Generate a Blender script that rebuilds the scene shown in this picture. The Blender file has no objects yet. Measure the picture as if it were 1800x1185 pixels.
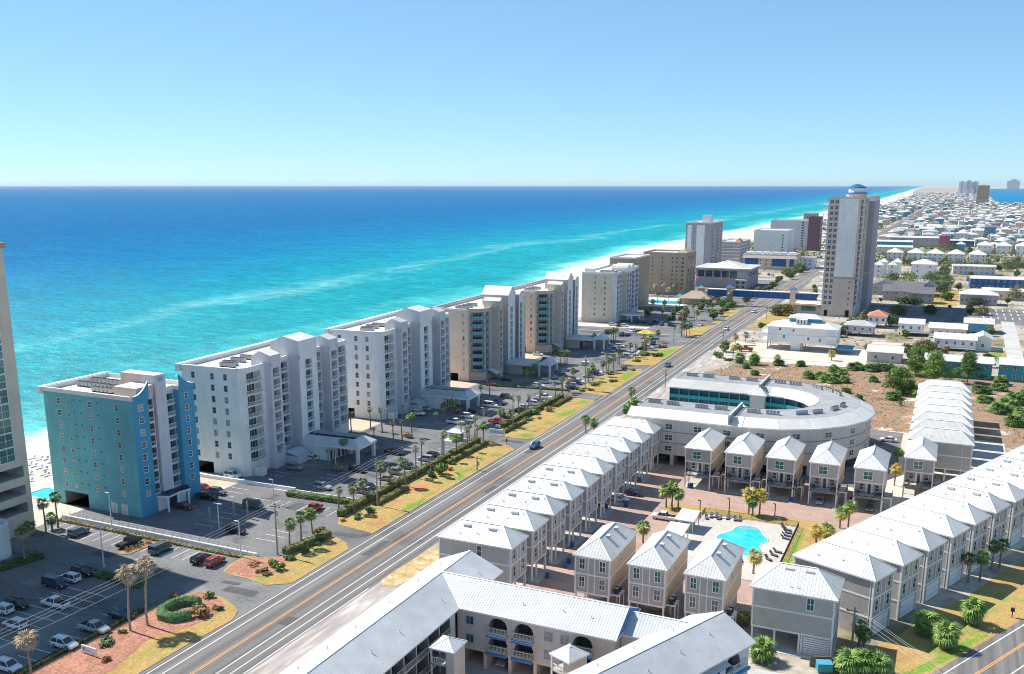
import bpy, math, random
from mathutils import Vector
R = math.radians
SC = bpy.context.scene
COL = SC.collection
rnd = random.Random(11)

# ---------------------------------------------------------------- camera
cd = bpy.data.cameras.new('camera')
cd.sensor_width = 36.0; cd.sensor_fit = 'HORIZONTAL'; cd.lens = 33.2
cd.shift_x = 0.0028; cd.shift_y = 0.0625
cd.clip_start = 1.0; cd.clip_end = 200000.0
cam = bpy.data.objects.new('camera', cd); COL.objects.link(cam)
cam.location = (0, 0, 73.0)
cam.rotation_euler = (R(90 - 12.893), 0, R(24.886))
SC.camera = cam

# ---------------------------------------------------------------- sky, sun, exposure
SUN_EL, SUN_AZ = 49.0, 276.6          # azimuth clockwise from +Y (the highway's direction)
w = bpy.data.worlds.new('World'); SC.world = w; w.use_nodes = True
nt = w.node_tree; nt.nodes.clear()
sky = nt.nodes.new('ShaderNodeTexSky'); sky.sky_type = 'NISHITA'
sky.sun_disc = False; sky.sun_elevation = R(SUN_EL); sky.sun_rotation = R(SUN_AZ)
sky.altitude = 3000; sky.air_density = 1.0; sky.dust_density = 0.0; sky.ozone_density = 4.0
bg = nt.nodes.new('ShaderNodeBackground'); bg.inputs['Strength'].default_value = 0.15
wo = nt.nodes.new('ShaderNodeOutputWorld')
gm_ = nt.nodes.new('ShaderNodeGamma'); gm_.inputs['Gamma'].default_value = 0.6        # the photograph's compressed tonal range, alike over the whole sky
tn_ = nt.nodes.new('ShaderNodeMix'); tn_.data_type = 'RGBA'; tn_.blend_type = 'MULTIPLY'; tn_.inputs[0].default_value = 1.0; tn_.inputs[7].default_value = (0.76, 1.06, 1.22, 1)
nt.links.new(sky.outputs[0], gm_.inputs[0]); nt.links.new(gm_.outputs[0], tn_.inputs[6]); nt.links.new(tn_.outputs[2], bg.inputs[0]); nt.links.new(bg.outputs[0], wo.inputs[0])
sl = bpy.data.lights.new('sun', 'SUN'); sl.energy = 3.9; sl.angle = R(0.5); sl.color = (1.0, 0.95, 0.87)
so = bpy.data.objects.new('sun', sl); COL.objects.link(so)
sd = Vector((math.cos(R(SUN_EL)) * math.sin(R(SUN_AZ)), math.cos(R(SUN_EL)) * math.cos(R(SUN_AZ)), math.sin(R(SUN_EL))))
so.rotation_euler = (-sd).to_track_quat('-Z', 'Y').to_euler(); so.location = (-200, 100, 300)
SC.view_settings.view_transform = 'Standard'; SC.view_settings.look = 'None'
SC.view_settings.exposure = 0.8; SC.view_settings.gamma = 1.0
SC.view_settings.use_curve_mapping = False
SC.cycles.filter_width = 1.0

# ---------------------------------------------------------------- materials
MATS = {}
SPEC = {}
def md(name, rgb, rough=0.8, var=0.12, sc=0.6, big=0.0, bump=0.0, bsc=8.0, metal=0.0, spec=0.3, rgb2=None, hi=0.35):
    """register a procedural material: colour with two scales of noise, bump and gloss"""
    SPEC[name] = dict(rgb=rgb, rough=rough, var=var, sc=sc, big=big, bump=bump, bsc=bsc, metal=metal, spec=spec, rgb2=rgb2, hi=hi)
def N(t, kind, **kw):
    n = t.nodes.new(kind)
    for k, v in kw.items(): setattr(n, k, v)
    return n
def new_mat(name):
    m = bpy.data.materials.new(name); m.use_nodes = True
    t = m.node_tree; t.nodes.clear()
    o = N(t, 'ShaderNodeOutputMaterial'); p = N(t, 'ShaderNodeBsdfPrincipled')
    t.links.new(p.outputs[0], o.inputs[0])
    return m, t, p
def noise(t, scale, detail=4.0, vec=None, rough=0.6):
    n = N(t, 'ShaderNodeTexNoise'); n.inputs['Scale'].default_value = scale; n.inputs['Detail'].default_value = detail
    n.inputs['Roughness'].default_value = rough
    if vec is not None: t.links.new(vec, n.inputs['Vector'])
    return n
def ramp(t, fac, stops):
    r = N(t, 'ShaderNodeValToRGB'); e = r.color_ramp.elements
    while len(e) < len(stops): e.new(0.5)
    for i, (p, c) in enumerate(stops):
        e[i].position = p; e[i].color = (c[0], c[1], c[2], 1)
    t.links.new(fac, r.inputs[0]); return r
def mix(t, fac, a, b, blend='MIX'):
    m = N(t, 'ShaderNodeMix', data_type='RGBA', blend_type=blend)
    for s, v in ((m.inputs[0], fac), (m.inputs[6], a), (m.inputs[7], b)):
        if hasattr(v, 'is_linked'): t.links.new(v, s)
        elif isinstance(v, (int, float)): s.default_value = v
        else: s.default_value = (v[0], v[1], v[2], 1)
    return m.outputs[2]
def pos(t):
    return N(t, 'ShaderNodeNewGeometry').outputs['Position']
def mat(name):
    if name in MATS: return MATS[name]
    s = SPEC[name]; m, t, p = new_mat(name); P0 = pos(t)
    c = Vector(s['rgb']); c2 = Vector(s['rgb2']) if s['rgb2'] else None
    lo = c * (1 - s['var']); hi = (c2 if c2 else c * (1 + s['var']))
    n1 = noise(t, s['sc'], 5, P0)
    r = ramp(t, n1.outputs[0], [(s['hi'], lo), (1 - s['hi'], hi)])
    out = r.outputs[0]
    if s['big']:
        n2 = noise(t, s['sc'] * 0.12, 3, P0)
        r2 = ramp(t, n2.outputs[0], [(0.35, (1 - s['big'],) * 3), (0.65, (1 + s['big'] * 0.5,) * 3)])
        out = mix(t, 1.0, out, r2.outputs[0], 'MULTIPLY')
    if name.startswith(('roof_', 'siding', 'flat_')):
        oi = N(t, 'ShaderNodeObjectInfo'); ro = ramp(t, oi.outputs['Random'], [(0.0, (0.82, 0.82, 0.83)), (1.0, (1.06, 1.05, 1.03))])
        out = mix(t, 1.0, out, ro.outputs[0], 'MULTIPLY')
        st = noise(t, 0.35, 6, P0, 0.75); rs = ramp(t, st.outputs[0], [(0.32, (0.91, 0.90, 0.88)), (0.52, (1, 1, 1))])
        out = mix(t, 1.0, out, rs.outputs[0], 'MULTIPLY')
    if name.startswith('stucco'):
        mp = N(t, 'ShaderNodeMapping'); mp.inputs['Scale'].default_value = (1.0, 1.0, 0.07); t.links.new(P0, mp.inputs[0])
        st = noise(t, 1.1, 5, mp.outputs[0], 0.7); rs = ramp(t, st.outputs[0], [(0.30, (0.91, 0.905, 0.89)), (0.55, (1.02, 1.02, 1.02))])
        out = mix(t, 1.0, out, rs.outputs[0], 'MULTIPLY')
    t.links.new(out, p.inputs['Base Color'])
    p.inputs['Roughness'].default_value = s['rough']; p.inputs['Metallic'].default_value = s['metal']
    p.inputs['Specular IOR Level'].default_value = s['spec']
    if s['bump']:
        nb = noise(t, s['bsc'], 4, P0); b = N(t, 'ShaderNodeBump'); b.inputs['Strength'].default_value = s['bump']
        b.inputs['Distance'].default_value = 0.1
        t.links.new(nb.outputs[0], b.inputs['Height']); t.links.new(b.outputs[0], p.inputs['Normal'])
    MATS[name] = m; return m
def custom(name):
    def deco(fn):
        m, t, p = new_mat(name); fn(t, p); MATS[name] = m; return fn
    return deco

md('roof_white', (0.72, 0.70, 0.66), 0.42, 0.05, 0.5, 0.10, spec=0.5)
md('roof_dull', (0.56, 0.57, 0.58), 0.45, 0.06, 0.4, 0.12, spec=0.4)
md('flat_roof', (0.72, 0.68, 0.62), 0.9, 0.10, 0.35, 0.18)
md('flat_grey', (0.36, 0.36, 0.37), 0.9, 0.10, 0.4, 0.15)
md('siding', (0.47, 0.445, 0.42), 0.75, 0.05, 0.8, 0.06, bump=0.15, bsc=5)
md('siding_bounce_lit', (0.68, 0.52, 0.39), 0.75, 0.05, 0.8, 0.06)  # grey siding with warm bounced light put into its colour
md('trim', (0.78, 0.77, 0.75), 0.6, 0.04)
md('white_paint', (0.80, 0.80, 0.79), 0.55, 0.04, 0.6, 0.05)
md('stucco_blue', (0.16, 0.46, 0.52), 0.85, 0.07, 0.25, 0.16, bump=0.1)
md('stucco_sea', (0.08, 0.33, 0.50), 0.85, 0.06, 0.25, 0.10)
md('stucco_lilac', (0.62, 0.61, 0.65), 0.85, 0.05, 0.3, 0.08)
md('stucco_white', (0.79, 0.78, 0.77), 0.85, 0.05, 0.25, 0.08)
md('stucco_tan', (0.76, 0.60, 0.47), 0.85, 0.05, 0.25, 0.08)
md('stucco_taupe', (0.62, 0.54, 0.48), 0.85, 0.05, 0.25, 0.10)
md('stucco_cream', (0.66, 0.58, 0.47), 0.85, 0.06, 0.25, 0.10)
md('stucco_mauve', (0.40, 0.37, 0.40), 0.85, 0.05, 0.25, 0.08)
md('stucco_brown', (0.42, 0.32, 0.24), 0.85, 0.06, 0.25, 0.10)
md('stucco_peach', (0.63, 0.53, 0.47), 0.85, 0.05, 0.3, 0.08)
md('stucco_horse', (0.60, 0.57, 0.53), 0.85, 0.05, 0.3, 0.08)
md('teal_paint', (0.05, 0.36, 0.40), 0.6, 0.06, 0.6, 0.08)
md('teal_band', (0.10, 0.22, 0.26), 0.6, 0.05)
md('blue_paint', (0.03, 0.13, 0.36), 0.6, 0.06, 0.6, 0.08)
md('awning_blue', (0.10, 0.20, 0.42), 0.7, 0.06)
md('teal_rail', (0.14, 0.34, 0.40), 0.5, 0.06)
md('navy_paint', (0.03, 0.045, 0.09), 0.6, 0.06)
md('plum_paint', (0.19, 0.11, 0.13), 0.7, 0.06)
md('pink_paint', (0.45, 0.14, 0.22), 0.7, 0.06)
md('yellow_paint', (0.75, 0.50, 0.06), 0.6, 0.05)
md('terracotta', (0.58, 0.20, 0.11), 0.85, 0.12, 2.0)
md('shingle_grey', (0.17, 0.17, 0.18), 0.9, 0.15, 1.5, 0.1)
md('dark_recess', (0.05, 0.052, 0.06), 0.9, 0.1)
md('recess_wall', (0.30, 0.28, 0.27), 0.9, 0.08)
md('gallery_wall', (0.12, 0.30, 0.33), 0.9, 0.08)
md('glass_dark', (0.035, 0.05, 0.065), 0.08, 0.2, 0.3, spec=0.8)
md('glass_teal', (0.02, 0.16, 0.15), 0.08, 0.35, 0.4, spec=0.8)
md('glass_blue', (0.03, 0.10, 0.16), 0.08, 0.3, 0.4, spec=0.8)
md('curtain', (0.30, 0.29, 0.27), 0.35, 0.3, 1.2, spec=0.6)
md('concrete', (0.52, 0.50, 0.47), 0.9, 0.10, 0.8, 0.15, bump=0.1)
md('pale_concrete', (0.66, 0.63, 0.58), 0.9, 0.08, 0.8, 0.12)
md('pool_deck_stone', (0.54, 0.50, 0.45), 0.9, 0.08, 0.9, 0.12)
md('kerb', (0.60, 0.57, 0.50), 0.9, 0.08)
md('kerb_yellow', (0.66, 0.55, 0.36), 0.9, 0.10)
md('tar_patch', (0.10, 0.10, 0.105), 0.9, 0.15, 1.0)
md('pool_shelf', (0.20, 0.46, 0.48), 0.1, 0.2, 1.2)
md('paver', (0.44, 0.30, 0.25), 0.9, 0.14, 2.4, 0.14, bump=0.1, bsc=6)
md('sand_pale', (0.62, 0.55, 0.46), 0.95, 0.10, 0.25, 0.12, bump=0.3, bsc=2)
md('sand_tan', (0.60, 0.48, 0.36), 0.95, 0.10, 0.25, 0.15)
md('mulch', (0.42, 0.20, 0.135), 0.95, 0.32, 2.2, 0.15, bump=0.5, bsc=5)
md('line_white', (0.78, 0.78, 0.77), 0.7, 0.10, 0.8)
md('line_orange', (0.80, 0.38, 0.12), 0.7, 0.14, 0.8)
md('trunk', (0.26, 0.20, 0.15), 0.95, 0.25, 3.0)
md('trunk_grey', (0.33, 0.29, 0.25), 0.95, 0.25, 3.0)
md('bark', (0.16, 0.11, 0.08), 0.95, 0.25, 3.0)
md('frond', (0.075, 0.15, 0.035), 0.55, 0.35, 1.2, rgb2=(0.16, 0.26, 0.07))
md('frond_bright', (0.14, 0.28, 0.05), 0.55, 0.3, 1.2, rgb2=(0.28, 0.42, 0.10))
md('frond_yellow', (0.50, 0.38, 0.07), 0.6, 0.35, 1.5, rgb2=(0.66, 0.52, 0.12))
md('frond_dry', (0.42, 0.31, 0.20), 0.9, 0.3, 1.5, rgb2=(0.60, 0.47, 0.32))
md('leaf', (0.06, 0.13, 0.03), 0.6, 0.4, 0.8, rgb2=(0.15, 0.25, 0.06))
md('leaf_light', (0.13, 0.27, 0.04), 0.6, 0.35, 0.8, rgb2=(0.27, 0.43, 0.08))
md('leaf_dark', (0.025, 0.06, 0.03), 0.6, 0.35, 0.8, rgb2=(0.05, 0.11, 0.05))
md('leaf_olive', (0.17, 0.17, 0.06), 0.7, 0.35, 0.8, rgb2=(0.31, 0.28, 0.10))
md('leaf_hedge', (0.07, 0.17, 0.06), 0.6, 0.3, 1.2, rgb2=(0.12, 0.27, 0.09))
md('leaf_rust', (0.30, 0.15, 0.06), 0.8, 0.35, 1.2, rgb2=(0.44, 0.24, 0.09))
md('leaf_pink', (0.48, 0.30, 0.20), 0.8, 0.3, 1.2, rgb2=(0.62, 0.42, 0.28))
md('flower_red', (0.62, 0.10, 0.05), 0.7, 0.25, 1.5)
md('metal_grey', (0.40, 0.41, 0.42), 0.45, 0.08, spec=0.5)
md('metal_pale', (0.66, 0.67, 0.68), 0.4, 0.06, spec=0.5)
md('metal_dark', (0.03, 0.03, 0.033), 0.5, 0.1)
md('wood_pole', (0.24, 0.19, 0.15), 0.9, 0.2, 2.0)
md('wood_rail', (0.45, 0.27, 0.12), 0.85, 0.2, 2.0)
md('wire', (0.5, 0.5, 0.5), 0.5, 0.05)
md('tyre', (0.018, 0.018, 0.02), 0.8, 0.1)
md('rim', (0.45, 0.46, 0.47), 0.3, 0.05, metal=0.6)
md('lamp_glass', (0.75, 0.75, 0.72), 0.2, 0.05, spec=0.6)
md('tail_red', (0.45, 0.02, 0.015), 0.25, 0.1, spec=0.6)
md('bin_blue', (0.03, 0.10, 0.26), 0.5, 0.08)
md('lounge_grey', (0.10, 0.11, 0.13), 0.7, 0.1)
md('skin', (0.45, 0.28, 0.2), 0.6, 0.05)
md('cloth_dark', (0.03, 0.035, 0.05), 0.9, 0.1)
md('sign_white', (0.78, 0.78, 0.78), 0.5, 0.03)
md('sign_blue', (0.04, 0.13, 0.33), 0.5, 0.05)
for n_, c_ in dict(white=(0.80, 0.80, 0.80), silver=(0.42, 0.42, 0.42), black=(0.012, 0.013, 0.016), navy=(0.02, 0.03, 0.07),
                   red=(0.42, 0.03, 0.02), blue=(0.03, 0.09, 0.22), grey=(0.13, 0.14, 0.15), tan=(0.30, 0.26, 0.21),
                   teal=(0.06, 0.15, 0.17), green=(0.04, 0.07, 0.06), yellow=(0.7, 0.42, 0.03), maroon=(0.14, 0.012, 0.02)).items():
    md('car_' + n_, c_, 0.22, 0.03, spec=0.6)

@custom('asphalt')
def _(t, p):
    P0 = pos(t)
    a = ramp(t, noise(t, 0.05, 4, P0).outputs[0], [(0.3, (0.14, 0.14, 0.142)), (0.7, (0.225, 0.222, 0.218))])
    f = ramp(t, noise(t, 1.6, 5, P0).outputs[0], [(0.3, (0.82,) * 3), (0.7, (1.16,) * 3)])
    c = mix(t, 1.0, a.outputs[0], f.outputs[0], 'MULTIPLY')
    pa = ramp(t, noise(t, 0.11, 5, P0, 0.65).outputs[0], [(0.36, (0.60, 0.60, 0.63)), (0.44, (1, 1, 1)), (0.56, (1, 1, 1)), (0.68, (1.35, 1.32, 1.27))])
    c = mix(t, 1.0, c, pa.outputs[0], 'MULTIPLY')
    v = N(t, 'ShaderNodeTexVoronoi', feature='DISTANCE_TO_EDGE'); v.inputs['Scale'].default_value = 0.055
    nd = noise(t, 0.35, 3, P0); sc_ = N(t, 'ShaderNodeVectorMath', operation='SCALE'); sc_.inputs['Scale'].default_value = 6.0; t.links.new(nd.outputs[1], sc_.inputs[0]); ad_ = N(t, 'ShaderNodeVectorMath', operation='ADD'); t.links.new(P0, ad_.inputs[0]); t.links.new(sc_.outputs[0], ad_.inputs[1]); t.links.new(ad_.outputs[0], v.inputs['Vector'])
    k = ramp(t, v.outputs[0], [(0.0, (0.5, 0.5, 0.5)), (0.004, (0, 0, 0))])
    c = mix(t, k.outputs[0], c, (0.05, 0.05, 0.055))
    t.links.new(c, p.inputs['Base Color']); p.inputs['Roughness'].default_value = 0.9; p.inputs['Specular IOR Level'].default_value = 0.2
@custom('asphalt_road')
def _(t, p):
    P0 = pos(t)
    mp = N(t, 'ShaderNodeMapping'); mp.inputs['Scale'].default_value = (1.0, 0.03, 1); t.links.new(P0, mp.inputs[0])
    a = ramp(t, noise(t, 0.9, 4, mp.outputs[0]).outputs[0], [(0.3, (0.15, 0.145, 0.142)), (0.7, (0.225, 0.215, 0.208))])
    f = ramp(t, noise(t, 2.0, 5, P0).outputs[0], [(0.3, (0.88,) * 3), (0.7, (1.1,) * 3)])
    mp2 = N(t, 'ShaderNodeMapping'); mp2.inputs['Scale'].default_value = (1.6, 0.004, 1); t.links.new(P0, mp2.inputs[0])
    tr = ramp(t, noise(t, 0.8, 2, mp2.outputs[0]).outputs[0], [(0.35, (0.78,) * 3), (0.65, (1.18, 1.16, 1.13))])
    pa = ramp(t, noise(t, 0.04, 2, P0).outputs[0], [(0.60, (1, 1, 1)), (0.62, (0.80, 0.80, 0.82))])
    c = mix(t, 1.0, a.outputs[0], f.outputs[0], 'MULTIPLY'); c = mix(t, 1.0, c, tr.outputs[0], 'MULTIPLY'); c = mix(t, 1.0, c, pa.outputs[0], 'MULTIPLY')
    t.links.new(c, p.inputs['Base Color'])
    p.inputs['Roughness'].default_value = 0.9; p.inputs['Specular IOR Level'].default_value = 0.2
@custom('shoulder')
def _(t, p):
    P0 = pos(t)
    mp = N(t, 'ShaderNodeMapping'); mp.inputs['Scale'].default_value = (1.0, 0.12, 1); t.links.new(P0, mp.inputs[0])
    a = ramp(t, noise(t, 0.8, 6, mp.outputs[0]).outputs[0], [(0.35, (0.30, 0.27, 0.25)), (0.5, (0.40, 0.35, 0.32)), (0.68, (0.60, 0.56, 0.52))])
    t.links.new(a.outputs[0], p.inputs['Base Color']); p.inputs['Roughness'].default_value = 0.95
@custom('grass')
def _(t, p):
    P0 = pos(t)
    a = ramp(t, noise(t, 0.13, 4, P0).outputs[0], [(0.36, (0.42, 0.25, 0.10)), (0.48, (0.47, 0.32, 0.12)), (0.58, (0.36, 0.30, 0.10)), (0.70, (0.20, 0.28, 0.06))])
    f = ramp(t, noise(t, 2.2, 6, P0).outputs[0], [(0.3, (0.72,) * 3), (0.7, (1.22,) * 3)])
    t.links.new(mix(t, 1.0, a.outputs[0], f.outputs[0], 'MULTIPLY'), p.inputs['Base Color']); p.inputs['Roughness'].default_value = 0.95
    p.inputs['Specular IOR Level'].default_value = 0.1
@custom('grass_green')
def _(t, p):
    # bright turf that thins out into the dry grass: 'core' is 1 in the middle of a patch, 0 at its rim
    P0 = pos(t)
    dry = ramp(t, noise(t, 0.13, 4, P0).outputs[0], [(0.36, (0.42, 0.25, 0.10)), (0.48, (0.47, 0.32, 0.12)), (0.58, (0.36, 0.30, 0.10)), (0.70, (0.20, 0.28, 0.06))])
    gr = ramp(t, noise(t, 0.3, 5, P0).outputs[0], [(0.3, (0.28, 0.29, 0.06)), (0.5, (0.19, 0.31, 0.05)), (0.7, (0.14, 0.32, 0.05))])
    at = N(t, 'ShaderNodeAttribute', attribute_name='core'); ad = N(t, 'ShaderNodeMath', operation='ADD')
    nz = noise(t, 0.7, 6, P0, 0.7); sb = N(t, 'ShaderNodeMath', operation='MULTIPLY_ADD'); t.links.new(nz.outputs[0], sb.inputs[0]); sb.inputs[1].default_value = 2.4; sb.inputs[2].default_value = -1.2
    t.links.new(at.outputs['Fac'], ad.inputs[0]); t.links.new(sb.outputs[0], ad.inputs[1])
    k = ramp(t, ad.outputs[0], [(0.25, (0, 0, 0)), (0.45, (1, 1, 1))])
    c = mix(t, k.outputs[0], dry.outputs[0], gr.outputs[0])
    f = ramp(t, noise(t, 2.2, 6, P0).outputs[0], [(0.3, (0.72,) * 3), (0.7, (1.22,) * 3)])
    t.links.new(mix(t, 1.0, c, f.outputs[0], 'MULTIPLY'), p.inputs['Base Color']); p.inputs['Roughness'].default_value = 0.95
    p.inputs['Specular IOR Level'].default_value = 0.1
@custom('scrub')
def _(t, p):
    P0 = pos(t)
    a = ramp(t, noise(t, 0.09, 6, P0).outputs[0], [(0.34, (0.18, 0.14, 0.09)), (0.45, (0.40, 0.23, 0.14)), (0.53, (0.27, 0.20, 0.13)), (0.60, (0.42, 0.26, 0.17)), (0.67, (0.74, 0.66, 0.57))])
    f = ramp(t, noise(t, 1.4, 6, P0).outputs[0], [(0.3, (0.62,) * 3), (0.7, (1.22,) * 3)])
    t.links.new(mix(t, 1.0, a.outputs[0], f.outputs[0], 'MULTIPLY'), p.inputs['Base Color']); p.inputs['Roughness'].default_value = 0.95
@custom('weedy_sand')
def _(t, p):
    P0 = pos(t)
    a = ramp(t, noise(t, 0.5, 7, P0, 0.7).outputs[0], [(0.38, (0.36, 0.30, 0.10)), (0.48, (0.55, 0.36, 0.15)), (0.56, (0.62, 0.45, 0.27)), (0.64, (0.74, 0.66, 0.56))])
    f = ramp(t, noise(t, 3.0, 6, P0).outputs[0], [(0.3, (0.7,) * 3), (0.7, (1.2,) * 3)])
    t.links.new(mix(t, 1.0, a.outputs[0], f.outputs[0], 'MULTIPLY'), p.inputs['Base Color']); p.inputs['Roughness'].default_value = 0.95
@custom('land')
def _(t, p):
    P0 = pos(t)
    a = ramp(t, noise(t, 0.035, 6, P0).outputs[0], [(0.34, (0.14, 0.15, 0.07)), (0.45, (0.33, 0.27, 0.19)), (0.56, (0.50, 0.44, 0.36)), (0.66, (0.28, 0.26, 0.25))])
    f = ramp(t, noise(t, 0.5, 5, P0).outputs[0], [(0.3, (0.7,) * 3), (0.7, (1.2,) * 3)])
    t.links.new(mix(t, 1.0, a.outputs[0], f.outputs[0], 'MULTIPLY'), p.inputs['Base Color']); p.inputs['Roughness'].default_value = 0.95
@custom('beach_sand')
def _(t, p):
    P0 = pos(t)
    a = ramp(t, noise(t, 0.06, 5, P0).outputs[0], [(0.3, (0.54, 0.49, 0.43)), (0.7, (0.62, 0.58, 0.52))])
    f = ramp(t, noise(t, 0.8, 5, P0).outputs[0], [(0.36, (0.86,) * 3), (0.6, (1.03,) * 3)])
    t.links.new(mix(t, 1.0, a.outputs[0], f.outputs[0], 'MULTIPLY'), p.inputs['Base Color']); p.inputs['Roughness'].default_value = 0.95
@custom('pool_water')
def _(t, p):
    P0 = pos(t)
    a = ramp(t, noise(t, 0.5, 3, P0).outputs[0], [(0.3, (0.01, 0.50, 0.62)), (0.7, (0.06, 0.66, 0.74))])
    t.links.new(a.outputs[0], p.inputs['Base Color']); p.inputs['Roughness'].default_value = 0.08
    b = N(t, 'ShaderNodeBump'); b.inputs['Strength'].default_value = 0.2
    t.links.new(noise(t, 2.5, 3, P0).outputs[0], b.inputs['Height']); t.links.new(b.outputs[0], p.inputs['Normal'])
@custom('sea')
def _(t, p):
    # colour of the water follows its depth: distance offshore is stored on the mesh
    P0 = pos(t)
    at = N(t, 'ShaderNodeAttribute', attribute_name='offshore')
    mp = N(t, 'ShaderNodeMapping'); mp.inputs['Scale'].default_value = (1.0, 0.42, 1); t.links.new(P0, mp.inputs[0])
    n1 = noise(t, 0.012, 4, mp.outputs[0], 0.55)
    w1 = N(t, 'ShaderNodeMath', operation='MULTIPLY_ADD'); t.links.new(n1.outputs[0], w1.inputs[0]); w1.inputs[1].default_value = 160.0
    sub = N(t, 'ShaderNodeMath', operation='SUBTRACT'); t.links.new(at.outputs['Fac'], sub.inputs[0]); sub.inputs[1].default_value = 80.0
    t.links.new(sub.outputs[0], w1.inputs[2])
    sq = N(t, 'ShaderNodeMath', operation='MULTIPLY'); t.links.new(w1.outputs[0], sq.inputs[0]); sq.inputs[1].default_value = 1 / 3000.0
    pw = N(t, 'ShaderNodeMath', operation='POWER', use_clamp=True); t.links.new(sq.outputs[0], pw.inputs[0]); pw.inputs[1].default_value = 0.5
    def d(x): return (x / 3000.0) ** 0.5
    r = ramp(t, pw.outputs[0], [(0.0, (0.40, 0.58, 0.52)), (d(12), (0.10, 0.52, 0.50)), (d(55), (0.008, 0.30, 0.345)), (d(150), (0.008, 0.31, 0.37)),
                                (d(300), (0.004, 0.225, 0.36)), (d(480), (0.003, 0.165, 0.345)), (d(900), (0.004, 0.130, 0.310)), (1.0, (0.006, 0.128, 0.305))])
    # sandbar: a broken pale streak about 150 m out, and foam at the water's edge
    bar = ramp(t, pw.outputs[0], [(d(132), (0, 0, 0)), (d(148), (1, 1, 1)), (d(154), (0.7, 0.7, 0.7)), (d(180), (0, 0, 0))])
    nb = noise(t, 0.02, 6, mp.outputs[0], 0.7); br = ramp(t, nb.outputs[0], [(0.38, (0, 0, 0)), (0.62, (1, 1, 1))])
    bm = mix(t, 1.0, bar.outputs[0], br.outputs[0], 'MULTIPLY')
    c0 = mix(t, bm, r.outputs[0], (0.15, 0.46, 0.47))
    fo = ramp(t, at.outputs['Fac'], [(0.0, (1, 1, 1)), (0.9, (0, 0, 0))]); mfo = N(t, 'ShaderNodeMath', operation='DIVIDE'); t.links.new(at.outputs['Fac'], mfo.inputs[0]); mfo.inputs[1].default_value = 14.0; t.links.new(mfo.outputs[0], fo.inputs[0])
    nf = ramp(t, noise(t, 0.09, 6, P0, 0.75).outputs[0], [(0.45, (0, 0, 0)), (0.56, (1, 1, 1))])
    c0 = mix(t, mix(t, 1.0, fo.outputs[0], nf.outputs[0], 'MULTIPLY'), c0, (0.8, 0.85, 0.85))
    mp2 = N(t, 'ShaderNodeMapping'); mp2.inputs['Scale'].default_value = (0.5, 1.0, 1); mp2.inputs['Rotation'].default_value = (0, 0, R(20)); t.links.new(P0, mp2.inputs[0])
    n2 = noise(t, 0.03, 8, mp2.outputs[0], 0.78); f = ramp(t, n2.outputs[0], [(0.3, (0.72,) * 3), (0.7, (1.24,) * 3)])
    n3 = noise(t, 0.16, 6, mp2.outputs[0], 0.75); f3 = ramp(t, n3.outputs[0], [(0.32, (0.62,) * 3), (0.68, (1.36,) * 3)])
    c = mix(t, 1.0, c0, f.outputs[0], 'MULTIPLY'); c = mix(t, 1.0, c, f3.outputs[0], 'MULTIPLY')  # wave shading and speckled glints painted into the water colour
    df = N(t, 'ShaderNodeBsdfDiffuse'); t.links.new(c, df.inputs[0])
    gl = N(t, 'ShaderNodeBsdfGlossy'); gl.inputs['Roughness'].default_value = 0.18; gl.inputs['Color'].default_value = (0.75, 0.9, 1, 1)
    b = N(t, 'ShaderNodeBump'); b.inputs['Strength'].default_value = 0.9; b.inputs['Distance'].default_value = 1.6
    t.links.new(noise(t, 0.22, 7, mp2.outputs[0], 0.72).outputs[0], b.inputs['Height']); t.links.new(b.outputs[0], gl.inputs['Normal']); t.links.new(b.outputs[0], df.inputs['Normal'])
    ms = N(t, 'ShaderNodeMixShader'); ms.inputs[0].default_value = 0.07
    t.links.new(df.outputs[0], ms.inputs[1]); t.links.new(gl.outputs[0], ms.inputs[2])
    o = [n for n in t.nodes if n.type == 'OUTPUT_MATERIAL'][0]; t.links.new(ms.outputs[0], o.inputs[0])

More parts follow.
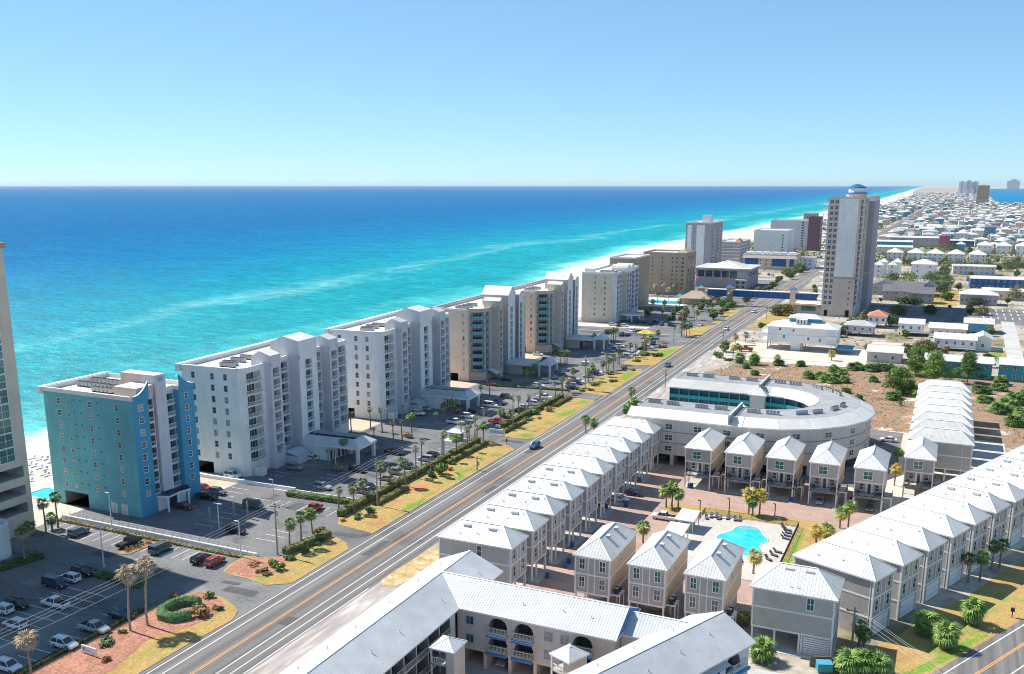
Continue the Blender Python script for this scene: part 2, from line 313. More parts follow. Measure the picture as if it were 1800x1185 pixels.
# ---------------------------------------------------------------- mesh helpers
class MB:
    def __init__(s): s.v = []; s.f = []; s.k = []; s.m = []; s.T = None; s.sm = False
    def at(s, x=0, y=0, z=0, rz=0):
        c, n = math.cos(rz), math.sin(rz); s.T = (x, y, z, c, n); return s
    def pt(s, p):
        if s.T:
            x, y, z, c, n = s.T; p = (x + p[0] * c - p[1] * n, y + p[0] * n + p[1] * c, z + p[2])
        s.v.append(p); return len(s.v) - 1
    def mi(s, m):
        if m not in s.m: s.m.append(m)
        return s.m.index(m)
    def poly(s, pts, m):
        s.f.append([s.pt(p) for p in pts]); s.k.append(s.mi(m)); return s
    def box(s, x0, y0, z0, x1, y1, z1, m, top=None, bottom=True):
        a = [s.pt(p) for p in ((x0, y0, z0), (x1, y0, z0), (x1, y1, z0), (x0, y1, z0), (x0, y0, z1), (x1, y0, z1), (x1, y1, z1), (x0, y1, z1))]
        k = s.mi(m)
        for q in ((0, 1, 5, 4), (1, 2, 6, 5), (2, 3, 7, 6), (3, 0, 4, 7)):
            s.f.append([a[i] for i in q]); s.k.append(k)
        s.f.append([a[4], a[5], a[6], a[7]]); s.k.append(s.mi(top) if top else k)
        if bottom: s.f.append([a[3], a[2], a[1], a[0]]); s.k.append(k)
        return s
    def prism(s, pts, z0, z1, m, top=None, bottom=False):
        n = len(pts); a = [s.pt((p[0], p[1], z0)) for p in pts]; b = [s.pt((p[0], p[1], z1)) for p in pts]; k = s.mi(m)
        for i in range(n):
            j = (i + 1) % n; s.f.append([a[i], a[j], b[j], b[i]]); s.k.append(k)
        s.f.append(b); s.k.append(s.mi(top) if top else k)
        if bottom: s.f.append(a[::-1]); s.k.append(k)
        return s
    def tube(s, p, q, r0, r1, n, m, cap=True):
        p = Vector(p); q = Vector(q); d = (q - p)
        if d.length < 1e-6: return s
        d.normalize(); u = d.orthogonal().normalized(); w_ = d.cross(u); k = s.mi(m)
        A = []; B = []
        for i in range(n):
            t = 2 * math.pi * i / n; e = u * math.cos(t) + w_ * math.sin(t)
            A.append(s.pt(tuple(p + e * r0))); B.append(s.pt(tuple(q + e * r1)))
        for i in range(n):
            j = (i + 1) % n; s.f.append([A[i], A[j], B[j], B[i]]); s.k.append(k)
        if cap: s.f.append(B); s.k.append(k); s.f.append(A[::-1]); s.k.append(k)
        return s
    def path(s, pts, r, n, m):
        for a, b in zip(pts, pts[1:]): s.tube(a, b, r, r, n, m, False)
        return s
    def rib(s, p, q, w_, h, m, nrm):
        """a low standing seam from p to q on a roof slope"""
        p = Vector(p); q = Vector(q); n = Vector(nrm); d = (q - p).normalized(); sd_ = d.cross(n) * w_
        k = s.mi(m); a = [s.pt(tuple(x)) for x in (p - sd_, p + n * h, p + sd_, q - sd_, q + n * h, q + sd_)]
        s.f.append([a[0], a[1], a[4], a[3]]); s.k.append(k); s.f.append([a[1], a[2], a[5], a[4]]); s.k.append(k); return s
    def build(s, name='mesh', smooth=False):
        me = bpy.data.meshes.new(name); me.from_pydata(s.v, [], s.f)
        for m in s.m: me.materials.append(mat(m))
        if len(s.m) > 1: me.polygons.foreach_set('material_index', s.k)
        if smooth: me.polygons.foreach_set('use_smooth', [True] * len(me.polygons))
        me.update(); return me

def obj(name, me, parent=None, loc=(0, 0, 0), rz=0.0, sc=None, smooth=False):
    if isinstance(me, MB): me = me.build(name, smooth)
    o = bpy.data.objects.new(name, me); COL.objects.link(o)
    o.location = (loc[0], loc[1], loc[2] if len(loc) > 2 else 0); o.rotation_euler = (0, 0, rz)
    if sc: o.scale = sc if hasattr(sc, '__len__') else (sc, sc, sc)
    if parent: o.parent = parent
    return o
def tag(o, label, cat, group=None, kind=None):
    o['label'] = label; o['category'] = cat
    if group: o['group'] = group
    if kind: o['kind'] = kind
    return o
def thing(name, label, cat, loc=(0, 0, 0), rz=0.0, group=None):
    o = obj(name, None, None, loc, rz); o.empty_display_size = 0.5
    return tag(o, label, cat, group)
def struct(name, me):
    o = obj(name, me); o['kind'] = 'structure'; return o
def sheet(name, pts, z, m):
    if m == 'grass_green':
        n = len(pts); c = (sum(p[0] for p in pts) / n, sum(p[1] for p in pts) / n); me = bpy.data.meshes.new(name)
        me.from_pydata([(p[0], p[1], z) for p in pts] + [(c[0], c[1], z)], [], [[i, (i + 1) % n, n] for i in range(n)]); me.materials.append(mat(m))
        a = me.attributes.new('core', 'FLOAT', 'POINT'); a.data.foreach_set('value', [0.0] * n + [1.1]); me.update(); return struct(name, me)
    return struct(name, MB().poly([(p[0], p[1], z) for p in pts], m))
def dup(root, loc, rz=None, label=None):
    """copy a thing with its parts and their sub-parts"""
    r = root.copy(); COL.objects.link(r); r.location = (loc[0], loc[1], loc[2] if len(loc) > 2 else 0)
    if rz is not None: r.rotation_euler = (0, 0, rz)
    if label: r['label'] = label
    for ch in list(root.children):
        c = ch.copy(); COL.objects.link(c); c.parent = r
        for g in list(ch.children):
            d = g.copy(); COL.objects.link(d); d.parent = c
    return r
CACHE = {}
def cached(key, fn):
    if key not in CACHE: CACHE[key] = fn()
    return CACHE[key]
ORD = ['first', 'second', 'third', 'fourth', 'fifth', 'sixth', 'seventh', 'eighth', 'ninth', 'tenth', 'eleventh', 'twelfth', 'thirteenth', 'fourteenth', 'fifteenth', 'sixteenth', 'seventeenth', 'eighteenth', 'nineteenth', 'twentieth'] + [str(i_) + ('st' if i_ % 10 == 1 else 'nd' if i_ % 10 == 2 else 'rd' if i_ % 10 == 3 else 'th') for i_ in range(21, 80)]

# windows: frame proud of the wall, pane set back in it; local x along the wall, -y outwards
def frame_mesh(w_, h, m, nx=1, nz=2, t=0.09):
    def mk():
        b = MB()
        b.box(-w_ / 2 - t, -0.09, -t, w_ / 2 + t, 0.02, 0, m); b.box(-w_ / 2 - t, -0.09, h, w_ / 2 + t, 0.02, h + t, m)
        b.box(-w_ / 2 - t, -0.09, 0, -w_ / 2, 0.02, h, m); b.box(w_ / 2, -0.09, 0, w_ / 2 + t, 0.02, h, m)
        for i in range(1, nx): x = -w_ / 2 + w_ * i / nx; b.box(x - 0.045, -0.07, 0, x + 0.045, 0.0, h, m, bottom=False)
        for i in range(1, nz): z = h * i / nz; b.box(-w_ / 2, -0.06, z - 0.04, w_ / 2, 0.0, z + 0.04, m, bottom=False)
        return b.build('window_frame')
    return cached(('fr', w_, h, m, nx, nz, t), mk)
def pane_mesh(w_, h, m):
    return cached(('pn', w_, h, m), lambda: MB().poly([(-w_ / 2, -0.03, 0), (w_ / 2, -0.03, 0), (w_ / 2, -0.03, h), (-w_ / 2, -0.03, h)], m).build('pane'))
def window(parent, x, y, z, ang, w_, h, fm='trim', gm='glass_dark', nx=1, nz=2, name='window', t=0.09):
    o = obj(name, frame_mesh(w_, h, fm, nx, nz, t), parent, (x, y, z), ang)
    obj('pane', pane_mesh(w_, h, gm), o)
    return o
def rail_mesh(w_, h, m, side=0.0, style='bars', bar=0.28, curve=0.0):
    """railing along x with optional returns of length `side` running back (+y)"""
    def mk():
        b = MB()
        n = 6 if curve else 1
        P_ = [(-w_ / 2 + w_ * i / n, -curve * (1 - (2 * i / n - 1) ** 2)) for i in range(n + 1)]
        if side: P_ = [(-w_ / 2, side)] + P_ + [(w_ / 2, side)]
        for (ax, ay), (bx, by) in zip(P_, P_[1:]):
            L = math.hypot(bx - ax, by - ay); an = math.atan2(by - ay, bx - ax); b.at(ax, ay, 0, an)
            b.box(0, -0.04, h - 0.1, L, 0.04, h, m); b.box(0, -0.03, 0.05, L, 0.03, 0.14, m)
            if style == 'panel': b.box(0, -0.02, 0.14, L, 0.02, h - 0.1, m)
            else:
                k = max(1, int(L / bar))
                for i in range(k + 1): b.box(L * i / k - 0.025, -0.02, 0.14, L * i / k + 0.025, 0.02, h - 0.1, m, bottom=False)
        b.T = None; return b.build('railing')
    return cached(('rl', w_, h, m, side, style, bar, curve), mk)

def facade(b, p, q, z0, z1, m, cols=(), back='dark_recess', depth=1.3, side=None, arch=False):
    """wall from p to q (outside on the right hand) with real recesses; cols = [(a, b, [(za, zb), ...]), ...]"""
    L = math.hypot(q[0] - p[0], q[1] - p[1]); an = math.atan2(q[1] - p[1], q[0] - p[0]); T0 = b.T
    if T0: raise ValueError('nested')
    b.at(p[0], p[1], 0, an); side = side or m
    ops_ = [(a, c) + tuple(o) for (a, c, ops) in cols for o in ops]          # (a, c, za, zb[, depth[, back]])
    xs = sorted(set([0.0, L] + [o[0] for o in ops_] + [o[1] for o in ops_])); zs = sorted(set([z0, z1] + [o[2] for o in ops_] + [o[3] for o in ops_]))
    for xa, xb in zip(xs, xs[1:]):
        run = None
        for za, zb in list(zip(zs, zs[1:])) + [(z1, None)]:
            solid = zb is not None and not any(o[0] < (xa + xb) / 2 < o[1] and o[2] < (za + zb) / 2 < o[3] for o in ops_)
            if solid and run is None: run = za
            if not solid and run is not None:
                b.poly([(xa, 0, run), (xb, 0, run), (xb, 0, za), (xa, 0, za)], m); run = None
    for o in ops_:
        a, c, za, zb = o[:4]; D = o[4] if len(o) > 4 else depth; bk = o[5] if len(o) > 5 else back; sd_ = m if len(o) > 4 else side
        b.poly([(a, 0, za), (a, D, za), (c, D, za), (c, 0, za)], sd_)
        if arch:
            n = 10; r = (c - a) / 2; zc = zb - r * 0.8; xq = [a + (c - a) * i / n for i in range(n + 1)]
            zz = [zc + 0.8 * r * math.sqrt(max(0, 1 - ((xx - a - r) / r) ** 2)) for xx in xq]
            for i in range(n):
                b.poly([(xq[i], 0, zz[i]), (xq[i + 1], 0, zz[i + 1]), (xq[i + 1], 0, zb), (xq[i], 0, zb)], m)
                b.poly([(xq[i], 0, zz[i]), (xq[i], D, zz[i]), (xq[i + 1], D, zz[i + 1]), (xq[i + 1], 0, zz[i + 1])], sd_)
        else: b.poly([(a, 0, zb), (c, 0, zb), (c, D, zb), (a, D, zb)], sd_)
        b.poly([(a, 0, za), (a, 0, zb), (a, D, zb), (a, D, za)], sd_); b.poly([(c, 0, za), (c, D, za), (c, D, zb), (c, 0, zb)], sd_)
        b.poly([(a, D, za), (c, D, za), (c, D, zb), (a, D, zb)], bk)
    b.T = None
    return an

def hip_roof(x0, y0, x1, y1, ze, zr, m, rib=0.6, inset=None, th=0.22, fascia='trim', gable=None):
    """hipped (or gabled) metal roof with standing seams, ridge along the longer side"""
    b = MB(); along_x = (x1 - x0) >= (y1 - y0)
    if gable is not None: ins = 0.0
    else: ins = inset if inset is not None else min(x1 - x0, y1 - y0) / 2
    cx, cy = (x0 + x1) / 2, (y0 + y1) / 2
    if along_x: A, B = (x0 + ins, cy, zr), (x1 - ins, cy, zr)
    else: A, B = (cx, y0 + ins, zr), (cx, y1 - ins, zr)
    c = [(x0, y0, ze), (x1, y0, ze), (x1, y1, ze), (x0, y1, ze)]
    if along_x: sl_ = [(c[0], c[1], B, A), (c[2], c[3], A, B)]; en = [(c[1], c[2], B), (c[3], c[0], A)]
    else: sl_ = [(c[1], c[2], B, A), (c[3], c[0], A, B)]; en = [(c[0], c[1], A), (c[2], c[3], B)]
    for q in sl_: b.poly(q, m)
    for q in en: b.poly(q, m if gable is None else gable)
    for i in range(4):
        a, d = c[i], c[(i + 1) % 4]; b.poly([(a[0], a[1], ze - th), (d[0], d[1], ze - th), d, a], fascia)
    b.poly([(p[0], p[1], ze - th) for p in c[::-1]], fascia)
    if rib:
        for q in sl_ + (en if gable is None else []):
            p0, p1 = Vector(q[0]), Vector(q[1]); e = p1 - p0; L = e.length; e.normalize()
            top = [Vector(v) for v in q[2:]]; nrm = (p1 - p0).cross(top[0] - p0).normalized()
            up = nrm.cross(e).normalized()
            tl = [((v - p0).dot(e), (v - p0).dot(up)) for v in top]
            t1, h1 = tl[0]; t0, h0 = tl[-1]
            n = int(L / rib)
            for i in range(1, n):
                s_ = L * i / n
                if s_ < t0: hh = h0 * s_ / t0
                elif s_ > t1: hh = h1 * (L - s_) / (L - t1)
                else: hh = h0
                if hh > 0.3: b.rib(p0 + e * s_, p0 + e * s_ + up * hh, 0.04, 0.035, m, nrm)
        b.rib(A, B, 0.18, 0.05, fascia, (0, 0, 1))
        if gable is None:
            prs = ((c[0], A), (c[1], B), (c[2], B), (c[3], A)) if along_x else ((c[0], A), (c[1], A), (c[2], B), (c[3], B))
            for a, d in prs: b.rib(a, d, 0.12, 0.06, fascia, (0, 0, 1))
    return b

# ================================================================ THE SETTING
SHORE = [(-6000, -237), (0, -236), (183, -238), (400, -255), (650, -280), (807, -306), (1000, -330), (1230, -334), (1706, -324), (2642, -326), (5028, -345), (10568, -489), (17243, -672), (27000, -900), (60000, -1700)]
def lerp_tab(tab, v):
    for (a, ua), (b_, ub) in zip(tab, tab[1:]):
        if v <= b_: return ua + (ub - ua) * (v - a) / (b_ - a)
    return tab[-1][1]
VROWS = [-6000, -1000, -200, 0, 60, 120, 183, 240, 300, 400, 500, 650, 720, 807, 900, 1000, 1100, 1230, 1450, 1706, 2100, 2642, 3500, 5028, 7500, 10568, 14000, 17243, 27000, 45000, 60000]
def make_sea():
    D = [-14, 0, 6, 14, 25, 40, 60, 90, 120, 150, 190, 250, 330, 450, 600, 900, 1500, 3000, 6000, 15000, 30000, 60000]
    vs = []; at = []; fs = []; n = len(D)
    for v in VROWS:
        u0 = lerp_tab(SHORE, v)
        for d in D: vs.append((u0 - d, v, -0.3)); at.append(max(0.0, d))
    for i in range(len(VROWS) - 1):
        for j in range(n - 1): fs.append([i * n + j, (i + 1) * n + j, (i + 1) * n + j + 1, i * n + j + 1])
    me = bpy.data.meshes.new('sea'); me.from_pydata(vs, [], fs); me.materials.append(mat('sea'))
    a = me.attributes.new('offshore', 'FLOAT', 'POINT'); a.data.foreach_set('value', at); me.update(); return me
struct('sea', make_sea())
BEACH_IN = [(-6000, -188), (560, -188), (640, -198), (900, -232), (1168, -244), (1711, -232), (2876, -226), (4190, -236), (7016, -270), (12536, -487), (17045, -620), (90000, -2300)]
b = MB(); k = []
for v in VROWS:
    s_, i_ = lerp_tab(SHORE, v), lerp_tab(BEACH_IN, v)
    k.append([(s_ - 10, v, -0.75), (s_ + 2, v, -0.22), (s_ + 12, v, 0.03), (i_ - 6, v, 0.05), (i_ + 2, v, -0.01)])
for r0, r1 in zip(k, k[1:]):
    for j in range(4): b.poly([r0[j], r0[j + 1], r1[j + 1], r1[j]], 'beach_sand')
struct('beach', b)
LAND_R = [(-6000, 9000), (3900, 9000), (4000, 235), (4360, 150), (7790, 205), (9000, 160), (14000, 60), (17500, 440), (20500, 500), (20600, 9000), (27000, 9000)]
b = MB(); rows = [v for v in VROWS if v <= 17243] + [3900, 4000, 4360, 7790, 9000, 20500, 20600, 24000]; rows.sort()
for v0, v1 in zip(rows, rows[1:]):
    b.poly([(lerp_tab(BEACH_IN, v0) - 3, v0, 0), (lerp_tab(LAND_R, v0), v0, 0), (lerp_tab(LAND_R, v1), v1, 0), (lerp_tab(BEACH_IN, v1) - 3, v1, 0)], 'land')
struct('ground', b)
me = MB().poly([(100, 3950, -0.3), (9000, 3950, -0.3), (9000, 20600, -0.3), (40, 20600, -0.3)], 'sea').build('bay')
a_ = me.attributes.new('offshore', 'FLOAT', 'POINT'); a_.data.foreach_set('value', [420.0] * 4); struct('bay_water', me)

# highway: offsets across a gently bending centre line
ROAD = [(-600, -99.4), (60, -99.4), (260, -99.7), (306, -100.4), (474, -103.8), (616, -104.6), (888, -107.0), (1552, -98.4), (5154, -73.5), (9000, -60)]
def ribbon(name, o0, o1, z, m, v0=-300, v1=5200):
    vs = sorted(set([v0, v1] + [v for v, u in ROAD if v0 < v < v1])); b = MB()
    for a, c in zip(vs, vs[1:]):
        ua, uc = lerp_tab(ROAD, a), lerp_tab(ROAD, c)
        b.poly([(ua + o0, a, z), (ua + o1, a, z), (uc + o1, c, z), (uc + o0, c, z)], m)
    return struct(name, b)
sheet('parking_lot', [(-184, -60), (-92, -60), (-96, 760), (-170, 760), (-184, 600)], 0.02, 'asphalt')
ribbon('road_shoulder', 6.9, 16.5, 0.03, 'shoulder', -200, 420)
ribbon('highway', -7.4, 7.6, 0.045, 'asphalt_road')
for nm, o, wd, m, v1 in (('road_marking', -4.1, .17, 'line_white', 1600), ('road_marking', -6.2, .17, 'line_white', 1600), ('road_marking', -0.17, .15, 'line_orange', 1600),
                     ('road_marking', 0.22, .15, 'line_orange', 1600), ('road_marking', 3.4, .17, 'line_white', 1600), ('road_marking', 5.4, .17, 'line_white', 1600), ('road_marking', 7.25, .18, 'line_white', 137)):
    ribbon(nm, o - wd / 2, o + wd / 2, 0.06, m, -60, v1)
# darker tar patches in the carriageway and drives
for (u_, v0_, w_, l_) in ((-101.6, 84, 2.2, 5), (-97.2, 118, 2.4, 3.4), (-101.8, 150, 1.8, 9), (-97.0, 196, 2.0, 6), (-102.0, 232, 2.2, 4), (-98.0, 270, 2.3, 8), (-113, 124.6, 7, 2.6), (-117, 127.4, 4, 1.4), (-112, 157, 6, 2.2), (-111, 240.5, 7, 2.4), (-133, 166, 3, 5), (-150, 127, 5, 3), (-131, 205, 2.4, 8), (-133, 262, 3, 6)):
    sheet('asphalt_patch', [(u_ - w_ / 2, v0_), (u_ + w_ / 2, v0_ + .3), (u_ + w_ / 2 - .2, v0_ + l_), (u_ - w_ / 2 + .1, v0_ + l_ - .2)], 0.052, 'tar_patch')
# second road, lower right
c27, s27 = math.cos(R(27)), math.sin(R(27))
def r2(s_, o): return (5.0 + s27 * s_ + c27 * o, 147.4 + c27 * s_ - s27 * o)
def strip2(name, o0, o1, z, m, a=-90, c=110): return sheet(name, [r2(a, o0), r2(a, o1), r2(c, o1), r2(c, o0)], z, m)
strip2('side_road', -1.1, 8.4, 0.045, 'asphalt_road')
strip2('road_marking', -0.1, 0.1, 0.06, 'line_white'); strip2('road_marking', 2.9, 3.05, 0.06, 'line_orange'); strip2('road_marking', 3.2, 3.35, 0.06, 'line_orange'); strip2('road_marking', 6.3, 6.5, 0.06, 'line_white')

# raised verge beds along the highway: kerb, grass, mulch
def bed(name, pts, m, kerb='kerb', z=0.13):
    b = MB(); b.prism(pts, 0.0, z, kerb, m); return struct(name, b)
bed('verge', [(-106.8, -60), (-106.8, 106), (-106.2, 115.9), (-107.9, 119.3), (-110.4, 120.8), (-114, 122.3), (-119.3, 123.1), (-121.8, 119), (-122.4, 112), (-122.4, -60)], 'grass')
sheet('mulch_bed', [(-122.2, -60), (-111.8, -60), (-111.5, 95), (-112.7, 100.5), (-113.9, 104.4), (-112.6, 108), (-110.8, 111), (-110.2, 115.5), (-110.7, 119.4), (-113.5, 121.4), (-119.3, 122.6), (-121.5, 118), (-122.2, 112)], 0.15, 'mulch')
bed('verge', [(-106.6, 132.6), (-106.7, 151.6), (-109, 154.2), (-112.1, 155.8), (-115.3, 156.2), (-116.6, 142.2), (-118.2, 141), (-123.6, 139.6), (-123.1, 134.1), (-122, 131.5), (-119, 130.9), (-115.6, 130.9), (-110.4, 129.9)], 'grass', 'kerb_yellow')
sheet('mulch_bed', [(-121.9, 131.8), (-123.2, 139), (-118.2, 140.6), (-115.5, 142), (-113.4, 141), (-112.6, 134), (-115.6, 131.3)], 0.15, 'mulch')
bed('verge', [(-107.0, 161.0), (-106.9, 230), (-106.6, 233.3), (-109.5, 236.6), (-113.7, 238.0), (-120.8, 237.5), (-121.4, 200), (-120.8, 169), (-118.4, 164.9), (-117, 162.6)], 'grass')
sheet('grass_patch', [(-108.6, 173.0), (-110.2, 179.5), (-109.4, 184), (-107.9, 189.5), (-106.9, 187), (-106.9, 174)], 0.15, 'grass_green')
sheet('brick_patch', [(-114.6, 188.8), (-115.9, 193.7), (-113.2, 196.3), (-111.7, 191.0)], 0.155, 'terracotta')
sheet('grass_patch', [(-112.5, 208.0), (-110.3, 206.8), (-108.7, 203.2), (-107.0, 199.1), (-106.9, 204.8), (-108.6, 207.1), (-110.9, 209.1)], 0.15, 'grass_green')
sheet('grass_patch', [(-112.4, 223.0), (-110.3, 224.1), (-109.0, 219.2), (-110.8, 218.4)], 0.15, 'grass_green')
bed('verge', [(-112.4, 245), (-108.2, 245.4), (-106.4, 248), (-106.9, 299), (-107.4, 302), (-113.5, 303), (-121.4, 303), (-122.4, 253), (-119.5, 247)], 'grass')
sheet('grass_patch', [(-112.3, 276.1), (-111.2, 281.8), (-107.8, 291.4), (-107.0, 289.0), (-107.0, 275.7), (-109.9, 273.3)], 0.15, 'grass_green')
sheet('grass_patch', [(-113.6, 246.3), (-109, 246.6), (-107.5, 250), (-110.5, 252), (-113.4, 250)], 0.15, 'grass_green')
sheet('grass_patch', [(-112.8, 294), (-108, 296), (-108, 301), (-112.5, 302)], 0.15, 'grass_green')
bed('verge', [(-106.8, 311), (-107.2, 352), (-108.6, 362.6), (-110.2, 364.4), (-115.4, 357), (-119.5, 345), (-120, 313.5), (-113, 312)], 'grass')
sheet('grass_patch', [(-107.6, 334), (-108, 352), (-109.2, 361.8), (-113.6, 352), (-113, 340)], 0.15, 'grass_green')
bed('verge', [(-107.2, 374), (-108.2, 425), (-109.4, 428), (-116.5, 413), (-121, 405), (-121, 373), (-114, 371.5)], 'grass')
sheet('grass_patch', [(-107.7, 386), (-108.3, 420), (-109.2, 426), (-115.7, 411), (-113.5, 392)], 0.15, 'grass_green')
bed('verge', [(-109.4, 461), (-110.5, 500), (-117.5, 490), (-121, 470), (-116, 458)], 'grass')
bed('verge', [(-109.6, 506), (-110.6, 521), (-113.5, 519), (-115, 508)], 'grass')
bed('verge', [(-110.2, 531), (-111.5, 575), (-117, 571), (-118, 540)], 'grass')
bed('verge', [(-93.6, 505), (-92.6, 560), (-80, 562), (-80, 512)], 'grass')
# paved and sandy pads between the condominiums
for nm, pts, m in (('sand_pad', [(-180, 169.5), (-157, 169.5), (-157, 180.5), (-180, 180.5)], 'sand_tan'), ('sand_pad', [(-180, 233.2), (-157.5, 233.2), (-157.5, 245.5), (-180, 245.5)], 'sand_tan'),
                   ('sand_pad', [(-180, 299), (-157, 299), (-157, 311.5), (-180, 311.5)], 'sand_tan'), ('sand_pad', [(-181, 365), (-158, 365), (-158, 378), (-181, 378)], 'sand_tan'),
                   ('sand_pad', [(-184, 466), (-140, 472), (-140, 478), (-184, 480)], 'sand_pale'), ('sand_pad', [(-190, 560), (-150, 565), (-140, 610), (-190, 612)], 'pale_concrete'),
                   ('sand_pad', [(-190, 128), (-176, 128), (-176, 147), (-190, 147)], 'sand_pale')):
    sheet(nm, pts, 0.035, m)
for v_, u0, u1 in ((177.6, -146, -121), (178.6, -176, -146)):
    sheet('walkway', [(u0, v_ - 0.9), (u1, v_ - 0.9), (u1, v_ + 0.6), (u0, v_ + 0.6)], 0.05, 'pale_concrete')

# parking bay lines
def line(u0, v0, u1, v1, w_=0.14, m='line_white', z=0.034):
    L = math.hypot(u1 - u0, v1 - v0); nx, ny = -(v1 - v0) / L * w_ / 2, (u1 - u0) / L * w_ / 2
    return [(u0 + nx, v0 + ny, z), (u0 - nx, v0 - ny, z), (u1 - nx, v1 - ny, z), (u1 + nx, v1 + ny, z)]
def bays(rows):
    b = MB()
    for (u0, v0, du, dv, n, su, sv) in rows:
        for i in range(n): b.poly(line(u0 + su * i, v0 + sv * i, u0 + su * i + du, v0 + sv * i + dv), 'line_white')
    return struct('parking_marking', b)
bays([(-128.6, 78, 5.4, 0, 13, 0, 2.75), (-144.2, 78, 10.8, 0, 14, 0, 2.75), (-172, 132.6, 0, 5.4, 17, 2.75, 0)])
bays([(-128, 148.5, 5.2, 0, 3, 0, 2.75), (-146, 150, 5.2, 0, 8, 0, 2.75), (-139, 171, 0, -5.2, 7, 2.75, 0), (-156, 168, 5.2, 0, 3, 0, 2.75)])
bays([(-127, 182, 5.2, 0, 18, 0, 2.75), (-141, 184, 5.2, 0, 7, 0, 2.75), (-141, 217, 5.2, 0, 5, 0, 2.75), (-155, 186, 5.0, 0, 5, 0, 2.75)])
bays([(-127, 252, 5.2, 0, 18, 0, 2.75), (-142, 252, 5.2, 0, 6, 0, 2.75), (-142, 284, 5.2, 0, 6, 0, 2.75)])
bays([(-126, 316, 5.2, 0, 16, 0, 2.75), (-140, 318, 5.2, 0, 4, 0, 2.75), (-140, 340, 5.2, 0, 8, 0, 2.75), (-126, 382, 5.2, 0, 12, 0, 2.75), (-150, 480, 0, 5, 14, 2.75, 0)])
b = MB(); b.poly(line(-138.8, 78, -138.8, 114), 'line_white'); struct('parking_marking', b)

# ground of the cottage complex and what lies beyond
sheet('complex_ground', [(-84, 136), (-24, 136), (12, 196), (24, 222), (14, 335), (-12, 335), (-12, 262), (-20, 240), (-84, 240)], 0.02, 'sand_pale')
sheet('paver_road', [(-67, 138), (-24.5, 138), (-24.5, 166), (-8, 178), (-8, 224), (-20, 239), (-67, 239)], 0.04, 'paver')
sheet('car_court', [(-79, 236.6), (-12, 238), (-8, 262), (-8, 300), (-79, 300)], 0.03, 'asphalt')
sheet('driveway_apron', [(9, 256), (19, 256), (19, 300), (9, 300)], 0.03, 'concrete')
sheet('field', [(-83, 301), (-78, 400), (-30, 406), (-8, 404), (60, 400), (60, 300), (19.5, 300), (19.5, 258), (60, 240), (60, 300), (-10, 301)], 0.025, 'scrub')
sheet('sand_street', [(-90, 399), (-30, 404), (-30, 412), (-90, 410)], 0.04, 'sand_pale')
sheet('building_plot', [(-90, 412), (-28, 412), (-28, 452), (-90, 452)], 0.035, 'sand_pale')
sheet('sand_street', [(-30, 470), (26, 474), (26, 481), (-30, 477)], 0.04, 'sand_pale')
sheet('back_street', [(25.5, 420), (32, 420), (34.5, 580), (28, 580)], 0.045, 'concrete')
sheet('lawn', [(18, 440), (25, 440), (26, 476), (16, 470)], 0.04, 'grass_green')
sheet('back_parking', [(-60, 562), (60, 572), (62, 640), (-60, 628)], 0.035, 'asphalt')
b = MB()
for i in range(9):
    for r_ in (594, 612, 630): b.poly(line(20 + i * 3.6, r_ - 4.5, 20 + i * 3.6, r_ + 4.5, 0.5, z=0.05), 'line_white')
struct('parking_marking', b)
sheet('lawn', [(-8, 645), (6, 645), (8, 735), (-8, 735)], 0.04, 'grass')
sheet('lawn', [(-4, 690), (4, 690), (5, 730), (-4, 730)], 0.055, 'grass_green')
# bottom centre: courtyard paving
sheet('courtyard_paving', [(-80, 60), (-5, 60), (-5, 137), (-80, 137)], 0.03, 'concrete')
bed('verge', [(-92.0, 141), (-90.6, 139.2), (-88.0, 139.6), (-86.5, 150), (-86.8, 156), (-90.2, 160), (-91.4, 158.7), (-92.1, 146)], 'weedy_sand', 'sand_pale', 0.09)
bed('verge', [(-90.6, 240), (-84, 236), (-79.5, 240), (-80, 300), (-91, 300)], 'grass', 'sand_pale', 0.07)
# lawns between the right-hand houses and the side road
sheet('lawn', [r2(-60, -1.2), r2(95, -1.2), r2(95, -12.5), r2(60, -12.0), r2(45, -12.8), r2(30, -11.5), r2(18, -12.2), r2(6, -11), r2(-4, -11.6), r2(-60, -9.5)], 0.03, 'grass')
sheet('grass_patch', [r2(-14, -1.4), r2(22, -1.4), r2(20, -4.2), r2(8, -3.2), r2(-10, -4.4)], 0.042, 'grass_green')
# pool, deck and strip of lawn round it
sheet('pool_lawn', [(-55.6, 203), (-53.5, 208.4), (-18, 208.8), (-17, 192), (-24, 176), (-26, 172), (-26, 176), (-24.5, 203.8), (-45.5, 204.4), (-46, 199), (-50, 199.4)], 0.06, 'grass')
sheet('grass_patch', [(-24.6, 177), (-22.8, 178), (-22.6, 203), (-24.4, 203)], 0.075, 'grass_green')
b = MB(); b.prism([(-49.2, 170), (-49, 190), (-45.6, 196), (-45.2, 203.3), (-24.9, 203.0), (-24.9, 170)], 0.0, 0.16, 'pool_deck_stone'); struct('pool_deck', b)
POOL = [(-39.6, 189.6), (-39.2, 191.6), (-38.2, 193.2), (-37.3, 195.0), (-37.1, 197.2), (-36.4, 198.8), (-34.6, 199.5), (-32.8, 198.9), (-31.7, 197.3), (-30.9, 195.0), (-29.6, 193.2), (-29.4, 191.7), (-30.3, 190.0), (-30.4, 188.0), (-29.4, 186.0), (-28.9, 183.9), (-29.8, 182.2), (-31.6, 181.8), (-33.4, 183.0), (-35.0, 185.6), (-37.2, 187.0), (-38.9, 188.0)]
cx_, cy_ = -33.8, 190.8
b = MB()
n = len(POOL)
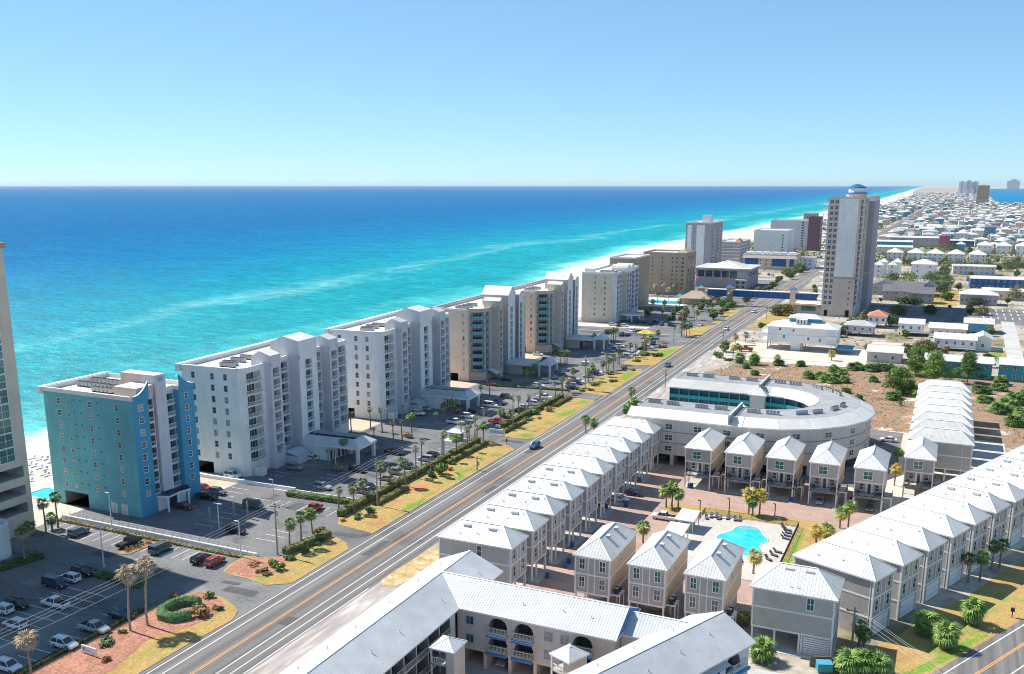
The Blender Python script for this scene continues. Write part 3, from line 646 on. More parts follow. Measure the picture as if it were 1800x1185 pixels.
for i in range(n):
    p, q = POOL[i], POOL[(i + 1) % n]; e = lambda t_, s_: (cx_ + (t_[0] - cx_) * s_, cy_ + (t_[1] - cy_) * s_)
    p2, q2 = e(p, 1.06), e(q, 1.06)
    b.poly([(p2[0], p2[1], 0.165), (q2[0], q2[1], 0.165), (q2[0], q2[1], 0.24), (p2[0], p2[1], 0.24)], 'pale_concrete')
    b.poly([(p2[0], p2[1], 0.24), (q2[0], q2[1], 0.24), (q[0], q[1], 0.24), (p[0], p[1], 0.24)], 'pale_concrete')
    b.poly([(p[0], p[1], 0.24), (q[0], q[1], 0.24), (q[0], q[1], 0.17), (p[0], p[1], 0.17)], 'teal_band')
b_steps = MB().poly([(x, y, 0.206) for x, y in ((-37.0, 197.3), (-36.3, 198.7), (-34.6, 199.4), (-32.9, 198.8), (-31.9, 197.4), (-33.2, 197.0), (-35.2, 196.8))], 'pool_shelf')
pr = thing('swimming_pool', 'freeform turquoise pool on the pale deck among the grey cottages', 'pool', (0, 0, 0))
obj('coping', b, pr); obj('water', MB().poly([(x, y, 0.2) for x, y in POOL], 'pool_water'), pr); obj('shallow_shelf', b_steps, pr)
pr2 = thing('swimming_pool', 'small teal pool on the beach side of the blue condominium', 'pool', (-193.2, 150.6, 0))
obj('water', MB().poly([(-4, -3, .07), (4, -3, .07), (4, 3, .07), (-4, 3, .07)], 'pool_water'), pr2)
obj('coping', MB().box(-4.8, -3.8, 0, 4.8, -3, .2, 'pale_concrete').box(-4.8, 3, 0, 4.8, 3.8, .2, 'pale_concrete').box(-4.8, -3, 0, -4, 3, .2, 'pale_concrete').box(4, -3, 0, 4.8, 3, .2, 'pale_concrete'), pr2)
pr3 = thing('swimming_pool', 'long pale green pool beyond the cream condominium, among palms', 'pool', (-166, 588, 0))
obj('water', MB().poly([(-14, -6, .07), (13, -8, .07), (12, 5, .07), (2, 7, .07), (-13, 8, .07)], 'pool_water'), pr3)
obj('coping', MB().prism([(-15, -7), (14, -9), (13, 6), (2, 8), (-14, 9)], 0.0, 0.05, 'pale_concrete'), pr3)

# ================================================================ CONDOMINIUMS
def roof_pack(root, spots, z, w_=1.0, name='air_conditioner'):
    me = cached('acu', lambda: MB().box(-.5, -.45, .25, .5, .45, 1.2, 'metal_grey', 'metal_dark').box(-.45, -.4, 0, .45, .4, .25, 'metal_dark').tube((0, 0, 1.2), (0, 0, 1.28), .36, .36, 8, 'metal_dark').build('air_conditioner'))
    for x, y in spots: obj(name, me, root, (x, y, z), 0, w_)
def parapet(b, pts, z0, z1, t, m):
    n = len(pts)
    for i in range(n):
        p, q = Vector(pts[i]), Vector(pts[(i + 1) % n]); d = (q - p); L = d.length; an = math.atan2(d.y, d.x)
        b.at(p.x, p.y, 0, an).box(0, 0.005, z0, L, t, z1, m); b.T = None
def slab_mesh(w_, out, m, curve=0.0, back=0.3):
    def mk():
        b = MB(); n = 6 if curve else 1
        P_ = [(-w_ / 2 + w_ * i / n, -out - curve * (1 - (2 * i / n - 1) ** 2)) for i in range(n + 1)]
        b.prism(P_ + [(w_ / 2, back), (-w_ / 2, back)], -0.12, 0.06, m, bottom=True); return b.build('balcony')
    return cached(('sl', w_, out, m, curve, back), mk)
def door_mesh(w_, h, fm, gm):
    def mk():
        b = MB(); b.box(-w_ / 2, -0.08, 0, w_ / 2, 0, h, gm)
        for x in (-w_ / 2, -w_ / 6, w_ / 6, w_ / 2 - .07): b.box(x, -0.11, 0, x + .07, -0.081, h, fm)
        b.box(-w_ / 2, -0.11, h, w_ / 2, 0, h + .08, fm); return b.build('glass_door')
    return cached(('dr', w_, h, fm, gm), mk)
def balcony(root, x, y, z, ang, w_, out, slab='white_paint', rail='white_paint', curve=0.0, style='bars', depth=1.3, door=None):
    o = obj('balcony', slab_mesh(w_, out, slab, curve), root, (x, y, z), ang)
    r = obj('railing', rail_mesh(w_ - .1, 1.05, rail, 0.0, style, 0.3, curve), o, (0, -out + .08, 0.06))
    if door: obj('glass_door', door_mesh(min(w_ * .62, 3.4), 2.1, door[0], door[1]), o, (0, depth - 0.02, 0.06))
    return o
def along(p, q, t):
    L = math.hypot(q[0] - p[0], q[1] - p[1]); d = ((q[0] - p[0]) / L, (q[1] - p[1]) / L); return p[0] + d[0] * t, p[1] + d[1] * t
def condo(name, label, loc, rz, foot, walls, zt, ground, fh, nf, roofm='flat_roof', parm='stucco_white', slope=0.0):
    """foot: outline (counter-clockwise); walls[i] describes the face foot[i] -> foot[i+1]"""
    root = thing(name, label, 'building', loc, rz)
    zs = [ground + i * fh for i in range(nf)]; b = MB(); n = len(foot)
    for i in range(n):
        p, q = foot[i], foot[(i + 1) % n]; s = walls.get(i, {}); m = s.get('m', walls['m'])
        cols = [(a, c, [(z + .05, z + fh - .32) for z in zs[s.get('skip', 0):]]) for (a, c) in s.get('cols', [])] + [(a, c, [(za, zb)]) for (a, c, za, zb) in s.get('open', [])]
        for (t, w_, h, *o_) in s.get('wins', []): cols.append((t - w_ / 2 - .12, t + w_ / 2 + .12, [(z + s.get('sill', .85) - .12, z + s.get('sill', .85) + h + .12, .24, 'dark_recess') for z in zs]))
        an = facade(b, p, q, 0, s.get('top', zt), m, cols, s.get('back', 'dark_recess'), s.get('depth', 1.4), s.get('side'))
        for (a, c) in s.get('cols', []):
            x, y = along(p, q, (a + c) / 2)
            for z in zs[s.get('skip', 0):]:
                balcony(root, x, y, z + .08, an, c - a + s.get('extra', 0), s.get('out', .25), s.get('slab', 'white_paint'), s.get('rail', 'white_paint'), s.get('curve', 0), s.get('style', 'bars'), s.get('depth', 1.4), s.get('door'))
        for (t, w_, h, *o_) in s.get('wins', []):
            x, y = along(p, q, t)
            for j, z in enumerate(zs):
                gm = rnd.choice(s.get('glass', ('glass_dark', 'glass_dark', 'glass_dark', 'glass_blue', 'curtain')))
                window(root, x - math.sin(an) * .13, y + math.cos(an) * .13, z + s.get('sill', .85), an, w_, h, s.get('frame', 'white_paint'), gm, o_[0] if o_ else 1, o_[1] if len(o_) > 1 else 2, t=.12)
    obj('wall', b, root)
    rb = MB(); rb.poly([(p[0], p[1], zt - .02) for p in foot], roofm); obj('roof', rb, root)
    pb = MB(); parapet(pb, foot, zt - .03, zt + .95, .45, parm); obj('parapet', pb, root)
    return root

# --- blue condominium
Bf = [(-27.5, 0), (0, 0), (0.2, 4.4), (-1.2, 4.9), (-1.2, 7.3), (-3.6, 7.3), (-3.6, 11.0), (-1.6, 11.0), (-1.6, 13.8), (0.1, 13.8), (0.1, 18.6), (-27.5, 18.6)]
blue = condo('blue_condominium', 'teal blue nine-storey condominium beside the near parking lot', (-159.3, 147.6, 0), 0, Bf, {
    'm': 'stucco_blue',
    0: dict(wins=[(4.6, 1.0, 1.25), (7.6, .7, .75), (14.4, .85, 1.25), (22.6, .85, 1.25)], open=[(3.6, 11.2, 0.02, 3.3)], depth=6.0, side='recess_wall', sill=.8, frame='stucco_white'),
    1: dict(m='stucco_sea', wins=[(2.3, 1.15, 1.3)], sill=.8, frame='white_paint'),  # deeper blue on the inland bays paints in their shade
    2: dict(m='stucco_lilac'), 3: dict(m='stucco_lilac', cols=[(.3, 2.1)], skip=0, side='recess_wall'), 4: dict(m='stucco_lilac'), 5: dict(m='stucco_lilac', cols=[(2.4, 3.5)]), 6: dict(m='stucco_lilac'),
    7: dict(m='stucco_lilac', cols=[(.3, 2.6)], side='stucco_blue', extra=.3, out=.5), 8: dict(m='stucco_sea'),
    9: dict(m='stucco_sea', wins=[(2.4, 1.0, 1.3)], frame='white_paint')}, 26.8, 3.7, 2.83, 8)
b = MB()                                    # swept-up gables over the bays, lift tower, stair head
def swoop(b, p, q, h0, h1, m, t=.4, up=True):
    n = 8; L = math.hypot(q[0] - p[0], q[1] - p[1]); an = math.atan2(q[1] - p[1], q[0] - p[0]); b.at(p[0], p[1], 0, an)
    hs = [h0 + (h1 - h0) * ((i / n) ** 2.2 if up else (1 - (1 - i / n) ** 2.2)) for i in range(n + 1)]
    for i in range(n):
        xa, xb = L * i / n, L * (i + 1) / n
        for y0 in (0, t): b.poly([(xa, y0, 26.8), (xb, y0, 26.8), (xb, y0, hs[i + 1]), (xa, y0, hs[i])][::1 if y0 == 0 else -1], m)
        b.poly([(xa, 0, hs[i]), (xb, 0, hs[i + 1]), (xb, t, hs[i + 1]), (xa, t, hs[i])], 'white_paint')
    b.poly([(L, 0, 26.8), (L, t, 26.8), (L, t, hs[-1]), (L, 0, hs[-1])], m); b.T = None
swoop(b, (.22, .2), (.42, 4.6), 27.8, 30.6, 'stucco_sea'); swoop(b, (.32, 18.4), (.32, 13.8), 27.8, 30.4, 'stucco_sea')
obj('gable', b, blue)
tw = MB(); tw.box(-4.4, 7.6, 3.9, -.6, 10.8, 31.2, 'stucco_lilac', 'flat_roof'); tw.box(-11, 7.62, 26.8, -4.4, 10.78, 31.2, 'stucco_peach', 'flat_roof'); obj('lift_tower', tw, blue)
obj('stair_head', MB().box(-7.5, 2.2, 26.8, -.9, 7.2, 29.2, 'stucco_peach', 'flat_roof'), blue)
obj('roof_edge', MB().box(-28.6, -.7, 26.4, -27.4, 19.2, 27.9, 'stucco_white').box(-27.4, -.5, 27.2, -.2, -.02, 27.9, 'stucco_white'), blue)
obj('entrance_canopy', MB().prism([(.3, 4.6), (3.0, 5.6), (2.6, 9), (3.2, 12), (.4, 14)], 3.5, 3.95, 'white_paint', 'navy_paint', True), blue)
for y in (5.6, 8.8, 12): obj('column', MB().tube((2.5, y, 0), (2.5, y, 3.5), .25, .25, 8, 'white_paint'), blue)
obj('entrance_wall', MB().box(-.5, 5, 0, 0.1, 13.6, 3.5, 'white_paint').box(.11, 8, 0, .16, 10.6, 2.6, 'glass_dark'), blue)
for x in (-8.2, -5.0): obj('service_door', MB().box(-.95, -.1, 0, .95, .02, 2.5, 'metal_pale').box(-.05, -.13, 0, .05, -.1, 2.5, 'metal_grey'), blue, (x, 0, .05))
for i in range(8):
    z = 3.7 + i * 2.83
    for x in (-18.0, -15.9, -10.6): obj('wall_vent', cached('vent', lambda: MB().box(-.16, -.12, 0, .16, .02, .2, 'metal_dark').build('wall_vent')), blue, (x, 0, z + 1.9))
roof_pack(blue, [(-24.0 + i * 1.25, 7.3) for i in range(10)] + [(-24.6 + i * 1.25, 11.8) for i in range(8)] + [(-16 + i * 1.3, 4.4) for i in range(5)], 26.8, 1.05)
for i in range(8): balcony(blue, -27.5, 8 + (i % 2) * .01, 3.8 + i * 2.83, -R(90), 12, 1.6)
# painted letters on the lift tower
mk = MB()
for (x0, z0, x1, z1) in ((-.5, 0, -.5, 1.1), (-.5, 1.1, -.05, .75), (-.05, .75, -.05, .3), (-.05, .3, -.5, 0), (.2, 1.1, .45, 0), (.45, 0, .95, 1.1)):
    mk.rib((x0, 0, z0), (x1, 0, z1), .07, .03, 'blue_paint', (0, -1, 0))
obj('painted_letters', mk, blue, (-.58, 9.1, 29.6), R(90))

# --- two white condominiums with curved corner balconies
def white_condo(label, loc, rz, L=50.5):
    M_ = L / 2
    f = [(-19, 0), (-1.5, 0), (0, 1.5), (0, 9), (2, 9), (2, 13.5), (-.8, 13.5), (-.8, M_ - 4.3), (2.6, M_ - 4.3), (2.6, M_ + 4.3), (-.8, M_ + 4.3), (-.8, L - 13.5), (2, L - 13.5), (2, L - 9), (0, L - 9), (0, L - 1.5), (-1.5, L), (-19, L)]
    gl = ('glass_dark', 'glass_blue', 'curtain', 'curtain')
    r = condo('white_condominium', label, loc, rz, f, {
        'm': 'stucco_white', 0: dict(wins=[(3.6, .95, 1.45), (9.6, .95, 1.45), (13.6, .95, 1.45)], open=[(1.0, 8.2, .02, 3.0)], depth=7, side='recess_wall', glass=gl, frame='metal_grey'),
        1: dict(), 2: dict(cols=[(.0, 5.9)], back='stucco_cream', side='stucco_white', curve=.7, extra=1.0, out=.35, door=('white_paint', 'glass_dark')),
        4: dict(m='stucco_lilac', cols=[(.9, 3.7)], back='recess_wall', top=30.2), 3: dict(m='stucco_lilac', top=30.2), 5: dict(m='stucco_lilac', top=30.2),  # lilac faces paint blue shade onto the white walls
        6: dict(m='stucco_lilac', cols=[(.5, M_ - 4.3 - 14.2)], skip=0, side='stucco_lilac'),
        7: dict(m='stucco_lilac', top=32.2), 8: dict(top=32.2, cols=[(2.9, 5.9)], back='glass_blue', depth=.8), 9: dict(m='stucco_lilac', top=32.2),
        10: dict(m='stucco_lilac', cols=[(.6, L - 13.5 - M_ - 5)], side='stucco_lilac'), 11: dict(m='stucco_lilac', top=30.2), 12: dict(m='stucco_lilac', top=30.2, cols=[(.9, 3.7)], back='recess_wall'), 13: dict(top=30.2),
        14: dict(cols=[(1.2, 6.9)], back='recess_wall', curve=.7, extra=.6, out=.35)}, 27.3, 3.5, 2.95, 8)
    for y0, y1, zt, xf in ((9, 13.5, 30.2, 2), (L - 13.5, L - 9, 30.2, 2), (M_ - 4.3, M_ + 4.3, 32.2, 2.6)):
        b = MB(); d = 6.0 if zt < 31 else 9.0; y0 += .03; y1 -= .03; xf -= .03
        b.poly([(xf, y0, zt), (xf, y1, zt), (xf - d * .55, y1, zt + 1.1), (xf - d * .55, y0, zt + 1.1)], 'roof_white')
        b.poly([(xf - d * .55, y0, zt + 1.1), (xf - d * .55, y1, zt + 1.1), (xf - d, y1, zt - .6), (xf - d, y0, zt - .6)], 'roof_white')
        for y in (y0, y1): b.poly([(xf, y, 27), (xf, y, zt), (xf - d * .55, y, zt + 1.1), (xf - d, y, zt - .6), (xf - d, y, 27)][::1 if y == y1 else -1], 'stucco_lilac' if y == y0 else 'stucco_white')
        b.poly([(xf - d, y0, 27), (xf - d, y1, 27), (xf - d, y1, zt - .6), (xf - d, y0, zt - .6)], 'stucco_white'); obj('roof_cap', b, r)
    obj('roof_edge', MB().box(-20.2, -.9, 26.5, -18.8, L + .9, 28.4, 'stucco_white').box(-18.8, -.6, 27.4, -2, -.02, 28.3, 'stucco_white'), r)
    sp = []
    for (y, x0, n) in ((5, -10, 4), (7.5, -11, 4), (12, -12, 4), (16, -12, 4), (L - 8, -11, 4), (L - 12, -12, 4)): sp += [(x0 + i * 1.15, y) for i in range(n)]
    roof_pack(r, sp, 27.3)
    # porte cochere
    c = MB(); y0, y1 = M_ - 5.2, M_ + 4.6; x0, x1 = 2.6, 20.5; z0 = 4.6
    c.poly([(x0, y0, z0), (x1, y0, z0), (x1 - 2.6, y0 + 2.4, z0 + 1.7), (x0, y0 + 2.4, z0 + 1.7)], 'roof_dull'); c.poly([(x1, y0, z0), (x1, y1, z0), (x1 - 2.6, y1 - 2.4, z0 + 1.7), (x1 - 2.6, y0 + 2.4, z0 + 1.7)], 'roof_white')
    c.poly([(x1, y1, z0), (x0, y1, z0), (x0, y1 - 2.4, z0 + 1.7), (x1 - 2.6, y1 - 2.4, z0 + 1.7)], 'roof_dull')  # duller metal on the long slopes paints blue shade on white roofing
    c.poly([(x0, y0 + 2.4, z0 + .7), (x1 - 2.6, y0 + 2.4, z0 + .7), (x1 - 2.6, y1 - 2.4, z0 + .7), (x0, y1 - 2.4, z0 + .7)], 'dark_recess')
    for a, d in (((x0, y0 + 2.4), (x1 - 2.6, y0 + 2.4)), ((x1 - 2.6, y0 + 2.4), (x1 - 2.6, y1 - 2.4)), ((x1 - 2.6, y1 - 2.4), (x0, y1 - 2.4))): c.poly([(a[0], a[1], z0 + .7), (d[0], d[1], z0 + .7), (d[0], d[1], z0 + 1.7), (a[0], a[1], z0 + 1.7)], 'stucco_lilac')
    c.prism([(x0, y0), (x1, y0), (x1, y1), (x0, y1)], z0 - .6, z0 - .01, 'white_paint', bottom=True); obj('entrance_canopy', c, r)
    for x, y in ((x1 - .7, y0 + .7), (x1 - .7, y1 - .7), (x1 - 8, y1 - .7)): obj('column', MB().box(-.4, -.4, 0, .4, .4, z0 - .6, 'white_paint'), r, (x, y))
    g = MB(); facade(g, (2.6, y0 + .6), (10.8, y0 + .6), 0, z0 - .6, 'stucco_white'); facade(g, (10.8, y0 + .6), (12.0, y1 - 1), 0, z0 - .6, 'stucco_white', [(.6 + i * 1.6, 1.7 + i * 1.6, [(.1, 2.6)]) for i in range(5)], 'glass_dark', .3); obj('lobby', g, r)
    obj('lean_to', MB().poly([(2.0, 13.5, 3.6), (5.6, 13.5, 2.5), (5.6, M_ - 5.4, 2.5), (2.0, M_ - 5.4, 3.6)], 'roof_dull').box(-4, 13.6, 0, 5.4, M_ - 5.5, 2.45, 'stucco_lilac'), r)
    obj('plant_box', MB().box(.2, 2, 0, 2.6, 4.2, 2.2, 'stucco_white', 'flat_roof'), r)
    return r
white_condo('white condominium with curved corner balconies, next to the blue one', (-157.6, 181.6, 0), R(3.2))
white_condo('second white condominium, between its twin and the tan ones', (-158.6, 247.6, 0), R(3.0))

# --- two tan condominiums with teal balcony rails and white gables
def tan_condo(label, loc, rz, L=52):
    M_ = 25.0
    f = [(-13.5, 0), (0.5, 0), (0.5, 1.6), (5.6, 4.6), (5.6, 11), (8.6, 11), (8.6, 14.6), (3.5, 14.6), (3.5, 20.5), (8.2, 20.5), (8.2, 28), (2, 28), (2, 35.5), (6.6, 35.5), (6.6, 41), (3, 41), (3, L), (-13.5, L)]
    r = condo('tan_condominium', label, loc, rz, f, {
        'm': 'stucco_tan', 0: dict(wins=[(12.0, .85, 1.35)], open=[(4.4, 9.6, .02, 2.8)], depth=6, side='recess_wall', frame='white_paint', glass=('curtain', 'curtain', 'glass_dark')),
        2: dict(cols=[(.3, 5.5)], back='stucco_cream', side='stucco_tan', rail='teal_rail', slab='teal_rail', style='panel', curve=.9, extra=.4, out=.3, door=('white_paint', 'glass_dark'), skip=0),
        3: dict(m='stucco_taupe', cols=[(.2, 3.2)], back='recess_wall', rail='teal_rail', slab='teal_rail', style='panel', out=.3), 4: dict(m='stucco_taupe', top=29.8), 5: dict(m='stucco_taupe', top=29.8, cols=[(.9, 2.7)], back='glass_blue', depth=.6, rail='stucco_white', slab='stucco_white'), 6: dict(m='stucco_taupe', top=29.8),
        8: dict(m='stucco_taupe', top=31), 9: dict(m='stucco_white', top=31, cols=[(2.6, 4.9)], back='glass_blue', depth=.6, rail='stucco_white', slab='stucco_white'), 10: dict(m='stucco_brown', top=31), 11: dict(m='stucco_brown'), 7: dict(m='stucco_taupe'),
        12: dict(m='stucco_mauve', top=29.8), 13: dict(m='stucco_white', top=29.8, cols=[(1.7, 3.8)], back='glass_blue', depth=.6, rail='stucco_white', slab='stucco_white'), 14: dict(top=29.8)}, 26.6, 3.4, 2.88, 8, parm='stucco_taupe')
    for y0, y1, zt, xf, h, d in ((11, 14.6, 29.8, 8.6, 1.0, 6.5), (35.5, 41, 29.8, 6.6, 1.2, 7), (20.5, 28, 31, 8.2, 3.0, 11)):
        b = MB(); ym = (y0 + y1) / 2; y0 += .03; y1 -= .03; xf -= .03; xb = xf - d
        for x, sgn in ((xf, 1), (xb, -1)): b.poly([(x, y0, 26.5), (x, y1, 26.5), (x, y1, zt), (x, ym, zt + h), (x, y0, zt)][::sgn], 'stucco_white')
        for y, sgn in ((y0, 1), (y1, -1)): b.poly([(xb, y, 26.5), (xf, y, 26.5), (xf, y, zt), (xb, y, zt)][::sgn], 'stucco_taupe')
        for y, sgn in ((y0 - .3, 1), (y1 + .3, -1)): b.poly([(xb - .3, y, zt - .1), (xf + .3, y, zt - .1), (xf + .3, ym, zt + h + .1), (xb - .3, ym, zt + h + .1)][::sgn], 'roof_white')
        obj('gable_roof', b, r)
    obj('roof_edge', MB().box(-14.7, -.8, 26.2, -13.3, L + .8, 27.8, 'stucco_mauve').box(-13.3, -.6, 26.9, .3, -.02, 27.6, 'stucco_white'), r)
    roof_pack(r, [(-7 + i * 1.15, y) for y in (6, 8.5, 12, 16) for i in range(4)], 26.6)
    obj('side_canopy', MB().poly([(5.8, 6.2, 3.9), (9.4, 6.2, 2.4), (9.4, 10.8, 2.4), (5.8, 10.8, 3.9)], 'roof_white').poly([(5.8, 6.2, 3.7), (5.8, 10.8, 3.7), (9.4, 10.8, 2.2), (9.4, 6.2, 2.2)], 'trim'), r)
    z0 = 4.4; x0, x1, y0, y1 = 8.2, 26.5, 18.5, 26.5; c = MB()
    c.prism([(x0, y0), (x1 - 5, y0), (x1 - 5, y1), (x0, y1)], z0 - .5, z0 + .9, 'white_paint', 'roof_dull', True); obj('entrance_canopy', c, r)
    h = hip_roof(x1 - 5, y0 - .6, x1 + 1, y1 + .6, z0 + .6, z0 + 2.6, 'roof_white', .8); obj('canopy_roof', h, r)
    for x, y in ((x1, y0 + .2), (x1, y1 - .2), (x1 - 4.4, y0 + .2)): obj('column', MB().box(-.35, -.35, 0, .35, .35, z0 + .35, 'white_paint'), r, (x, y))
    obj('lobby', MB().box(8.3, 19.4, 0, 14.5, 25.6, z0 - .52, 'stucco_taupe').box(14.5, 20.6, .1, 14.56, 24.6, 2.6, 'glass_dark'), r)
    return r
tan_condo('tan condominium with teal balcony rails, nearer of the pair', (-162.9, 313.4, 0), R(2.2))
tan_condo('tan condominium with teal balcony rails, farther of the pair', (-164.3, 380.6, 0), R(2.2))

# --- cream condominium with white stacked balconies
f = [(-17, 0), (0, 0), (0, 3.2), (1.6, 3.2), (1.6, 14), (4.2, 14), (4.2, 24), (1, 24), (1, 50), (-17, 50)]
cream = condo('cream_condominium', 'cream condominium with white stacked balconies and arched roof screens', (-163.6, 484, 0), R(2), f, {
    'm': 'stucco_cream', 0: dict(wins=[(7.5, .7, 1.1), (13.0, .9, 1.3)], frame='stucco_cream'),
    3: dict(m='white_paint', cols=[(1.2, 5.4), (6.4, 10)], back='dark_recess', out=.6), 5: dict(m='stucco_lilac', cols=[(1, 4), (5.5, 9)], out=.5), 7: dict(m='stucco_lilac', cols=[(3, 8), (12, 17), (20, 25)], out=.5), 1: dict(m='white_paint'), 2: dict(m='white_paint')}, 26.2, 3.0, 2.85, 8)
for y0, sgn in ((18, 1), (26, 1)):
    b = MB()
    for i in range(8):
        t0, t1 = math.pi * i / 8, math.pi * (i + 1) / 8
        A = [(4.2 - 9 * k_, y0 - 3.2 * math.cos(t), 27.2 + 3.2 * math.sin(t)) for k_ in (0, 1) for t in (t0, t1)]
        b.poly([A[0], A[1], A[3], A[2]], 'roof_white')
        for x in (4.2, -4.8): b.poly([(x, y0 - 3.2 * math.cos(t0), 26.1), (x, y0 - 3.2 * math.cos(t1), 26.1), (x, y0 - 3.2 * math.cos(t1), 27.2 + 3.2 * math.sin(t1)), (x, y0 - 3.2 * math.cos(t0), 27.2 + 3.2 * math.sin(t0))], 'white_paint')
    obj('roof_screen', b, cream)
obj('roof_screen', MB().prism([(-16, 2), (-11, 2), (-11, 5), (-16, 5)], 26.2, 28.8, 'white_paint'), cream)
roof_pack(cream, [(-9 + i * 1.3, y) for y in (8, 11) for i in range(6)], 26.2)
obj('entrance_canopy', MB().box(2, 8, 3.4, 14, 16, 4.2, 'white_paint', 'roof_dull'), cream)
for x, y in ((13.4, 8.6), (13.4, 15.4), (9, 8.6)): obj('column', MB().box(-.35, -.35, 0, .35, .35, 3.4, 'white_paint'), cream, (x, y))

def block(name, label, x0, y0, x1, y1, z, m, wins=(), side_wins=(), fh=2.9, z0=3.4, roofm='flat_roof', nf=None, par='stucco_white', frame='stucco_white', balc=(), balc_m='white_paint', small=True):
    """plain mid-rise: windows on the near and inland faces, balconies on the inland face"""
    r = thing(name, label, 'building', (x1, y0, 0)); W, L = x1 - x0, y1 - y0
    obj('wall', MB().box(-W, 0, 0, 0, L, z, m, roofm), r)
    pb = MB(); parapet(pb, [(-W, 0), (0, 0), (0, L), (-W, L)], z + .01, z + .9, .4, par); obj('parapet', pb, r)
    n = nf or int((z - z0) / fh)
    for j in range(n):
        zz = z0 + j * fh
        for (t, w_, h) in wins: window(r, -W + t, 0, zz + .8, 0, w_, h, frame, 'glass_dark', t=.12)
        for (t, w_, h) in side_wins: window(r, 0, t, zz + .8, R(90), w_, h, frame, 'glass_dark', t=.12)
        for (t, w_) in balc:
            o = balcony(r, 0, t, zz, R(90), w_, 1.5, balc_m, balc_m, 0, 'bars', 0.0); obj('glass_door', door_mesh(w_ * .7, 2.1, 'white_paint', 'glass_dark'), o, (0, 0.05, .06))
    return r
block('taupe_condominium', 'dark taupe block behind the cream condominium', -186, 545, -170, 575, 30, 'stucco_brown', [(13, 1, 1.2)], [(5, 1.2, 1.4), (12, 1.2, 1.4)])
tb = block('brown_condominium', 'square tan-brown condominium with small dark windows, before the white tower', -191, 630, -161, 656, 27.6, 'stucco_brown', [(3.5, .8, 1.1), (6.6, .8, 1.1), (13.5, .9, 1.2), (20.5, .9, 1.2), (23.5, .9, 1.2), (27.5, 1.6, 1.2)], [(6, 2.4, 1.6), (13, 2.4, 1.6), (20, 2.4, 1.6)], par='stucco_brown', frame='stucco_brown', fh=2.85)
obj('tile_roof', hip_roof(-9, 4, .8, 20, 27.7, 30.6, 'stucco_brown', 0, fascia='stucco_brown'), tb)
for j in range(8): balcony(tb, -30, 7, 3.6 + j * 2.85, -R(90), 9, 1.8)
wt = block('white_tower', 'pale grey high-rise with white panels behind the brown condominium', -203, 788, -181, 828, 42, 'stucco_mauve', [(7.2, 1.0, 1.2)], [(16, 1.0, 1.3)], balc=[(5, 4), (24, 4)], fh=3.0)
obj('wall_panel', MB().box(-20.5, -.15, 2, -17.0, .0, 40.4, 'stucco_white').box(-12.8, -.15, 2, -6, .0, 40.4, 'stucco_white'), wt)
obj('plant_room', MB().box(-9, 3, 42, -2, 11, 48.5, 'stucco_white', 'flat_roof'), wt)
bs = block('blue_condominium', 'blue-grey block with white floor bands and a red roof corner', -196, 880, -176, 930, 21.5, 'stucco_mauve', [(7, 1.2, 1.4), (13, 1.2, 1.4)], [(8, 2, 1.4), (18, 2, 1.4), (30, 2, 1.4)])
for j in range(6): obj('floor_band', MB().box(-20.2, -.2, 0, .2, 50, .5, 'white_paint'), bs, (0, 0, 4 + j * 3))
obj('tile_roof', hip_roof(-6, 2, 1, 16, 21.6, 25, 'terracotta', 0), bs)
for i in range(10): obj('roof_umbrella', cached('umb', lambda: MB().tube((0, 0, 0), (0, 0, 1.8), .06, .06, 5, 'metal_dark').tube((0, 0, 1.8), (0, 0, 2.6), 1.3, .05, 8, 'frond_dry').build('roof_umbrella')), bs, (-18 + i * 1.2, 3 + (i % 3), 21.6))
block('white_condominium', 'plain white windowless block beyond the blue-banded building', -186, 1000, -152, 1040, 27, 'stucco_white', [(29, 1.6, 1.4)], [(10, 2, 1.4)], fh=3)
block('mauve_condominium', 'grey block with a plum stair tower beyond the plain white block', -192, 1130, -150, 1165, 33, 'stucco_lilac', [(36, 3, 1.6)], [(6, 2, 1.4)])
block('plum_tower', 'plum coloured stair tower on the grey beach block', -149.9, 1128, -137, 1150, 37, 'plum_paint', [], [(6, 3, 1.6), (14, 3, 1.6)], par='plum_paint')
block('grey_condominium', 'narrow grey block behind the plum stair tower', -172, 1245, -156, 1262, 38, 'stucco_mauve', [(5, 1.5, 1.4), (11, 1.5, 1.4)])
mt = block('motel', 'long tan motel with mansard roof and blue wall panels by the highway', -168, 860, -123, 884, 12.5, 'stucco_tan', [(12, 1.4, 1.4), (15, 1.4, 1.4), (20, 1.4, 1.4), (25, 1.4, 1.4)], [(4, 2, 1.4), (10, 2, 1.4)], fh=3.2, z0=3, nf=2)
obj('wall_panel', MB().box(-44, -.2, 3, -32, 0, 9.4, 'blue_paint').box(-20, -.2, 3, -8, 0, 9.4, 'blue_paint').box(-5, -.2, 3, -1, 0, 9.4, 'blue_paint'), mt)
obj('mansard_roof', MB().poly([(-46, -1.4, 9.6), (1.4, -1.4, 9.6), (0, .5, 13.4), (-45, .5, 13.4)], 'stucco_peach').poly([(1.4, -1.4, 9.6), (1.4, 25, 9.6), (0, 24, 13.4), (0, .5, 13.4)], 'stucco_peach'), mt)
for i in range(6): obj('roof_drum', MB().tube((0, 0, 12.6), (6.2, 0, 12.6), 1.4, 1.4, 10, 'roof_white'), mt, (-44 + i * 7.4, 7, 1.2))
block('white_shop', 'small white two-storey shop beside the tan motel', -122, 884, -110, 900, 9, 'white_paint', [(4, 1.4, 1.4), (8, 1.4, 1.4)], fh=3, z0=2.5)

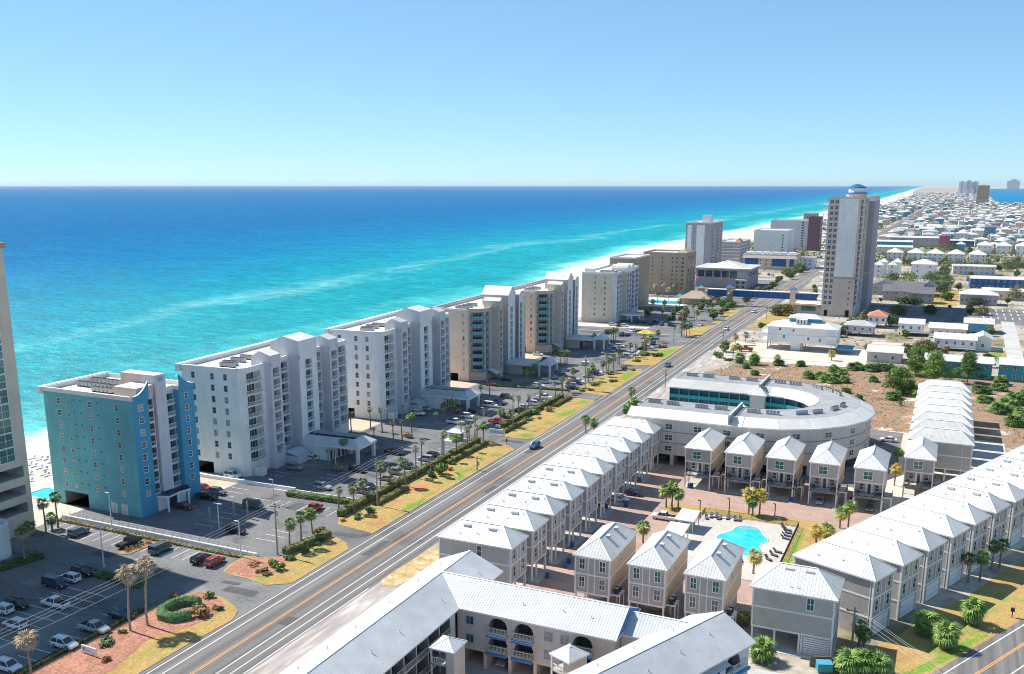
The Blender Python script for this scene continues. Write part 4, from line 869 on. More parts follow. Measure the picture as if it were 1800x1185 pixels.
# --- resort hall with broad hipped roof and long glazed gallery
r = thing('resort_hall', 'low resort hall with broad pale hipped roof and long glazed gallery', 'building', (-131, 690, 0)); b = MB()
facade(b, (-38, 0), (0, 0), 0, 13.4, 'stucco_mauve', [(1.0 + i * 5.9, 6.4 + i * 5.9, [(7.4, 12.2)]) for i in range(5)], 'glass_blue', 3.0, 'white_paint'); facade(b, (0, 0), (0, 40), 0, 13.4, 'stucco_mauve', [(3 + i * 7, 7 + i * 7, [(8, 11.5)]) for i in range(5)], 'glass_dark', 1); facade(b, (0, 40), (-38, 40), 0, 13.4, 'stucco_mauve'); facade(b, (-38, 40), (-38, 0), 0, 13.4, 'stucco_mauve')
obj('wall', b, r); obj('eave', MB().prism([(-39.5, -1.8), (1.8, -1.8), (1.8, 42), (-39.5, 42)], 13.4, 14.2, 'roof_white', bottom=True), r)
obj('roof', hip_roof(-33, 4, -5, 36, 14.2, 18.5, 'flat_roof', 0), r)
for x in (-37, -19, -3): obj('awning', MB().box(-1.5, -1.6, 6.6, 1.5, 0, 7.0, 'roof_white'), r, (x, 0))
obj('stair_wing', MB().box(-8, -6, 0, 0, -.01, 6.6, 'stucco_mauve', 'roof_white').box(-7, -6.1, 1, -5, -6, 2.6, 'glass_dark').box(-3, -6.1, 1, -1, -6, 2.6, 'glass_dark').box(-7, -6.1, 4, -5, -6, 5.6, 'glass_dark').box(-3, -6.1, 4, -1, -6, 5.6, 'glass_dark'), r)
# --- blue footbridge over the highway with its two gate towers
fb = thing('footbridge', 'covered blue footbridge crossing the highway to the tall tower', 'bridge', (-100, 590, 0))
def truss(x0, x1):
    b = MB(); b.box(x0, -1.6, 5.6, x1, 1.6, 6.0, 'blue_paint'); b.box(x0, -1.8, 9.4, x1, 1.8, 9.8, 'white_paint'); b.box(x0, -1.5, 6.0, x1, -1.4, 9.4, 'blue_paint'); b.box(x0, 1.4, 6, x1, 1.5, 9.4, 'blue_paint')
    n = int((x1 - x0) / 3)
    for i in range(n + 1): x = x0 + (x1 - x0) * i / n; b.box(x - .12, -1.62, 6, x + .12, -1.5, 9.4, 'navy_paint')
    return b
obj('span', truss(-21, 13.5), fb); obj('span', truss(-36, -24.2), fb); obj('span', truss(17.6, 30), fb)
for x, m in ((-22.6, 'stucco_mauve'), (15.5, 'stucco_tan')):
    t_ = obj('gate_tower', MB().box(-1.6, -2.1, 0, 1.6, 2.1, 11.2, m), fb, (x, 0)); obj('roof', hip_roof(-2.2, -2.7, 2.2, 2.7, 11.2, 13, 'blue_paint', 0), t_)
r = thing('pool_house', 'brown-roofed pool house with blue hats beside the footbridge', 'building', (-140, 588, 0))
obj('wall', MB().box(-12, -6, 0, 6, 6, 4, 'stucco_brown'), r); obj('roof', hip_roof(-13, -7, 7, 7, 4, 8.2, 'stucco_brown', 0), r)
for x, y, z, s_ in ((-2, 8, 9.5, 4.4), (-13, -2, 5, 3.4), (3, -6, 4.5, 2.6)): obj('blue_cap', hip_roof(-s_ / 2, -s_ / 2, s_ / 2, s_ / 2, z, z + 1.4, 'stucco_sea', 0), r, (x, y))
obj('turret', MB().box(-3.8, 6.2, 0, -.2, 9.8, 9.4, 'stucco_brown'), r)

# --- tall tower inland
f = [(-17, 0), (0, 0), (1.2, 7), (1.2, 41), (-17, 41)]
tw = condo('tall_tower', 'twenty-storey pinkish tower with blue domed cap standing inland', (-47.6, 562, 0), 0, f, {
    'm': 'stucco_peach', 0: dict(wins=[(1.9, 1.6, 1.7, 2, 2), (4.5, 1.6, 1.7, 2, 2), (14.2, .8, .9)], frame='stucco_peach', glass=('glass_dark', 'glass_dark', 'glass_blue'), open=[(1.6, 3.6, .1, 3.6), (13, 15.2, .1, 4)], depth=2),
    1: dict(m='stucco_peach', cols=[(.8, 5.6)], back='dark_recess', out=.6, curve=.5), 2: dict(cols=[(9, 13), (17, 21)], back='dark_recess', out=.5), 4: dict(cols=[(30, 36), (20, 26), (8, 14)], out=1.2)}, 65.4, 6.0, 3.12, 19, parm='stucco_peach')
obj('wall_panel', MB().box(-11.2, -.12, 22.6, -1.1, 0, 65.6, 'stucco_white'), tw)
obj('floor_band', MB().box(-11.4, -.22, 21.4, .3, 0, 22.3, 'stucco_mauve'), tw)
obj('rear_wing', MB().box(1.21, 38, 0, 4.4, 78, 64, 'stucco_mauve', 'flat_roof').box(1.21, 37.9, 21.4, 4.5, 78.1, 22.3, 'stucco_taupe').box(1.22, 44, 64, 4.3, 76, 66.5, 'stucco_taupe', 'stucco_sea'), tw)
for i in range(19): balcony(tw, -17, 3.4, 6.1 + i * 3.12, -R(90), 6, 2.7, 'white_paint', 'white_paint')
b = MB(); b.tube((-4, 16, 65.4), (-4, 16, 68.2), 5.6, 5.6, 12, 'stucco_peach'); b.tube((-4, 16, 68.2), (-4, 16, 68.8), 6.0, 5.8, 12, 'blue_paint'); b.tube((-4, 16, 68.8), (-4, 16, 71.2), 4.6, 4.6, 12, 'stucco_white'); obj('drum', b, tw)
obj('dome', MB().tube((-4, 16, 71.2), (-4, 16, 71.7), 5.1, 4.9, 12, 'blue_paint').tube((-4, 16, 71.7), (-4, 16, 73.0), 4.9, 2.2, 12, 'blue_paint').tube((-4, 16, 73.0), (-4, 16, 73.6), 2.2, .2, 12, 'blue_paint'), tw)
roof_pack(tw, [(-15 + i * 1.4, 4 + (i % 2) * 2) for i in range(9)], 65.4)
r = thing('entrance_lodge', 'low tan entrance lodge with teal glass at the foot of the tall tower', 'building', (-80, 566, 0))
obj('wall', MB().box(0, 0, 0, 16, 14, 6, 'stucco_peach', 'flat_roof').box(4, -.1, 2, 12, 0, 4.6, 'glass_teal'), r); obj('cornice', MB().box(-1, -1.4, 4.9, 17, -.0, 5.5, 'stucco_brown'), r)

# --- tower cut by the left edge of the picture, with garage floors
r = thing('beige_tower', 'beige high-rise at the left edge with tall green window strips', 'building', (-175, 132.6, 0)); L = 56; b = MB()
dk = [(2.0 + 0, L - 1.2, [(4.6, 6.7), (8.4, 10.6), (12.4, 14.8)])]
facade(b, (0, -L), (0, 0), 0, 60.5, 'stucco_cream', dk, 'dark_recess', 9.0, 'concrete'); facade(b, (0, 0), (-26, 0), 0, 60.5, 'stucco_cream'); facade(b, (-26, 0), (-26, -L), 0, 60.5, 'stucco_cream'); facade(b, (-26, -L), (0, -L), 0, 60.5, 'stucco_cream')
b.poly([(0, -L, 60.5), (0, 0, 60.5), (-26, 0, 60.5), (-26, -L, 60.5)], 'flat_roof'); obj('wall', b, r)
obj('cornice', MB().box(-26.4, -L - .4, 60.5, .5, .4, 61.6, 'stucco_brown'), r)
for t in (-4.6, -14.5, -24.5, -34.5):
    for i in range(14): window(r, 0, t, 16.4 + i * 3.12, R(90), 3.4, 2.8, 'white_paint', 'glass_teal', 2, 2, 'window', .14)
r = thing('white_annex', 'low white annex before the beige tower, rounded corner', 'building', (-166, 121, 0))
b = MB(); pts = [(-9, -20), (0, -20), (0, -2), (-.8, -.6), (-2.4, 0), (-9, 0)]
for i in range(len(pts)): 
    p, q = pts[i], pts[(i + 1) % len(pts)]; facade(b, p, q, 0, 6.6, 'stucco_white', [(1.5, 4.5, [(.8, 2.6), (4, 5.6)]), (7, 10, [(.8, 2.6), (4, 5.6)]), (12.5, 15.5, [(.8, 2.6), (4, 5.6)])] if i == 1 else [], 'glass_dark', .5)
b.poly([(p[0], p[1], 6.2) for p in pts], 'flat_roof'); obj('wall', b, r); pb = MB(); parapet(pb, pts, 6.21, 7.2, .35, 'stucco_white'); obj('parapet', pb, r)

# ================================================================ COTTAGES OF THE COMPLEX
HS, HZ_ = 0.98, 10.3 / 9.0             # eaves stand at 10.3 m
def vent_mesh(): return cached('rv', lambda: MB().box(-.7, -.28, 0, .7, .28, .28, 'metal_pale', 'metal_grey').build('roof_vent'))
def pipe_mesh(): return cached('rp', lambda: MB().tube((0, 0, -.2), (0, 0, .45), .07, .07, 6, 'metal_pale').build('vent_pipe'))
ROOF_ROW = hip_roof(-7.8, -3.8, 7.8, 3.8, 9.0, 11.3, 'roof_white', .55, 3.5).build('roof')
ROOF_TALL = hip_roof(-3.6, -7.9, 3.6, 7.9, 9.0, 11.2, 'roof_white', .55, 3.6).build('roof')
def band(b, x0, y0, x1, y1, z, h=.26, t=.05, m='trim'):
    b.box(x0 - t, y0 - t, z, x1 + t, y0 + .0, z + h, m); b.box(x0 - t, y1, z, x1 + t, y1 + t, z + h, m)
    b.box(x0 - t, y0, z, x0, y1, z + h, m); b.box(x1, y0, z, x1 + t, y1, z + h, m)
def corners(b, x0, y0, x1, y1, z0, z1, t=.06, w_=.22, m='trim'):
    for x, sx in ((x0, -1), (x1, 1)):
        for y, sy in ((y0, -1), (y1, 1)):
            b.box(min(x, x - sx * w_) - (t if sx < 0 else 0), min(y, y - sy * w_) - (t if sy < 0 else 0), z0, max(x, x - sx * w_) + (t if sx > 0 else 0), max(y, y - sy * w_) + (t if sy > 0 else 0), z1, m)
POST = MB().box(-.15, -.15, 0, .15, .15, 3.0, 'trim').build('post')
def row_house(label, loc, rz=0.0, closed=False, vents=True, side_window=False, group=None):
    h = thing('row_cottage', label, 'house', (loc[0] * HS, loc[1] * HS, 0), rz, group); h.scale = (HS, HS, HZ_)
    x0, x1, y0, y1 = -7.4, 7.4, -3.45, 3.45
    def wl():
        b = MB().box(x0, y0, 3.0, x1, y1, 8.9, 'siding')
        if closed: b.box(x0 + .02, y0 + .02, 0, x1 - .02, y1 - .02, 3.0, 'siding')
        else: b.box(x0 + .02, y0 + .02, 0, -2.2, y1 - .02, 3.0, 'siding')
        return b.build('wall')
    def tr():
        b = MB(); band(b, x0, y0, x1, y1, 2.9); band(b, x0, y0, x1, y1, 5.9); corners(b, x0, y0, x1, y1, 3.2 if not closed else 0, 8.8)
        for y in (-.75, .75): b.box(x1, y - .09, 3.16, x1 + .07, y + .09, 8.8, 'trim')
        return b.build('trim')
    obj('wall', cached(('rw', closed), wl), h); obj('trim', cached(('rt', closed), tr), h); obj('roof', ROOF_ROW, h)
    for y in (-2.0, 2.0):
        for z in (3.95, 6.85): window(h, x1, y, z, R(90), .95, 1.6, 'trim', rnd.choice(('glass_dark', 'glass_dark', 'glass_blue')))
        window(h, x0, y, 6.85, -R(90), .95, 1.6, 'trim', 'glass_dark')
    if side_window: window(h, 1.0, y0, 6.85, 0, .95, 1.6, 'trim', 'glass_dark')
    if closed: obj('garage_door', cached('gd', lambda: MB().box(0, -2.6, .1, .07, 2.6, 2.75, 'white_paint').box(.07, -2.6, .95, .09, 2.6, 1.0, 'metal_grey').box(.07, -2.6, 1.8, .09, 2.6, 1.85, 'metal_grey').build('garage_door')), h, (x1, 0))
    else:
        for x in (7.2, 1.6):
            for y in (-3.25, 0 if x < 7 else -1.1, 3.25): obj('post', POST, h, (x, y))
        obj('floor_slab', cached('fs', lambda: MB().box(-7.6, -3.7, 0, 8.6, 3.7, .1, 'concrete').build('floor_slab')), h)
    if vents:
        for x in (-2.6, 2.6): obj('roof_vent', vent_mesh(), h, (x, -1.05, 10.62))
    for y in (-3.5, 3.5): obj('downspout', cached('dsp', lambda: MB().box(-.05, -.05, 0, .05, .05, 8.8, 'trim').build('downspout')), h, (rnd.choice((6.9, 5.2)), y))
    if rnd.random() < .8:
        k_ = rnd.choice((-6.5, -5.2, -4.0)); obj('air_conditioner', cached('acu3', lambda: MB().box(-.4, -.35, .1, .4, .35, .95, 'metal_grey', 'metal_dark').build('air_conditioner')), h, (k_, -3.95))
    for x, y, z in ((rnd.uniform(-.5, 1.5), -2.2, 9.95), (rnd.uniform(3.6, 4.6), -1.0, 10.6), (rnd.uniform(-4, -2), -2.6, 9.7)): obj('vent_pipe', pipe_mesh(), h, (x, y, z))
    return h
for i in range(10):
    row_house('grey cottage, %s from the near end of the row lining the highway' % ORD[i], (-74.6, 149.0 + 9.93 * i, 0), 0, False, i < 5, i == 0, 'grey cottages lining the highway')
for i in range(11):
    row_house('grey garage cottage, %s from the near end of the row along the side road' % ORD[i], (-12.0 + 3.86 * i, 164.2 + 9.18 * i, 0), R(-22.6), True, i > 4, False, 'grey cottages along the side road')
for i in range(8):
    row_house('grey cottage, %s nearest of the stacked roofs before the green trees' % ORD[i], (2.1, 261.0 + 9.75 * i, 0), 0, False, False, False, 'grey cottages below the trees')

def tall_house(label, loc, porch, group):
    h = thing('porch_cottage' if porch else 'narrow_cottage', label, 'house', (loc[0] * HS, loc[1] * HS, 0), 0, group); h.scale = (HS, HS, HZ_)
    x0, x1, y0, y1 = -3.25, 3.25, -7.5, 7.5; yp = y0 + 2.6 if porch else y0
    def wl():
        b = MB().box(x0, y0, 6.0, x1, y1, 8.9, 'siding').box(x0 + .01, yp, 3.0, x1 - .01, y1 - .01, 6.0, 'siding')
        b.box(x0 + .4, 1.5 if porch else -2, 0, x1 - .4, y1 - .4, 3.0, 'siding')
        b.poly([(x1 + .015, yp, 3.1), (x1 + .015, y1, 3.1), (x1 + .015, y1, 5.95), (x1 + .015, yp, 5.95)], 'siding_bounce_lit').poly([(x1 + .015, y0, 6.05), (x1 + .015, y1, 6.05), (x1 + .015, y1, 8.85), (x1 + .015, y0, 8.85)], 'siding_bounce_lit')  # inland side carries warm bounced light as a painted tan
        return b.build('wall')
    def tr():
        b = MB(); band(b, x0, y0, x1, y1, 5.9); band(b, x0, y0, x1, y1, 2.85 if not porch else 2.75, .3); corners(b, x0, y0, x1, y1, 6.16 if porch else 3.15, 8.8)
        if not porch:
            for x in (-.75, .45): b.box(x - .09, y0 - .06, 3.16, x + .09, y0, 8.8, 'trim')
        return b.build('trim')
    obj('wall', cached(('tw', porch), wl), h); obj('trim', cached(('tt', porch), tr), h); obj('roof', ROOF_TALL, h)
    if porch:
        window(h, -.3, y0, 6.75, 0, 1.9, 1.55, 'trim', rnd.choice(('glass_teal', 'glass_blue', 'glass_teal')), 2, 2, t=.14)
        obj('deck', cached('dk', lambda: MB().box(-3.3, -7.55, 2.74, 3.3, -4.9, 3.02, 'trim').box(3.3, -5.6, 2.74, 5.2, -2.0, 3.02, 'trim').build('deck')), h)
        obj('railing', rail_mesh(6.2, 1.0, 'metal_dark', 2.3, 'bars', .16), h, (0, y0 + .06, 3.02))
        obj('railing', rail_mesh(1.8, 1.0, 'metal_dark', 3.2, 'bars', .16), h, (4.2, -5.5, 3.02))
        d = obj('porch_door', MB().box(-.85, -.1, 0, .85, .02, 2.25, 'trim').box(-.32, -.13, .1, .32, -.1, 2.15, 'glass_dark'), h, (0, yp, 3.04))
        for x in (-1.7, 1.7): window(h, x, yp, 3.9, 0, .9, 1.2, 'trim', 'glass_dark')
        for x in (-3.1, 3.1):
            for y in (-7.35, -3.4, 1.2): obj('post', POST, h, (x, y), 0, (1, 1, .92))
            obj('porch_post', MB().box(-.12, -.12, 3.02, .12, .12, 6.0, 'trim'), h, (x, -7.35))
        for y in (-5.4, -2.2): obj('post', POST, h, (5.0, y), 0, (.8, .8, .92))
        obj('floor_slab', cached('fs2', lambda: MB().box(-3.4, -7.8, 0, 3.4, 7.6, .1, 'concrete').build('floor_slab')), h)
        for y in (-4.4, 3.5): obj('vent_pipe', pipe_mesh(), h, (0, y, 11.2), 0, 1.2)
    else:
        for x in (-1.9, 1.9):
            for z in (3.95, 6.85): window(h, x, y0, z, 0, .95, 1.6, 'trim', rnd.choice(('glass_dark', 'glass_teal', 'glass_dark')), 2, 2, t=.13)
        window(h, x1 + .02, -1.2, 6.9, R(90), .7, 1.3, 'trim', 'glass_dark')
        for x in (-3.05, 3.05):
            for y in (-7.3, -2.4): obj('post', POST, h, (x, y))
        st = obj('equipment_deck', MB().box(3.3, -6.6, 3.0, 5.0, -4.0, 3.2, 'trim').box(4.8, -6.5, 0, 4.95, -6.35, 3, 'trim').box(4.8, -4.2, 0, 4.95, -4.05, 3, 'trim'), h)
        for y in (-6.0, -4.7): obj('air_conditioner', cached('acu2', lambda: MB().box(-.4, -.4, 0, .4, .4, .9, 'metal_dark', 'metal_grey').build('air_conditioner')), st, (4.1, y, 3.2))
        for y in (-2.0, 2.4): obj('roof_vent', cached('rv2', lambda: MB().box(-.35, -.45, -.1, .35, .45, .4, 'metal_grey', 'metal_pale').build('roof_vent')), h, (1.0, y, 10.65))
    return h
for i, x in enumerate((-52.4, -42.4, -32.4)):
    tall_house('narrow grey cottage with bounce-lit side, %s from the left behind the courtyard building' % ORD[i], (x, 155.4, 0), False, 'narrow cottages behind the courtyard building')
for i in range(5):
    tall_house('grey stilt cottage with dark porch, %s from the left in front of the horseshoe building' % ORD[i], (-52.5 + 10.03 * i, 232.6, 0), True, 'porch cottages before the horseshoe building')
tall_house('grey stilt cottage with dark porch, in front of the stacked white roofs', (-2.15, 246.4, 0), True, 'porch cottages before the horseshoe building')

# the larger cottage nearest the camera at right
h = thing('wide_cottage', 'wide grey cottage with open carport and louvred wall, nearest at right', 'house', (-17.9 * HS, 152.0 * HS, 0)); h.scale = (HS, HS, HZ_)
x0, x1, y0, y1 = -6.4, 6.4, -4.6, 4.3
b = MB().box(x0, y0, 3.1, x1, y1, 8.9, 'siding').box(1.6, y0 + .25, 0, x1 - .02, y1 - .02, 3.1, 'siding').box(x0 + .3, 1.2, 0, 1.6, y1 - .2, 3.1, 'siding'); obj('wall', b, h)
b = MB(); band(b, x0, y0, x1, y1, 2.95, .3); band(b, x0, y0, x1, y1, 6.0); corners(b, x0, y0, x1, y1, 3.25, 8.8); corners(b, 1.6, y0 + .2, x1, y1, 0, 2.95); obj('trim', b, h)
obj('roof', hip_roof(-6.9, -5.0, 6.9, 4.7, 9.0, 11.6, 'roof_white', .55, 4.0), h)
window(h, 2.7, y0, 6.85, 0, 1.0, 1.7, 'trim', 'glass_teal', 2, 2, t=.14)
for i in range(8): obj('louvre', cached('lv', lambda: MB().box(1.95, -.1, 0, 6.1, .02, .22, 'trim').build('louvre')), h, (0, y0 + .22, .2 + i * .33))
for x in (-6.2, -2.6, 1.3): obj('post', POST, h, (x, y0 + .2))
for x in (-1.3, 1.9): obj('roof_vent', vent_mesh(), h, (x, -1.0, 10.95))
for x in (-.6, .5): obj('vent_pipe', pipe_mesh(), h, (x, -4.0, 9.5))
obj('floor_slab', MB().box(-6.6, -5.6, 0, 6.6, 4.6, .1, 'pale_concrete'), h)
obj('inner_door', MB().box(-.4, -.06, .1, .4, 0, 2.1, 'dark_recess'), h, (1.0, 1.19))

# --- courtyard apartment building at the bottom of the picture
ct = thing('courtyard_apartments', 'peach courtyard apartment building with grey metal gable roofs, bottom centre', 'building', (0, 0, 0))
def gable_wing(name, p, q, hw, ze, zr, m='roof_dull', rib=.45, ends=True, gm='siding'):
    L = math.hypot(q[0] - p[0], q[1] - p[1]); an = math.atan2(q[1] - p[1], q[0] - p[0])
    r_ = hip_roof(0, -hw, L, hw, ze, zr, m, rib, gable=gm) if L >= 2 * hw else hip_roof(0, -hw, L, hw, ze, zr, m, rib)
    return obj(name, r_, ct, (p[0], p[1], 0), an)
gable_wing('roof', (-69.8, 40), (-69.8, 134.6), 6.3, 9.5, 12.2)
gable_wing('roof', (-69.8, 124.6), (-38.2, 124.6), 5.9, 9.52, 12.22, gm='awning_blue')
d_ = (math.sin(R(23.2)), math.cos(R(23.2)))
pe = (-25.4, 129.2); pb_ = (pe[0] - d_[0] * 62, pe[1] - d_[1] * 62)
gable_wing('roof', pb_, pe, 5.9, 9.5, 12.2)
gable_wing('roof', (-38.2, 125.6), (-29.0, 125.6), 4.0, 9.2, 11.2)
for (x, y, an) in ((-60.4, 109.2, 0), (-59.6, 97.0, 0), (-43.6, 114.0, R(-23)), (-66, 91, 0)):
    if an or x > -61: 
        rr = hip_roof(-1.9, -2.1, 2.1, 2.1, 8.7, 9.8, 'roof_dull', .4); obj('stair_roof', rr, ct, (x, y, 0), an)
        s_ = obj('stair_tower', MB().box(.6, -1.7, 0, 1.9, 1.7, 8.5, 'stucco_peach').box(-2, 1.4, 0, .6, 1.7, 8.5, 'recess_wall').box(-1.9, -1.7, 0, -1.7, -1.5, 8.5, 'trim').box(-1.9, -1.7, 3, .6, 1.4, 3.15, 'concrete').box(-1.9, -1.7, 6, .6, 1.4, 6.15, 'concrete'), ct, (x, y, 0), an)
        for z in (3.15, 6.15): obj('railing', rail_mesh(2.4, 1.0, 'trim', 0, 'bars', .3), s_, (-.7, -1.6, z))
b = MB()                                    # left wing: open galleries towards the court
gal = [(.3 + i * 3.4, 3.5 + i * 3.4, [(.1, 2.8), (3.15, 5.8), (6.15, 8.8)]) for i in range(22)]
facade(b, (-64.2, 42), (-64.2, 118.6), 0, 9.35, 'trim', gal, 'dark_recess', 1.7, 'recess_wall'); facade(b, (-64.2, 130.4), (-64.2, 134.4), 0, 9.35, 'siding'); facade(b, (-64.2, 134.4), (-75.4, 134.4), 0, 9.35, 'siding'); facade(b, (-75.4, 134.4), (-75.4, 42), 0, 9.35, 'siding')
obj('wall', b, ct)
for z in (3.1, 6.1):
    for i in range(22): obj('railing', rail_mesh(3.3, 1.05, 'stucco_cream', 0, 'bars', .22), ct, (-64.1, 44 + i * 3.4, z), R(90))
b = MB(); XA = -64.2                        # middle wing: arched balconies over carports
ar = []; ca = []
for x in (-57.2, -52.9, -43.5): ar.append((x - XA - 1.55, x - XA + 1.55, [(3.55, 5.9), (6.45, 8.8)]))
facade(b, (XA, 119.3), (-38.6, 119.3), 3.0, 9.4, 'stucco_peach', ar, 'dark_recess', 1.6, 'recess_wall', True)
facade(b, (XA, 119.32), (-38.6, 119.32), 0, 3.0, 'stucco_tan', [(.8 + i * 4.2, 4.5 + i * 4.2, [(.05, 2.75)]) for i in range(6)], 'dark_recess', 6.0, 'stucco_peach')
facade(b, (-38.6, 119.3), (-38.6, 130), 0, 9.4, 'stucco_peach'); facade(b, (-38.6, 130), (XA, 130), 0, 9.4, 'stucco_peach'); b.box(-38.5, 121.7, 0, -28.6, 129.4, 9.1, 'stucco_peach'); obj('wall', b, ct)
for x in (-57.2, -52.9, -43.5):
    for z in (3.5, 6.4):
        o = obj('balcony', slab_mesh(3.3, .7, 'stucco_cream'), ct, (x, 119.3, z)); obj('railing', rail_mesh(3.2, 1.0, 'stucco_cream', .6, 'bars', .22), o, (0, -.62, .06))
        obj('valance', MB().box(-1.75, -1.0, -.5, 1.75, -.75, -.12, 'awning_blue').poly([(-1.75, -1.0, -.12), (1.75, -1.0, -.12), (1.75, -.05, .0), (-1.75, -.05, 0)], 'awning_blue'), o)
for x in (-62.0, -48.9, -46.3):
    for z in (4.0, 7.0): window(ct, x, 119.3, z, 0, 1.2, 1.25, 'metal_grey', rnd.choice(('glass_blue', 'curtain')), 2, 1)
b = MB(); nrm = (d_[1], -d_[0])              # right wing, turned with the side road
pp = lambda s_, o: (pe[0] - d_[0] * s_ + nrm[0] * o, pe[1] - d_[1] * s_ + nrm[1] * o)
arr = [(58.5 - 1.2 - 3.4, 58.5 - 1.2, [(3.4, 5.8), (6.35, 8.8)]), (40, 43.2, [(3.4, 5.8), (6.35, 8.8)])]
facade(b, pp(60, 5.1), pp(.6, 5.1), 0, 9.35, 'stucco_white', arr, 'dark_recess', 1.4, 'recess_wall', True); facade(b, pp(.6, 5.1), pp(.6, -5.1), 0, 9.35, 'siding'); facade(b, pp(.6, -5.1), pp(60, -5.1), 0, 9.35, 'siding'); obj('wall', b, ct)
an = math.atan2(d_[1], d_[0])
for s_ in (3.2, 18.6):
    x, y = pp(s_, 5.1)
    for z in (3.4, 6.3):
        o = obj('balcony', slab_mesh(3.6, .5, 'white_paint'), ct, (x, y, z), an); obj('railing', rail_mesh(3.4, 1.0, 'trim', .4, 'bars', .25), o, (0, -.45, .06)); obj('valance', MB().box(-1.9, -.9, -.5, 1.9, -.55, -.1, 'stucco_sea'), o)
for s_ in (8.2, 11.2, 14):
    x, y = pp(s_, 5.1); window(ct, x, y, 7, an, 1.2, 1.2, 'metal_grey', 'glass_dark', 2, 1); window(ct, x, y, 4, an, 1.2, 1.2, 'metal_grey', 'glass_dark', 2, 1)
x, y = pp(9.7, 5.1); obj('awning', MB().poly([(-3, 0, 9.0), (-3, -1.3, 8.5), (3, -1.3, 8.5), (3, 0, 9.0)], 'roof_white').poly([(-3, -.02, 8.9), (3, -.02, 8.9), (3, -1.3, 8.42), (-3, -1.3, 8.42)], 'stucco_sea'), ct, (x, y, 0), an)
for x, y, z in ((-72.4, 97, 11.1), (-72.6, 104, 11.0), (-72.5, 113, 11.0), (-72.7, 122, 11), (-72.4, 129, 11.05), (-72.8, 91, 10.9), (-66.2, 118, 10.8), (-66.4, 106, 10.8), (-66.6, 99, 10.9), (-66, 130, 10.7), (-54, 121.5, 10.8), (-47.5, 121.7, 10.9), (-43, 121.6, 10.8)): obj('vent_pipe', pipe_mesh(), ct, (x, y, z), 0, 1.1)
for s_, o in ((6, 2), (13, 2.4), (20, 2.6), (26, 2.2), (9, -2), (17, -2.4), (24, -2.6)):
    x, y = pp(s_, o); obj('vent_pipe', pipe_mesh(), ct, (x, y, 12.2 - abs(o) * .457), 0, 1.1)
t_ = thing('pool_fence', 'white rail fence inside the courtyard of the peach apartments', 'fence', (-58, 112.6, 0))
for k_, (x, y, L_, a_) in enumerate(((0, 0, 10, 0), (10, 0, 9, -R(70)), (0, 0, 12, -R(110)))):
    obj('rail_panel', cached(('rlp', L_), lambda: MB().box(0, -.03, 1.1, L_, .03, 1.2, 'white_paint').box(0, -.03, .1, L_, .03, .2, 'white_paint').build('rail_panel')), t_, (x, y), a_)
    for i in range(int(L_ / 2) + 1): obj('post', cached('fp', lambda: MB().box(-.05, -.05, 0, .05, .05, 1.25, 'white_paint').build('post')), t_, (x + math.cos(a_) * i * 2, y + math.sin(a_) * i * 2))

# --- horseshoe apartment building
hs = thing('horseshoe_apartments', 'horseshoe shaped apartment building with white roof skirts and teal courtyard', 'building', (-44.45, 266.7, 0)); hs.scale = (.988, .988, 1.063)
U0 = -31.0
def ring(r_, n=10, u0=U0):
    pts = [(u0, -r_)]
    for i in range(n + 1): a = -math.pi / 2 + math.pi * i / n; pts.append((r_ * math.cos(a), r_ * math.sin(a)))
    pts.append((u0, r_)); return pts
Ro, Rf, Ri, Rc = ring(30.2), ring(26.4), ring(15.3), ring(12.8); Rw = ring(29.3)
fl = MB(); 
for i in range(len(Rf) - 1): fl.poly([(Ri[i][0] + (1.6 if i == 0 else 0), Ri[i][1], 13.6), (Rf[i][0] + (1.6 if i == 0 else 0), Rf[i][1], 13.6), (Rf[i + 1][0], Rf[i + 1][1], 13.6), (Ri[i + 1][0], Ri[i + 1][1], 13.6)], 'flat_grey')
obj('flat_roof', fl, hs)
for i in range(len(Ro) - 1):
    b = MB(); n_ = Vector((Ro[i][0] + Ro[i + 1][0], Ro[i][1] + Ro[i + 1][1], 0))
    q = [(Ro[i][0], Ro[i][1], 12), (Ro[i + 1][0], Ro[i + 1][1], 12), (Rf[i + 1][0], Rf[i + 1][1], 13.7), (Rf[i][0], Rf[i][1], 13.7)]
    b.poly(q, 'roof_white'); b.poly([(Ro[i][0], Ro[i][1], 11.7), (Ro[i + 1][0], Ro[i + 1][1], 11.7), (Ro[i + 1][0], Ro[i + 1][1], 12), (Ro[i][0], Ro[i][1], 12)], 'trim')
    b.poly([(Rw[i][0], Rw[i][1], 11.75), (Rw[i + 1][0], Rw[i + 1][1], 11.75), (Ro[i + 1][0], Ro[i + 1][1], 11.7), (Ro[i][0], Ro[i][1], 11.7)], 'trim')
    b.rib(q[0], q[3], .1, .08, 'metal_grey', (0, 0, 1)); obj('roof_skirt', b, hs)
    b = MB(); q = [(Ri[i][0], Ri[i][1], 13.7), (Ri[i + 1][0], Ri[i + 1][1], 13.7), (Rc[i + 1][0], Rc[i + 1][1], 11.6), (Rc[i][0], Rc[i][1], 11.6)]
    b.poly(q, 'roof_white'); b.poly([(q[3][0], q[3][1], 11.6), (q[2][0], q[2][1], 11.6), (q[2][0], q[2][1], 11.3), (q[3][0], q[3][1], 11.3)], 'trim'); obj('roof_skirt', b, hs)
b = MB(); cw = MB()
Rg = ring(13.2)
